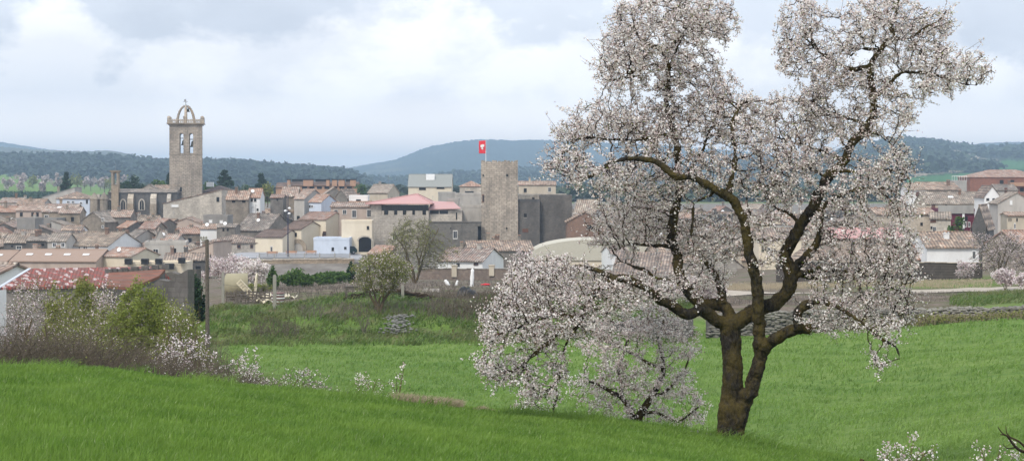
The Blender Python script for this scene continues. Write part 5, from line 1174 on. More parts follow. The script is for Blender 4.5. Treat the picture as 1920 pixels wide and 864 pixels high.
# ------------------------------------------------------------------ castle and palace
YC=402.0
class LM_:
    """part builder in world metres relative to an origin; x from photo column, z from photo row at depth Y"""
    def __init__(s,name,px,Y,zb,label,cat,group=None):
        s.Y=Y; s.o=Vector(((px-960)/F*Y,Y,zb)); s.root=empty(name,s.o,0,label,cat,group)
    def x(s,px,Y=None): return (px-960)/F*(Y or s.Y)-s.o.x
    def z(s,py,Y=None): return (HY-py)/F*(Y or s.Y)-s.o.z
cs=LM_('castle_tower',936,YC,gp(936,YC)-.3,'tall square crenellated stone keep of the castle flying the red flag','castle tower')
x0,x1=cs.x(902),cs.x(971); zt=cs.z(304); mb=MB(); d=7.7
mb.box(x0,x1,0,d,0,zt); mb.build('wall',SC,cs.root)
mb=MB(); rr=random.Random(4)
k=x0
while k<x1-.3:
    w_=rr.uniform(.35,.6); h_=rr.uniform(.12,.42); mb.box(k,min(k+w_,x1),.0,.5,zt,zt+h_); mb.box(k,min(k+w_,x1),d-.5,d,zt,zt+rr.uniform(.1,.4)); k+=w_+rr.uniform(.02,.25)
k=.55
while k<d-1: h_=rr.uniform(.1,.4); mb.box(x0,x0+.5,k,k+.5,zt,zt+h_); mb.box(x1-.5,x1,k,k+.5,zt,zt+h_); k+=.75
mb.build('broken_battlement',SC,cs.root)
window(cs.root,cs.x(951),0,cs.z(329),.5,.55,'hole'); window(cs.root,cs.x(906),0,cs.z(372),.35,1.5,'brown'); window(cs.root,cs.x(950),0,cs.z(428),.4,.4,'hole'); window(cs.root,cs.x(906),0,cs.z(329),.3,.5,'hole')
# flag
fp=LM_('flagpole',911,YC+1,W(911,303,YC+1).z-.3,'thin white flagpole on the castle keep with a red flag and white emblem','flag')
mb=MB(); h_=fp.z(262); mb.tube([(0,0,0),(0,0,h_)],[.06,.04],8); mb.lathe([(.02,h_),(.07,h_+.06),(.02,h_+.13)],8); mb.build('pole',WH,fp.root)
RED=plain('red_cloth',(.62,.035,.05),.8); z1_=fp.z(263.5); z0_=fp.z(288); wl=1.42
def flagy(x,z): return .10*math.sin(x*4+z*1.5)+.05*math.sin(z*3)
vs=[];fs=[];nx_,nz_=10,14
for j in range(nz_+1):
    for i in range(nx_+1):
        x=-.05-wl*i/nx_; z=z1_+(z0_-z1_)*j/nz_-.12*(i/nx_)*(1-j/nz_); vs.append((x,flagy(x,z),z))
for j in range(nz_):
    for i in range(nx_): q=j*(nx_+1)+i; fs.append((q,q+1,q+nx_+2,q+nx_+1))
mb=MB(); mb.add(vs,fs,0,True); fl_=mb.build('flag',RED,fp.root); sd=fl_.modifiers.new('thick','SOLIDIFY'); sd.thickness=.015
# white displayed emblem: body, head, two spread wings and tail
em=[(0,.62),(.09,.50),(.10,.36),(.30,.62),(.40,.50),(.34,.34),(.46,.28),(.30,.14),(.40,.02),(.20,.0),(.12,-.14),(.30,-.42),(.14,-.38),(.06,-.62),(-.05,-.38),(-.24,-.48),(-.12,-.16),(-.24,-.02),(-.44,-.06),(-.30,.12),(-.46,.24),(-.30,.32),(-.38,.48),(-.16,.40),(-.12,.52)]
for sgn in(-1,1):
    mb=MB(); cxm=-.05-wl/2; czm=(z0_+z1_)/2
    vv=[(cxm,flagy(cxm,czm)+sgn*.03,czm)]+[(cxm+a*1.05,flagy(cxm+a*1.05,czm+b)+sgn*.03,czm+b) for a,b in em]
    mb.add(vv,[(0,i,i%len(em)+1) if i<len(em) else (0,i,1) for i in range(1,len(em)+1)]); mb.build('emblem',WH,fl_)
# palace (left of the keep)
pz=gp(760,YC)-.3
pa=LM_('palace',760,YC-2,pz,'pale stone palace wing with battlements under a broad pink hip roof','palace')
xa,xb=pa.x(695),pa.x(804); mb=MB(); zc=pa.z(403); D_=14
mb.box(xa,xb,0,D_,0,zc); mb.box(xa,pa.x(715),0,D_-1,zc,pa.z(384)); mb.build('wall',SP,pa.root)
mb=MB()
for a,b in((715.5,720),(728,739),(745,755),(762,773),(778,792),(799,803.8)): mb.box(pa.x(a),pa.x(b),0,.6,zc,pa.z(395))
mb.build('battlement',SP,pa.root)
mb=MB(); mb.box(pa.x(715),pa.x(803),1.0,1.1,zc,pa.z(384))
for k in range(10): xx=pa.x(715)+k*(pa.x(803)-pa.x(715))/9; mb.box(xx-.06,xx+.06,.9,1.0,zc,pa.z(384),1)
mb.build('gallery_glazing',[GL,BLK],pa.root)
mb=MB(); ze=pa.z(383); za=pa.z(364,YC+5); X0,X1=pa.x(685),pa.x(811); 
b=[(X0,-1.2,ze),(X1,-1.2,ze),(X1,D_+.8,ze),(X0,D_+.8,ze)]; tp=[(pa.x(778),D_*.42,za),(pa.x(780),D_*.58,za)]
mb.add(b+[(x,y,z+.18) for x,y,z in b]+tp,[(3,2,1,0),(0,1,5,4),(1,2,6,5),(2,3,7,6),(3,0,4,7),(4,5,8),(5,6,9,8),(6,7,9),(7,4,8,9)])
for q in (4,5,6,7):
    p=Vector(mb.v[q]); e=Vector(tp[0] if q in(4,5) else tp[1]); mb.tube([p+Vector((0,0,.05)),e+Vector((0,0,.05))],.12,6)
mb.build('roof',RK,pa.root)
for a in(740,): window(pa.root,pa.x(a),0,pa.z(444),.9,1.6,'grey')
w2=LM_('palace_wing',834,YC-1,pz,'lower stone palace wing with a sloping pink roof and dark strip windows','palace')
mb=MB(); mb.box(w2.x(804.5),w2.x(866),0,10,0,w2.z(394)); mb.build('wall',SP,w2.root)
mb=MB(); mb.add([(w2.x(804),-.8,w2.z(393.5)),(w2.x(864),-.8,w2.z(391.5)),(w2.x(848),10,w2.z(380,412)),(w2.x(804),10,w2.z(378,412)),(w2.x(804),-.8,w2.z(392)),(w2.x(864),-.8,w2.z(390)),(w2.x(848),10,w2.z(378.5,412)),(w2.x(804),10,w2.z(376.5,412))],[(3,2,1,0),(4,5,6,7),(0,1,5,4),(1,2,6,5),(2,3,7,6),(3,0,4,7)]); mb.build('roof',RK,w2.root)
for a,b in((806,822.5),(824.5,840)): 
    mb=MB(); mb.box(w2.x(a),w2.x(b),-.05,.1,w2.z(401),w2.z(394.6)); mb.build('window',GL,w2.root)
window(w2.root,w2.x(856),0,w2.z(405),.3,1.6,'hole')
cw=LM_('curtain_wall',858,YC-5,gp(858,YC-5)-.3,'dark stained castle wall with one tall window left of the keep','wall')
mb=MB(); mb.box(cw.x(804),cw.x(896),0,4,0,cw.z(417)); mb.box(cw.x(896),cw.x(902),0,4,cw.z(424),cw.z(417)); mb.box(cw.x(803.5),cw.x(902.5),-.12,4,cw.z(417),cw.z(415.5)); mb.build('wall',stone('stone_stained',(.20,.19,.17),(.14,.13,.12),stain=.75),cw.root)
window(cw.root,cw.x(853.5),0,cw.z(440),.85,1.7,'grey'); window(cw.root,cw.x(845),0,cw.z(404.5) if False else cw.z(428),.3,.3,'hole')
mb=MB(); mb.box(cw.x(896),cw.x(902),1.2,1.4,0,cw.z(424)); mb.build('doorway',DK,cw.root)
for (a,b,y0,y1,Y_,lab,hm,wn) in [(822,853,361,364,430,'plain grey concrete block building behind the pink palace wing roof',CONC,()),(853,902,365,366,424,'grey stone house with moss edged ledge touching the left side of the castle keep',PG,()),(838,860,375,376,411,'small grey block with thin pink edge behind the palace wing',CONC,()),
     (866,902,388,389,407,'dull block with a mossy yellow ledge directly left of the castle keep',PG,())]:
    H(a,b,y0,y1,Y_,'flat',hm,TG,6,0,win=wn,label=lab,name='castle_annex')
st1=H(971.5,1012,378,378.5,403,'flat',SD,TG,9,0,win=[(985,404,6,8,'hole'),(985,432,10,6,'shutb')],label='dark stained stone block with one window directly right of the castle keep',name='castle_annex')
st2=H(1012,1072,369,370,405,'flat',SD,RK,9,0,label='dark stone block with pink edged roof falling right from the castle',name='castle_annex')
st3=H(972,1062,365,368,416,'flat',SP,RK,7,0,win=[(1000,372,5,4,'hole')],label='long pale upper wall with pinkish coping behind the dark castle block',name='castle_annex')
# vaulted cream roof
vr=LM_('vaulted_shed',1066,352,gp(1066,352)-.5,'big shed with curved cream vaulted roof right of the castle','shed')
mb=MB(); n_=16; xa,xb=vr.x(992),vr.x(1240); zs=vr.z(486); zt_=vr.z(449); 
prof=[((xa+xb)/2+(xb-xa)/2*math.cos(math.pi*(1-k/n_)), zs+(zt_-zs)*math.sin(math.pi*k/n_)**.8) for k in range(n_+1)]
mb.prism(prof+[(xb,zs-.2),(xa,zs-.2)],'y',-.2,16); mb.build('roof',plain('cream_sheet',(.47,.44,.36),.85),vr.root)
mb=MB(); mb.box(xa+.1,xb-.1,.1,15.9,0,zs-.2); mb.build('wall',PC,vr.root)

# ------------------------------------------------------------------ church
YB=520.
bt=LM_('bell_tower',348,YB,gp(348,YB)-.3,'tall square church bell tower with arched openings and open stone crown','bell tower')
x0,x1=bt.x(318),bt.x(378); d=x1-x0; mb=MB(); zt=bt.z(234.5); z0w=bt.z(287); z1w=bt.z(250); ops=[(bt.x(337),bt.x(344)),(bt.x(354.8),bt.x(362))]
mb.box(x0,x1,0,d,0,bt.z(289.5))
mb.box(x0-.12,x1+.12,-.12,d+.12,bt.z(289.5),bt.z(288.6))
zlo=bt.z(288.6); th=1.0
def pierced(mb,axis,y0,y1):
    # wall with two round-headed openings; x (or y) runs along the face
    o0=[(a-x0,b-x0) for a,b in ops]; Wd=d
    def bx(a,b,z0,z1):
        if b-a<.01: return
        if axis=='x': mb.box(x0+a,x0+b,y0,y1,z0,z1)
        else: mb.box(y0,y1,a,b,z0,z1)
    lo=0 if axis=='x' else th; hi=Wd if axis=='x' else Wd-th
    bx(lo,o0[0][0],zlo,z1w); bx(o0[0][1],o0[1][0],zlo,z1w); bx(o0[1][1],hi,zlo,z1w); bx(lo,hi,z1w+.001,zt)
    for a,b in o0:
        r=(b-a)/2; zc=z1w-r; n=8
        for s in(-1,1):
            pts=[(s*r,z1w)]+[(s*r*math.cos(math.pi/2*k/n),zc+r*math.sin(math.pi/2*k/n)) for k in range(n+1)]
            pts=[((a+b)/2+p,q) for p,q in pts]
            if axis=='x': mb.prism([(x0+p,q) for p,q in pts],'y',y0,y1)
            else: mb.prism([(p,q) for p,q in pts],'x',y0,y1)
pierced(mb,'x',0,th); pierced(mb,'x',d-th,d); pierced(mb,'y',x0,x0+th); pierced(mb,'y',x1-th,x1)
mb.build('wall',SC,bt.root)
mb=MB(); mb.box(x0-.35,x1+.35,-.35,d+.35,zt+.001,zt+.3); mb.box(x0-.75,x1+.75,-.75,d+.75,zt+.3,zt+.55); mb.build('cornice',SB,bt.root)
mb=MB(); mb.box(x0-.08,x1+.08,-.08,d+.08,bt.z(348),bt.z(347)); mb.box(x0-.05,x1+.05,-.05,d+.05,bt.z(257),bt.z(256.3)) if False else None; mb.build('string_course',SB,bt.root)
for a,b in ops:
    mb=MB(); c=(a+b)/2; r=(b-a)/2
    n=10
    for k in range(n):
        p,q=math.pi*k/n,math.pi*(k+1)/n; zc=z1w-r
        mb.prism([(c+(r+.02)*math.cos(p),zc+(r+.02)*math.sin(p)),(c+(r+.3)*math.cos(p),zc+(r+.3)*math.sin(p)),(c+(r+.3)*math.cos(q),zc+(r+.3)*math.sin(q)),(c+(r+.02)*math.cos(q),zc+(r+.02)*math.sin(q))],'y',-.1,.05)
    mb.box(a-.3,b+.3,-.15,.05,zlo+.01,zlo+.2); mb.build('arch_moulding',SB,bt.root)
# balustrade
zb_=zt+.55; zr_=bt.z(225)
mb=MB(); n=22
for k in range(n+1):
    q=x0-.4+(x1-x0+.8)*k/n
    for yy in(-.35,d+.35): mb.box(q-.07,q+.07,yy-.07,yy+.07,zb_,zr_)
    q=-.35+(d+.7)*k/n
    if 0<k<n:
        for xx in(x0-.4,x1+.4): mb.box(xx-.07,xx+.07,q-.07,q+.07,zb_,zr_)
mb.box(x0-.5,x1+.5,-.46,-.24,zr_,zr_+.18); mb.box(x0-.5,x1+.5,d+.24,d+.46,zr_,zr_+.18); mb.box(x0-.5,x0-.28,-.24,d+.24,zr_,zr_+.18); mb.box(x1+.28,x1+.5,-.24,d+.24,zr_,zr_+.18)
mb.build('balustrade',SC,bt.root)
for xx,yy in((x0-.1,-.05),(x1+.1,-.05),(x0-.1,d+.05),(x1+.1,d+.05)):
    mb=MB(); z_=zb_; mb.box(xx-.48,xx+.48,yy-.45,yy+.45,z_,bt.z(223.5)); M=Matrix.Translation((xx,yy,bt.z(223))); mb.lathe([(.5,0),(.62,.12),(.4,.25),(.5,.5),(.3,.75),(.02,.8)],10,0,M); mb.build('corner_pinnacle',SC,bt.root)
for xx in(bt.x(345),bt.x(349)):
    mb=MB(); M=Matrix.Translation((xx,-.35,zr_+.18)); mb.lathe([(.18,0),(.12,.25),(.28,.5),(.2,.75),(.02,.9)],8,0,M); mb.build('finial',SC,bt.root)
# open crown: four ribs meeting at the top
cx_=bt.x(347.5); cy_=d/2; zb2=zb_; zt2=bt.z(197.5); rb=(bt.x(363.5)-bt.x(331.5))/2
for k in range(4):
    a=math.pi/4+k*math.pi/2
    a=[0,math.pi/2,math.pi,3*math.pi/2][k]
    mb=MB(); P=[]
    for i in range(15):
        q=i/14*.985; r=rb*math.sqrt(max(0,1-q**1.75)); P.append(Vector((cx_+math.cos(a)*r,cy_+math.sin(a)*r,zb2+(zt2-zb2)*q)))
    mb.tube(P,[.42-.12*i/14 for i in range(15)],6); mb.build('crown_rib',SC,bt.root)
mb=MB(); M=Matrix.Translation((cx_,cy_,zt2-.3)); mb.lathe([(.55,0),(.6,.25),(.3,.5),(.12,.8),(.1,1.9)],10,0,M)
mb.tube([(cx_,cy_,zt2+1),(cx_,cy_,bt.z(184))],.05,5); z_=bt.z(190); mb.box(cx_-.75,cx_+.55,cy_-.03,cy_+.03,z_-.06,z_+.06); mb.prism([(cx_-.5,z_+.1),(cx_+.1,z_+.1),(cx_-.05,z_+.7),(cx_-.35,z_+.7)],'y',cy_-.04,cy_+.04); mb.tube([(cx_-.9,cy_,z_-.9),(cx_+.9,cy_,z_-1.0)],.04,4)
mb.build('weather_vane',MET,bt.root)
window(bt.root,bt.x(339.5),0,bt.z(355),.55,1.4,'hole')
BZ=plain('bronze',(.045,.04,.03),.5,.7)
def bell(x,y,ztop,h,label,grp=None):
    mb=MB(); p=[(.02,0),(.22,-.05),(.30,-.2),(.33,-.5),(.42,-.8),(.55,-1.0),(.50,-1.0),(.3,-.5),(.02,-.1)]
    mb.lathe([(a*h,b*h) for a,b in p],14); mb.box(-.06,.06,-.06,.06,-.02,.35); mb.box(-h*.7,h*.7,-.1,.1,.3,.5)
    return tag(mb.build('bell',BZ,loc=bt.o+Vector((x,y,ztop))),label,'bell',grp)
bell(cx_,cy_,zt2-.75,.95,'small bell hanging in the open crown on top of the bell tower')
bell((ops[0][0]+ops[0][1])/2+.35,1.6,bt.z(262),1.5,'upper part bell seen in the left opening of the bell tower')
bell((ops[1][0]+ops[1][1])/2+.3,1.6,bt.z(264),1.7,'dark bell filling the right opening of the bell tower')
bt.root.rotation_euler.z=R(8)
# nave
ch=LM_('church',260,YB-6,gp(260,YB)-.3,'long dark gothic church nave with pale buttresses and pointed windows','church')
mb=MB(); zn=ch.z(363); mb.box(ch.x(203),ch.x(332),0,12,0,zn); mb.box(ch.x(202),ch.x(333),-.2,12.2,zn,zn+.35)
n=7; P=[]
for k in range(n): a=math.pi/2+math.pi*k/(n-1); P.append((ch.x(203)+(ch.x(203)-ch.x(172))*math.cos(a),6+6*math.sin(a)))
mb.prism(P,'z',0,zn-.3)
mb.build('wall',SD,ch.root)
for i,(a,b) in enumerate(((240.5,252),(283,295),(314,322),(181,187))):
    mb=MB(); yd=-1.6 if i<3 else -.2
    mb.box(ch.x(a),ch.x(b),yd,.2,0,ch.z(382 if i<3 else 372)); mb.prism([(yd+.1,ch.z(382 if i<3 else 372)),(.2,ch.z(382 if i<3 else 372)),(.2,ch.z(363.5)),(-.4,ch.z(363.5)),(yd+.1,ch.z(372))] if i<3 else [(yd,ch.z(372)),(.2,ch.z(372)),(.2,ch.z(364))],'x',ch.x(a)+.06,ch.x(b)-.06,1); mb.build('buttress',[SB,SP],ch.root)
for a in(206,231,266):
    mb=MB(); c=ch.x(a); z0_,z1_=ch.z(394),ch.z(375); hw=.55; zs=z1_-1.0
    def ogive(w,zt,zs,zb,n=6):
        L_=[(-w*(1-(k/n)**1.7),zs+(zt-zs)*math.sin(math.pi/2*k/n)) for k in range(n+1)]
        return [(-w,zb)]+L_+[(-x,z) for x,z in L_[::-1][1:]]+[(w,zb)]
    o_=ogive(hw+.35,z1_+.35,zs,z0_); i_=ogive(hw,z1_,zs,z0_)
    mb.prism([(c+x,z) for x,z in i_],'y',-.06,.05,1)
    for k in range(len(o_)-1):
        mb.prism([(c+o_[k][0],o_[k][1]),(c+o_[k+1][0],o_[k+1][1]),(c+i_[k+1][0],i_[k+1][1]),(c+i_[k][0],i_[k][1])],'y',-.22,.05,0)
    mb.box(c-.06,c+.06,-.15,-.06,z0_,z1_-.2,0); mb.box(c-hw,c+hw,-.14,-.06,z0_-.05,z0_+.1,0); mb.build('window',[SP,DK],ch.root)
mb=MB(); mb.prism([(-.3,zn+.35),(12.3,zn+.35),(6,zn+1.3)],'x',ch.x(204),ch.x(330)); mb.build('roof',TG,ch.root)
for a in(172,190):
    mb=MB(); xx=ch.x(a+6); M=Matrix.Translation((xx,-.6,ch.z(374))); mb.lathe([(1.2,-6),(1.2,0),(1.35,.1),(1.1,.5),(.6,1.3),(.1,1.9)],8,0,M,False); mb.build('apse_turret',SB,ch.root)
# small lantern turret
tu=LM_('turret',215,YB-7,gp(215,YB-7)-.2,'slim stone turret with open arched lantern above the church apse','turret')
x0,x1=tu.x(208.5),tu.x(222); w_=x1-x0; mb=MB(); mb.box(x0,x1,0,w_,0,tu.z(347)); mb.box(x0-.1,x1+.1,-.1,w_+.1,tu.z(347),tu.z(346)); mb.build('shaft',SB,tu.root)
mb=MB(); za,zb3=tu.z(346),tu.z(323)
for a in(x0+.25,x1-.25):
    for b in(.25,w_-.25): mb.box(a-.25,a+.25,b-.25,b+.25,za,zb3)
for b in(.25,w_-.25):
    arch_=[(x0+.5,zb3),(x1-.5,zb3)]+[((x0+x1)/2+(w_/2-.5)*math.cos(math.pi*k/8),zb3-.8+.7*math.sin(math.pi*k/8)) for k in range(9)]
    for k in range(8):
        c=(x0+x1)/2; r=w_/2-.5; a1,a2=math.pi*k/8,math.pi*(k+1)/8
        mb.prism([(c+r*math.cos(a1),zb3-.8+.7*math.sin(a1)),(c+r*math.cos(a1),zb3),(c+r*math.cos(a2),zb3),(c+r*math.cos(a2),zb3-.8+.7*math.sin(a2))],'y',b-.2,b+.2)
mb.build('lantern',SB,tu.root)
mb=MB(); mb.box(x0-.2,x1+.2,-.2,w_+.2,zb3,zb3+.25); mb.box(x0-.35,x1+.35,-.35,w_+.35,zb3+.25,zb3+.45); mb.build('cornice',SB,tu.root)
mb=MB(); mb.tube([((x0+x1)/2,w_/2,zb3+.4),((x0+x1)/2,w_/2,tu.z(306))],[.05,.02],5); mb.build('rod',MET,tu.root)
# roofs beside the tower
H(379,434,349,360,535,'hip',PGD,TK,14,0,win=[(392,362,8,4,'hole'),(408,362,8,4,'hole')],label='dark hip roofed house with white skylight directly right of the bell tower',name='dark_roofed_house')
r_=REC[-1]; mb=MB(); mb.box(-1,1,-.4,.8,-.4,.9); mb.build('roof_box',WH,r_['o'],(-2.2,-3,(HY-343.5)/F*537-r_['o'].location.z-.6))
H(288,320,348,357,532,'front',SB,TB,9,0,win=[(305,360,20,3,'hole')],label='brown roof between the tiny stone hut and the bell tower')
H(269,290,347,353,528,'gable',SP,TG,5,0,win=[(282,357,5,8,'hole')],label='tiny pale stone hut with a dark doorway above the church nave',name='stone_hut')
# apartments with flues
ap=LM_('apartment_block',592,700,gp(592,700)-.3,'long low brick apartments with dark roof and many dark topped flues behind town','flats')
mb=MB(); mb.box(ap.x(538),ap.x(670),0,12,0,ap.z(347)); mb.box(ap.x(516),ap.x(538),2,12,0,ap.z(350)); mb.build('wall',PO,ap.root)
mb=MB(); mb.prism([(-.6,ap.z(348)),(6,ap.z(341)),(12.5,ap.z(348))],'x',ap.x(537),ap.x(671)); mb.prism([(1.5,ap.z(352)),(7,ap.z(342.5)),(12.5,ap.z(352))],'x',ap.x(515),ap.x(537)); mb.build('roof',TK,ap.root)
for a,b in((539,544),(569,587),(612,618),(623,632),(635,646),(657,667)):
    mb=MB(); mb.box(ap.x(a),ap.x(b),-.9,1.8,ap.z(349),ap.z(337.5)); mb.box(ap.x(a)-.15,ap.x(b)+.15,-1.05,1.95,ap.z(337.5),ap.z(335.8),1); mb.build('flue_block',[PO,BLK],ap.root)
for a,b in((546,566),(590,610),(647,655)):
    mb=MB(); mb.box(ap.x(a),ap.x(b),3,3.3,ap.z(341),ap.z(337)); mb.box(ap.x(a),ap.x(b),2.8,3.8,ap.z(337),ap.z(336)); mb.build('roof_windows',BLK,ap.root)
for k in range(9):
    xx=ap.x(543+k*14); window(ap.root,xx,0,ap.z(352),2.0,1.0,'hole')

# ------------------------------------------------------------------ retaining wall, railing, walls
def wall_run(name,label,px0,px1,Y0,Y1,yt0,yt1,mat,th=.6,cop=None,yb=None,rough=.0,seed=1,cat='wall',seg=1.2,dn=1.5,pil=None):
    A=Vector(((px0-960)/F*Y0,Y0,0)); B=Vector(((px1-960)/F*Y1,Y1,0)); L=(B-A).length; ang=math.atan2(B.y-A.y,B.x-A.x); n=max(2,int(L/seg)); rd=random.Random(seed)
    root=empty(name,(A.x,A.y,0),ang,label,cat); tops=[]; bots=[]
    for i in range(n+1):
        q=i/n; p=A.lerp(B,q); yt=yt0+(yt1-yt0)*q; tops.append((HY-yt)/F*p.y+rd.uniform(-1,1)*rough); bots.append(g1(p.x,p.y-.5)-dn)
    mb=MB(); vs=[];fs=[]
    for i in range(n+1):
        x=L*i/n; vs+= [(x,0,bots[i]),(x,th,bots[i]),(x,th,tops[i]),(x,0,tops[i])]
    for i in range(n):
        a=i*4; b=a+4
        for k in range(4): fs.append((a+k,a+(k+1)%4,b+(k+1)%4,b+k)[::-1])
    fs+= [(0,1,2,3),(n*4+3,n*4+2,n*4+1,n*4)]
    mb.add(vs,fs); mb.build('wall',mat,root)
    if cop:
        mb=MB(); 
        for i in range(n): 
            z=(tops[i]+tops[i+1])/2+rd.uniform(-.03,.05); mb.box(L*i/n+.03,L*(i+1)/n-.03,-.12,th+.12,z-.02,z+cop)
        mb.build('coping',SP if mat!=SBR else SBR,root)
    for px_,w_,y0_,y1_ in (pil or []):
        Yp=Y0+(Y1-Y0)*(px_-px0)/(px1-px0); xx=((px_-960)/F*Yp-A.x)/math.cos(ang); mb=MB(); mb.box(xx-w_/2,xx+w_/2,-.25,th+.25,(HY-y1_)/F*Yp,(HY-y0_)/F*Yp); mb.box(xx-w_/2-.08,xx+w_/2+.08,-.33,th+.33,(HY-y0_)/F*Yp,(HY-y0_)/F*Yp+.12); mb.build('pillar',PB,root)
    return root
wall_run('retaining_wall','long old stone retaining wall below the paved yard of the cream houses',440,664,368.5,368.5,488,486,SB,.7,.18,rough=.08,seed=3)
wall_run('retaining_wall','crumbling stone wall end by the small reddish roof',664,700,366,362,490,497,SD,.6,rough=.15,seed=4)
wall_run('brick_wall','long brown block wall with white pillars behind the waste ground',788,1080,300,296,503,505,stone('block_wall',(.24,.19,.16),(.19,.155,.13),bw=.5,bh=.22,stain=.3),.3,.06,seed=5,pil=[(852,.8,498,519),(922,.8,498,517)])
wall_run('slatted_wall','long dark grey slatted wall beside the tall pale grass on the right',1455,1842,214,208,490,493,stone('slat_wall',(.10,.085,.075),(.075,.065,.06),mortar=(.03,.027,.025),bw=9,bh=.3,stain=.2),.25,.05,seed=6)
dsw=wall_run('dry_stone_wall','low grey dry stone retaining wall at the far edge of the field',1325,1930,118.6,118.6,590,578,SD,.5,None,rough=.12,seed=7,seg=.5,dn=.8)
def rock0(mb,p,s,rd):
    vs=[];n=6
    for j in range(5):
        ph=math.pi*j/4; r=math.sin(ph)
        for k in range(n): a=2*math.pi*k/n; q=1+rd.uniform(-.2,.2); vs.append((p[0]+s[0]*q*r*math.cos(a),p[1]+s[1]*q*r*math.sin(a),p[2]+s[2]*q*math.cos(ph)))
    mb.add(vs,[(j*n+k,j*n+(k+1)%n,(j+1)*n+(k+1)%n,(j+1)*n+k) for j in range(4) for k in range(n)])
rd=random.Random(21); mb=MB(); Lw=(1930-1325)/F*118.6
for k in range(1150):
    x=rd.uniform(0,Lw); px_=1325+x/118.6*F; zg=g1((px_-960)/F*118.6,118.2); zt_=(HY-(590-12*x/Lw))/F*118.6; z=zg-.05+(zt_-zg+.1)*rd.random(); rock0(mb,(x,rd.uniform(-.1,.02),z),(rd.uniform(.09,.26),.12,rd.uniform(.05,.11)),rd)
for k in range(220):
    x=rd.uniform(0,Lw); zt_=(HY-(590-12*x/Lw))/F*118.6; rock0(mb,(x,rd.uniform(0,.5),zt_+rd.uniform(-.05,.12)),(rd.uniform(.1,.25),.16,rd.uniform(.05,.1)),rd)
mb.build('stones',stone('field_stone',(.27,.27,.25),(.18,.18,.17),bw=5,bh=5,stain=.5),dsw)
wall_run('dry_stone_wall','dry stone wall remains hidden behind the left stems of the big almond',1090,1300,119,119,604,596,SD,.5,None,rough=.15,seed=8,seg=.5,dn=.8)
thicket('weeds','ragged grass and weeds growing over the top of the dry stone wall',1325,1935,119.1,120.2,[(1325,584),(1500,581),(1935,572)],1300,DRYT,31,.010,.7,minh=.25,flowers=[(LF_O,.5,.05)])
# ruined walls on the left
wall_run('ruined_wall','dark ruined dry stone gable wall beside the brick red roof',245,352,98,96,545,510,SD,.5,None,rough=.15,seed=9,seg=.6,dn=2)
wall_run('ruined_wall','rubble topped ruin wall with pale patches above the brick red roof',288,368,130,128,512,509,SD,.5,None,rough=.25,seed=10,seg=.7,dn=2)
# railing fence of the yard
def railing(name,label,px0,px1,Y,yt,h,mat,n):
    x0=(px0-960)/F*Y; x1=(px1-960)/F*Y; z=(HY-yt)/F*Y; root=empty(name,(x0,Y,z-h),0,label,'railing'); L=x1-x0
    mb=MB(); mb.box(0,L,-.03,.03,h-.06,h); mb.box(0,L,-.03,.03,.12,.18); mb.build('rail',mat,root)
    mb=MB()
    for k in range(n): xx=L*k/n; mb.box(xx-.02,xx+.02,-.02,.02,0,h)
    mb.build('bars',mat,root)
    for k in range(7): m2=MB(); m2.box(-.09,.09,-.09,.09,-.2,h+.15); m2.build('post',CONC,root,(L*k/6,0,0))
railing('railing','thin metal railing with posts along the top of the retaining wall',486,656,370.3,475.5,1.25,MET,150)
# benches / tables in the yard
for k,(a,lab) in enumerate([(510,'reddish wooden bench nearest the tall narrow door in the yard'),(546,'reddish wooden bench at the foot of the lamp mast'),(583,'reddish wooden bench in front of the round stone arch')]):
    Y=378+k; mb=MB(); z=g1((a-960)/F*Y,Y)+.08; root=empty('bench',((a-960)/F*Y,Y,z),0,lab,'bench','benches in the paved yard')
    mb.box(-1.1,1.1,-.25,.25,.42,.5); mb.build('seat',PO,root); mb=MB(); mb.box(-1.1,1.1,.27,.33,.6,1.0); mb.build('backrest',PO,root)
    for s in(-.9,.9): mb=MB(); mb.box(s-.05,s+.05,-.22,.3,0,.42); mb.box(s-.05,s+.05,.24,.30,.42,.95); mb.build('leg',MET,root)
# lamp mast
lm=LM_('lamp_mast',540,376,gp(540,376),'tall thin dark lamp mast with white lamps partway up in the yard','lamp mast')
mb=MB(); mb.tube([(0,0,0),(0,0,lm.z(365))],[.14,.07],8); mb.build('pole',plain('navy_paint',(.03,.03,.06),.5),lm.root)
for k,(dx,py) in enumerate([(.3,390),(-.5,395),(.25,400)]):
    mb=MB(); mb.tube([(0,0,lm.z(py)-.1),(dx,-.1,lm.z(py))],.04,5); mb.lathe([(.05,-.25),(.28,-.15),(.3,.05),(.05,.2)],10,0,Matrix.Translation((dx,-.2,lm.z(py)))); mb.build('lamp',WH,lm.root)
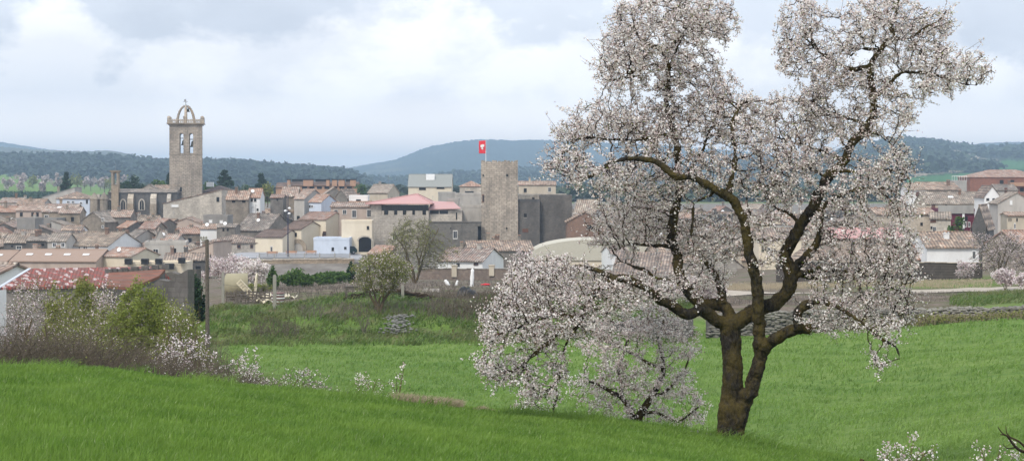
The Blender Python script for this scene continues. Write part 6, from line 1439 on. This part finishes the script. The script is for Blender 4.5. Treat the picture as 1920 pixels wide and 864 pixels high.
# car
def car(px,Y,rz,paint,label,py=None):
    z=g1((px-960)/F*Y,Y)+.08; root=empty('parked_car',((px-960)/F*Y,Y,z),rz,label,'car')
    side=[(-2.1,.35),(-2.15,.75),(-1.95,.95),(-1.1,1.05),(-.55,1.52),(.35,1.62),(1.45,1.58),(1.95,1.1),(2.1,.95),(2.12,.4),(1.7,.28),(-1.8,.28)]
    mb=MB(); mb.prism(side,'y',-.82,.82); b=mb.build('body',paint,root); bv=b.modifiers.new('bev','BEVEL'); bv.width=.09; bv.segments=3
    for s in(-1,1):
        mb=MB(); y0,y1=(.81,.845) if s>0 else(-.845,-.81)
        mb.prism([(-.95,1.06),(-.5,1.45),(.25,1.54),(.25,1.06)],'y',y0,y1); mb.prism([(.33,1.06),(.33,1.54),(1.35,1.5),(1.7,1.1)],'y',y0,y1); mb.build('side_window',GL,root)
    mb=MB(); mb.add([(-1.16,-.7,1.07),(-1.16,.7,1.07),(-.62,.62,1.5),(-.62,-.62,1.5)],[(0,1,2,3)]); w_=mb.build('windscreen',GL,root); sd=w_.modifiers.new('s','SOLIDIFY'); sd.thickness=.04; sd.offset=0
    for a in(-1.3,1.3):
        for s in(-1,1):
            M=Matrix.Translation((a,s*.78,.33))@Matrix.Rotation(R(90),4,'X'); mb=MB(); mb.lathe([(.2,-.11),(.33,-.1),(.33,.1),(.2,.11)],18,0,M); mb.lathe([(.02,-.12),(.19,-.115),(.19,.115),(.02,.12)],10,1,M); mb.build('wheel',[BLK,MET],root)
    for s in(-.55,.55): mb=MB(); mb.box(-2.17,-2.05,s-.2,s+.2,.66,.84); mb.build('headlight',WH,root)
    mb=MB(); mb.box(-2.2,-2.1,-.75,.75,.3,.52); mb.build('bumper',BLK,root); return root
car(649,386,R(24),plain('dark_green_paint',(.012,.035,.032),.25,.2,.5),'dark green parked car in front of the low pale blue wall')
car(503,376,R(4),plain('black_paint',(.015,.015,.018),.3,.2,.5),'black low car mostly hidden behind the yard wall on the left') if False else None
# dark planters / tanks on the roof terraces by the ruin
for k,(a,b,w_,lab) in enumerate([(241,491,13,'black water tank at the left end of the row on the cream terrace'),(272,491,13,'black water tank second in the row on the cream terrace'),(298,491,12,'black water tank in the middle of the row on the cream terrace'),(318,500,16,'black water tank lower than the others on the terrace'),(341,489,12,'black water tank at the right end of the row on the terrace')]):
    Y=318; wd=w_/F*Y; mb=MB(); mb.box(-wd/2,wd/2,-.5,.5,0,.55); mb.box(-wd/2-.08,wd/2+.08,-.58,.58,.55,.66); mb.box(-wd/2,wd/2,-.5,.5,.66,.95)
    tag(mb.build('water_tank',BLK,loc=((a-960)/F*Y,Y,(HY-b)/F*Y-.4)),lab,'water tank','black water tanks on the terrace')
H(232,352,495,496,319,'flat',PC,TG,6,0,label='low cream terrace wall carrying the row of black water tanks',name='terrace')
H(300,392,476,488,326,'front',SD,TB,9,6,ch=2,label='dark low roof behind the row of black water tanks',auto=.3)
# near barns left
bn=H(-6,222,503,520,150,'front',stone('stone_barn',(.36,.33,.29),(.27,.25,.225),stain=.3),None,7.5,-31,label='stone barn with red and white chequered tile roof behind the pink almond',name='stone_barn',cat='barn') if False else None
def rotbox_barn():
    Y=118; t=NT('tiles_red_white'); v=t.co(); br=t.n('ShaderNodeTexBrick',Scale=1.); br.offset=.5; t.t.links.new(v,br.inputs['Vector'])
    br.inputs['Color1'].default_value=(.20,.10,.09,1); br.inputs['Color2'].default_value=(.16,.08,.07,1); br.inputs['Mortar'].default_value=(.33,.07,.06,1); br.inputs['Brick Width'].default_value=.9; br.inputs['Row Height'].default_value=.42; br.inputs['Mortar Size'].default_value=.02
    vo=t.n('ShaderNodeTexVoronoi',Scale=1.); mp=t.n('ShaderNodeMapping'); mp.inputs['Scale'].default_value=(4.6,6,.01); t.t.links.new(v,mp.inputs[0]); t.t.links.new(mp.outputs[0],vo.inputs['Vector'])
    s=t.n('ShaderNodeSeparateColor'); t.t.links.new(vo.outputs['Color'],s.inputs[0]); cc=t.mix(t.ramp(s.outputs[0],[(.80,0),(.84,1)]),br.outputs[0],(.42,.34,.33))
    wv=t.n('ShaderNodeTexWave',Scale=1.6); t.t.links.new(v,wv.inputs['Vector']); t.color(cc); t.bump(wv.outputs['Fac'],.6,.06)
    # gable faces left-front; ridge runs back to the right
    root=empty('stone_barn',(0,0,0),0,'stone barn with red and white chequered tile roof behind the pink almond','barn')
    ap_=W(64,508,Y); el=W(12,540,Y-2.0); er=W(96,536,Y+.8)   # gable apex and its two eaves
    rdir=Vector((1,.42,0)).normalized(); Lr=7.4
    zb=g1(ap_.x,Y)-.5
    def q(p,z=None): return Vector((p.x,p.y,p.z if z is None else z))
    A,B,C_=el,er,ap_; A2,B2,C2=[p+rdir*Lr for p in(A,B,C_)]
    mb=MB(); mb.add([q(A,zb),q(B,zb),q(B),q(C_),q(A),q(A2,zb),q(B2,zb),q(B2),q(C2),q(A2)],[(0,1,2,3,4),(9,8,7,6,5),(0,5,6,1),(1,6,7,2),(2,7,8,3),(3,8,9,4),(4,9,5,0)])
    o_=Vector((ap_.x,ap_.y,zb)); mb.v=[tuple(Vector(v)-o_) for v in mb.v]; root.location=o_; mb.build('wall',stone('stone_barn',(.36,.33,.29),(.27,.25,.225),stain=.3),root)
    for (E,E2,nm) in((B,B2,0),(A,A2,1)):
        ex=(E-C_)*.12; up=Vector((0,0,.14)); mb=MB(); P=[C_-rdir*.25,E+ex-rdir*.25,E2+ex+rdir*.25,C2+rdir*.25]; P=[p-o_+Vector((0,0,.02)) for p in P]
        mb.add(P+[p+up for p in P],[(3,2,1,0),(4,5,6,7),(0,1,5,4),(1,2,6,5),(2,3,7,6),(3,0,4,7)]); mb.build('roof',t.m,root)
        mb=MB(); p0=C_-rdir*.3-o_+Vector((0,0,.1)); p1=E+ex-rdir*.3-o_+Vector((0,0,.1)); mb.tube([p0,p1],.1,6); mb.build('verge_board',PBL,root)
rotbox_barn()
H(-40,20,498,528,140,'front',PW,TM,7,-28,win=[(4,551,9,9,'grey')],label='white walled small house cut by the left edge in front of the long warehouse',name='farm_house')
# brick red ruin roof
rr_=H(203,312,507,535,104,'shedf',SD,None,5,-10,label=None) if False else None
mb=MB(); Y=108; P=[W(204,515,Y+3),W(310,509,Y+4),W(298,522,Y+2),W(248,544,Y-1.5),W(200,540,Y-1.5)]; o_=Vector((P[0].x,P[0].y,g1(P[0].x,Y)-.3))
root=empty('ruined_shed',o_,0,'ruined shed with faded brick red roof above the yellow green bush','shed')
Q=[p-o_ for p in P]; up=Vector((0,0,.15)); mb.add([p for p in Q]+[p+up for p in Q],[(4,3,2,1,0),(5,6,7,8,9)]+[(i,(i+1)%5,5+(i+1)%5,5+i) for i in range(5)]); mb.build('roof',SRED,root)
mb=MB(); mb.add([Vector((p.x,p.y,0)) for p in Q]+[p-Vector((0,0,.01)) for p in Q],[(4,3,2,1,0),(5,6,7,8,9)]+[(i,(i+1)%5,5+(i+1)%5,5+i) for i in range(5)]); mb.build('wall',SD,root)
mb=MB(); 
for k in range(12): p=Q[0].lerp(Q[1],k/11); mb.box(p.x-.2,p.x+.2,p.y-.1,p.y+.2,p.z+.1,p.z+.32+.1*math.sin(k*3))
mb.build('broken_ridge',SD,root)

# ------------------------------------------------------------------ poles and posts
WOODP=barkmat('weathered_wood',(.07,.06,.05),(.17,.15,.13),(.10,.085,.06),.3); CPOST=plain('concrete_post',(.27,.26,.22),.9)
Y=74.; zb=gp(388,Y)-.1; up_=LM_('utility_pole',389,Y,zb,'weathered wooden utility pole rising from the left hedge','utility pole')
mb=MB(); mb.tube([(.05,0,0),(0,0,(up_.z(448))*.5),(-.02,0,up_.z(449))],[.088,.080,.070],12); mb.build('pole',WOODP,up_.root)
mb=MB(); mb.box(-.24,.02,-.05,.05,up_.z(451),up_.z(450)+.04)
for k in range(3): mb.lathe([(.03,0),(.05,.04),(.02,.1)],8,0,Matrix.Translation((-.25+.1*k,0,up_.z(450)+.05)))
mb.build('bracket',CPOST,up_.root)
for k,(px,y0,Y,w_,lab) in enumerate([(378,519,139,.16,'mossy concrete post furthest left behind the wooden pole'),(418,509,141,.18,'concrete post beside the left end of the pallet fence'),(515,515,129,.22,'thick concrete post standing in front of the striped coil stack'),(755,533,131,.2,'concrete post behind the two leaning trunks on the bank')]):
    z=gp(px,Y)-.3; h=(HY-y0)/F*Y-z; mb=MB(); mb.box(-w_/2,w_/2,-w_/2,w_/2,0,h-.08); mb.box(-w_/2+.03,w_/2-.03,-w_/2+.03,w_/2-.03,h-.08,h)
    for q in range(4): mb.tube([(0,-w_/2-.02,h*(.4+.14*q)),(0,w_/2+.02,h*(.4+.14*q))],.015,4,1)
    tag(mb.build('concrete_post',[CPOST,MET],loc=((px-960)/F*Y,Y,z)),lab,'post','concrete fence posts')
# wires
def wire(label,a,b,sag,r=.012):
    mb=MB(); P=[a.lerp(b,k/16)+Vector((0,0,-sag*4*(k/16)*(1-k/16))) for k in range(17)]; mb.tube([p-a for p in P],r,4); tag(mb.build('wire',BLK,loc=a),label,'wire')
wire('upper fence wire between the concrete posts across the bank',W(418,533,141),W(515,537,129),.1); wire('fence wire running right from the thick post to the post behind the trunks',W(515,540,129),W(755,548,131),.3)
wire('long fence wire over the waste ground towards the big almond',W(755,548,131),W(1010,552,135),.4)
# ------------------------------------------------------------------ yard clutter
CREAM=plain('cream_plastic',(.60,.54,.40),.5); GRP=plain('dirty_tank',(.30,.27,.18),.8)
Y=146.; z=gp(458,Y); tk=empty('metal_tank',((442-960)/F*Y,Y,z),R(8),'round dirty yellow tank lying on its side behind the pallet fence','tank')
mb=MB(); M=Matrix.Rotation(R(90),4,'Y'); M=Matrix.Translation((0,0,.95))@M; mb.lathe([(.02,-.95),(.5,-.9),(.92,-.72),(.95,.9),(.9,.93),(.85,.5)],24,0,M); mb.build('shell',GRP,tk)
mb=MB(); 
mb.tube([(math.cos(2*math.pi*k/24)*.1+1.15,-.25-math.sin(2*math.pi*k/24)*.85*.55,.95+math.cos(2*math.pi*k/24)*.92) for k in range(25)],.06,6); 
tag(mb.build('steel_ring',CREAM,loc=(tk.location.x+.45,Y-.3,z)),'upright cream ring leaning at the open end of the round tank','ring')
mb=MB(); a=W(447,527,Y-1.4); b=W(480,562,Y-1.6); dv=(b-a); L=dv.length; ang=math.atan2(dv.z,dv.x); M=Matrix.Rotation(-ang,4,'Y')
mb.box(0,L,-.04,.04,-.22,.22,0,M); mb.box(.02,L-.02,-.12,-.04,-.22,-.17,0,M); mb.box(.02,L-.02,-.12,-.04,.17,.22,0,M)
for k in range(9): mb.box(L*(k+.5)/9-.02,L*(k+.5)/9+.02,-.10,-.04,-.17,.17,0,M)
tag(mb.build('ribbed_panel',CREAM,loc=a),'long ribbed cream panel leaning diagonally over the round tank','panel')
# pallet fence
Y=138.; zf=gp(460,Y)
for i,(a,b,t_,lab) in enumerate([(422.5,442,.0,'grey pallet at the left end of the pallet fence'),(443,462,-.05,'pallet second from the left in the pallet fence'),(463,482,-.1,'pallet third from the left in the pallet fence'),(483,505,-.17,'sagging pallet at the right end of the pallet fence')]):
    x0=(a-960)/F*Y; x1=(b-960)/F*Y; Lp=x1-x0; z=g1(x0,Y)+.02; root=empty('pallet',(x0,Y,z),0,lab,'pallet','pallets stood up as a fence'); root.rotation_euler=(R(-4+i*3),R(-t_*30),R(i*2-3))
    for k in range(5): mb=MB(); mb.box(0,Lp,-.015,.015,.05+k*.19,.16+k*.19); mb.build('board',GREYT if k%2 else WOODP,root)
    for k in range(3): xx=.05+k*(Lp-.15)/2; mb=MB(); mb.box(xx,xx+.07,.016,.09,0,1.0); mb.build('batten',WOODP,root)
# coil stack
Y=133.; cx=(521-960)/F*Y; z=g1(cx,Y); mb=MB(); n=8
for k in range(n):
    r=.44+.02*math.sin(k*2); mb.lathe([(r-.06,k*.115),(r,k*.115+.015),(r+.01,k*.115+.05),(r,k*.115+.085),(r-.06,k*.115+.1)],24,k%2,Matrix.Translation((.01*math.sin(k*5),0,.02)))
mb.lathe([(.40,.0),(.40,n*.115),(.05,n*.115)],16,1,None)
tag(mb.build('hose_coil',[plain('white_hose',(.62,.60,.58),.6),plain('brown_hose',(.20,.12,.11),.7)],loc=(cx,Y,z)),'stack of white and brown striped hoops behind the thick concrete post','coil stack')
for i,(px,py,w_,rz,lab) in enumerate([(505,560,2.6,6,'long yellow sheet lying on the ground right of the round tank'),(535,570,1.7,-12,'cream sheet lying in the grass right of the striped hoops'),(495,572,1.2,20,'crumpled cream sheet at the foot of the steel ring')]):
    Y=144-i*3; X=(px-960)/F*Y; z=g1(X,Y)+.05; rg2=np.random.default_rng(i); n=8; vs=[];fs=[]
    for a in range(n+1):
        for b in range(4): vs.append((w_*(a/n-.5),-.4+b*.27,.12+.16*math.sin(a*1.3+b)+.05*rg2.normal()))
    for a in range(n):
        for b in range(3): fs.append((a*4+b,a*4+b+1,(a+1)*4+b+1,(a+1)*4+b))
    mb=MB(); mb.add(vs,fs,0,True); o=mb.build('plastic_sheet',CREAM,loc=(X,Y,z),rot=(0,0,R(rz))); sd=o.modifiers.new('s','SOLIDIFY'); sd.thickness=.05; tag(o,lab,'sheet')
# rickety table and wood pile
Y=132.; X=(668-960)/F*Y; z=g1(X,Y); root=empty('old_table',(X,Y,z),R(10),'rickety dark wooden frame table left of the wood pile under the trees','table')
mb=MB(); mb.box(-.75,.75,-.35,.35,.78,.84); mb.box(-.7,.7,-.33,-.28,.62,.78); mb.build('tabletop',WOODP,root)
for a in(-.68,.68):
    for b in(-.28,.28): mb=MB(); mb.box(a-.04,a+.04,b-.04,b+.04,0,.78); mb.build('leg',WOODP,root)
rd=random.Random(8); mb=MB(); mb2=MB()
for k in range(220):
    x=rd.uniform(-2.6,2.6); y=rd.uniform(-.6,.6); hgt=rd.uniform(0,.75)*(1-abs(x)/3.2); a=rd.uniform(-.5,.5); l=rd.uniform(.5,1.4); p=Vector((x,y,hgt)); dd_=Vector((math.cos(a),math.sin(a)*.6,rd.uniform(-.22,.22)))*l/2
    mb.tube([p-dd_,p+dd_],rd.uniform(.025,.07),5)
X=(728-960)/F*Y; tag(mb.build('wood_pile',TWIG,loc=(X,Y,g1(X,Y))),'long low pile of dark broken wood behind the two leaning trunks','wood pile')
# stone heap
ROCK=stone('rubble_stone',(.22,.22,.20),(.13,.135,.125),bw=3,bh=3,stain=.4)
def rock(mb,p,s,rd,m=0):
    vs=[];n=6
    for j in range(5):
        ph=math.pi*j/4; r=math.sin(ph)
        for k in range(n): a=2*math.pi*k/n; q=1+rd.uniform(-.22,.22); vs.append((p[0]+s[0]*q*r*math.cos(a),p[1]+s[1]*q*r*math.sin(a),p[2]+s[2]*q*math.cos(ph)))
    fs=[(j*n+k,j*n+(k+1)%n,(j+1)*n+(k+1)%n,(j+1)*n+k) for j in range(4) for k in range(n)]; mb.add(vs,fs,m)
Y=118.8; px=750; X=(px-960)/F*Y; z=g1(X,Y); mb=MB(); rd=random.Random(3)
for k in range(170):
    q=rd.random(); x=rd.gauss(0,.42)-.15*(1-q); s_=rd.uniform(.05,.13); rock(mb,(x,1.1*q+rd.uniform(-.1,.1),q*1.1-.1),(s_,s_*.9,s_*.62),rd)
tag(mb.build('stone_heap',ROCK,loc=(X,Y-.6,z)),'slumped heap of grey stones in the grassy bank right of the leaning trunks','stone heap')
# tarpaulin
Y=142.; X=(877-960)/F*Y; z=g1(X,Y); mb=MB(); vs=[];fs=[];n=14;m=8; rg3=np.random.default_rng(2)
for i in range(n+1):
    for j in range(m+1): u_=i/n*2-1; v_=j/m*2-1; h=max(0,(1-u_*u_)*(1-v_*v_))**.5*(.8-.25*u_)+rg3.normal()*.05; vs.append((u_*.85,v_*.6,max(0,h)))
for i in range(n):
    for j in range(m): q=i*(m+1)+j; fs.append((q,q+m+1,q+m+2,q+1))
mb.add(vs,fs,0,True); tag(mb.build('tarpaulin_heap',BLK,loc=(X,Y,z-.05)),'black tarpaulin covered heap in the weeds right of the wood pile','tarpaulin')
# white wrapped things
for i,(px,py,Y,w_,h_,tl,lab) in enumerate([(842,530,190,.4,.75,-35,'white sack leaning left on the waste ground near the brown wall'),(855,532,190,.25,.6,15,'smaller white sack standing just right of the leaning one'),(884,530,180,.38,1.9,3,'tall white wrapped post in front of the brown block wall')]):
    X=(px-960)/F*Y; z=(HY-py)/F*Y-h_*.5; mb=MB(); z=max(z,g1(X,Y)-.05); M=Matrix.Rotation(R(tl),4,'Y'); mb.lathe([(w_*.2,0),(w_*.5,h_*.12),(w_*.42,h_*.35),(w_*.52,h_*.55),(w_*.38,h_*.8),(w_*.45,h_*.92),(w_*.1,h_)],9,0,M); tag(mb.build('white_sack' if i<2 else 'wrapped_post',WH,loc=(X,Y,z)),lab,'sack' if i<2 else 'post')
mb=MB(); rock(mb,(0,0,.15),(.45,.2,.1),random.Random(1)); tag(mb.build('red_sack',RED,loc=((910-960)/F*185,185,gp(910,185))),'small red heap on the ground left of the big almond branches','sack')
for i,(px,lab) in enumerate([(798,'flat pale block left end of the line in the dry weeds'),(812,'flat pale block second in the line in the dry weeds'),(822,'flat pale block at the right end of the line in the dry weeds')]):
    Y=150; X=(px-960)/F*Y; mb=MB(); mb.box(-.22,.22,-.2,.2,0,.16); mb.box(-.18,.18,-.16,.16,.16,.22); tag(mb.build('concrete_block',PG,loc=(X,Y,g1(X,Y)+.1),rot=(0,0,i)),lab,'block','pale blocks in the weeds')
# stub and stick in the field right
mb=MB(); mb.tube([(0,0,-.1),(.03,0,.14),(.09,0,.34)],[.06,.055,.035],7); p=W(1604,862,31); tag(mb.build('wood_stub',BARK,loc=(p.x,31,g1(p.x,31)),rot=(0,R(4),0)),'short brown rotten stub in the grass right of the big almond trunk','stump')
# heap of small stones under the second almond
mb=MB(); rd=random.Random(5)
for k in range(26): rock(mb,(rd.uniform(-.9,.9),rd.uniform(-.15,.15),rd.uniform(0,.03)),(rd.uniform(.03,.08),.04,rd.uniform(.02,.04)),rd)
p=W(1275,822,36.2); tag(mb.build('stone_row',ROCK,loc=(p.x,36.2,g1(p.x,36.2)),rot=(0,R(3),0)),'thin scatter of pale stones at the crest between the two almonds','stones')

# ------------------------------------------------------------------ distant trees
def farcrown(name,label,px,yb,yt,wp,Y,mat,seed,kind='round',cat='tree',group=None,leaf=.5,n=420):
    rg=np.random.default_rng(seed); X=(px-960)/F*Y; zt=(HY-yt)/F*Y; zb=min((HY-yb)/F*Y,zt-2); zb=min(zb,max(g1(X,Y),zb-3)); Hh=zt-zb; wd=wp/F*Y/2
    root=empty(name,(X,Y,zb),0,label,cat,group); V=[]
    if kind=='conifer':
        nb=13
        for k in range(nb):
            q=k/nb; z=Hh*(.12+.85*q); r=wd*(1-q)**.8*(.8+.4*rg.random())+.15; na=max(3,int(7-4*q))
            for a in rg.uniform(0,6.28,na):
                m=max(4,int(n/(nb*na)*1.6)); t_=rg.uniform(.1,1,m)**.7; V.append(np.stack([np.cos(a)*r*t_+rg.normal(size=m)*.12*r,np.sin(a)*r*t_+rg.normal(size=m)*.12*r,z+Hh*.05*t_+rg.normal(size=m)*Hh*.014],1))
    else:
        nb=9
        for k in range(nb):
            c=rg.normal(size=3)*np.array([wd*.4,wd*.4,Hh*.15])+np.array([0,0,Hh*.62]); m=n//nb; q=rg.normal(size=(m,3)); q/=np.linalg.norm(q,axis=1)[:,None]; V.append(c+q*rg.uniform(.4,1,(m,1))*np.array([wd*.45,wd*.45,Hh*.24]))
    C=np.concatenate(V); v,nn_,l=discs(C,leaf*rg.uniform(.6,1.2,len(C)),rg,4,.2,.3,.6); link_mesh('crown',np_mesh('crown',v,nn_,l,mat,rnd=rg.uniform(0,1,len(C))),root)
    mb=MB(); mb.tube([(0,0,0),(0,0,Hh*.6),(0,0,Hh*.93)],[Hh*.028,Hh*.018,Hh*.005],6)
    for k in range(5): a=rg.uniform(0,6.28); mb.tube([(0,0,Hh*.35),(math.cos(a)*wd*.6,math.sin(a)*wd*.6,Hh*.65)],[Hh*.012,Hh*.004],4)
    mb.build('trunk',BARK2,root)
farcrown('conifer','dark conifer standing above the grey sloping roof at the far left',125,362,322,30,640,LF_D,1,'conifer',leaf=.55,n=700)
farcrown('cedar','broad dark cedar behind the church nave left of the tiny hut',246,366,336,44,600,LF_D,2,leaf=.55,n=900)
farcrown('evergreen_tree','green rounded tree between the tiny hut and the bell tower',302,352,338,36,610,LF_G,3,leaf=.5,n=500)
farcrown('cypress','slim dark cypress touching the left side of the bell tower',315,352,324,7,600,LF_D,4,'conifer',leaf=.35,n=400)
farcrown('cedar','wide dark cedar with layered branches right of the bell tower',421,360,319,46,620,LF_D,5,'conifer',leaf=.6,n=1300)
farcrown('evergreen_tree','green rounded tree squeezed between the bell tower and the cedar',394,358,338,34,600,LF_G,6,leaf=.5,n=500)
farcrown('conifer','pointed dark conifer left of the apartments with many flues',490,362,325,34,640,LF_D,7,'conifer',leaf=.55,n=1000)
farcrown('evergreen_tree','low green tree between the two dark conifers',461,362,342,34,640,LF_G,8,leaf=.5,n=420)
farcrown('olive_tree','pale olive coloured tree in front of the pointed dark conifer',502,370,345,42,560,LF_O,9,leaf=.4,n=500)
farcrown('evergreen_tree','small green tree at the right end of the apartments with many flues',677,354,344,20,690,LF_G,10,leaf=.5,n=260)
farcrown('evergreen_tree','dense dark green bush in front of the maroon house',1787,437,420,38,318,LF_G,11,leaf=.3,n=800,cat='bush')
farcrown('conifer','small dark conifer rising between roofs right of the castle',1119,362,333,16,600,LF_D,12,'conifer',leaf=.4,n=400)
DPK=leafmat('far_blossom',[(0,(.28,.23,.22)),(1,(.52,.44,.44))],.2)
FT=[(15,24,332),(42,26,326),(62,22,331),(85,30,327),(108,24,330),(145,30,325),(170,26,329),(188,20,333),(205,26,334),(38,18,338),(82,16,340),(158,22,334),(196,30,331),(228,26,333),(250,24,330),(296,24,334)]
for i,(px,wp,yt) in enumerate(FT):
    Y=1180+ (i*53)%200 if i not in(9,10) else 1060
    farcrown('field_tree','pale budding tree in the far hedgerow, '+['first','second','third','fourth','fifth','sixth','seventh','eighth','ninth','tenth','eleventh','twelfth','thirteenth','fourteenth','fifteenth','sixteenth'][sorted(range(16),key=lambda k:FT[k][0]).index(i)]+' from the left edge',px,yt+22,yt,wp,Y,[DPK,DPK,LF_O][i%3],30+i,leaf=.9,n=240,group='pale trees along the far green fields')
# far hedge strip
rg=np.random.default_rng(77); n=2600; Y=rg.normal(1010,14,n); px=rg.uniform(-40,110,n); X=(px-960)/F*Y; C=np.stack([X,Y,gz(X,Y)+rg.uniform(0,3.0,n)],1)
c0=C.mean(0); v,nn_,l=discs(C-c0,rg.uniform(.5,1.1,n),rg,4,.2,.3,.7); tag(link_mesh('far_hedge',np_mesh('far_hedge',v,nn_,l,LF_D,rnd=rg.uniform(0,1,n)),None,c0),'dark hedge line between the two far green fields at the left','hedge',kind='stuff')
for o_ in col.objects:
    if o_.parent is None and 'label' in o_ and len(o_['label'].split())>16: print('LONG',o_['label'])
_s={}
for o_ in col.objects:
    if o_.parent is None and 'label' in o_: _s.setdefault(o_['label'],[]).append(o_.name)
for k_,v_ in _s.items():
    if len(v_)>1: print('DUP',k_,v_)
print('NOBJ',len(col.objects))
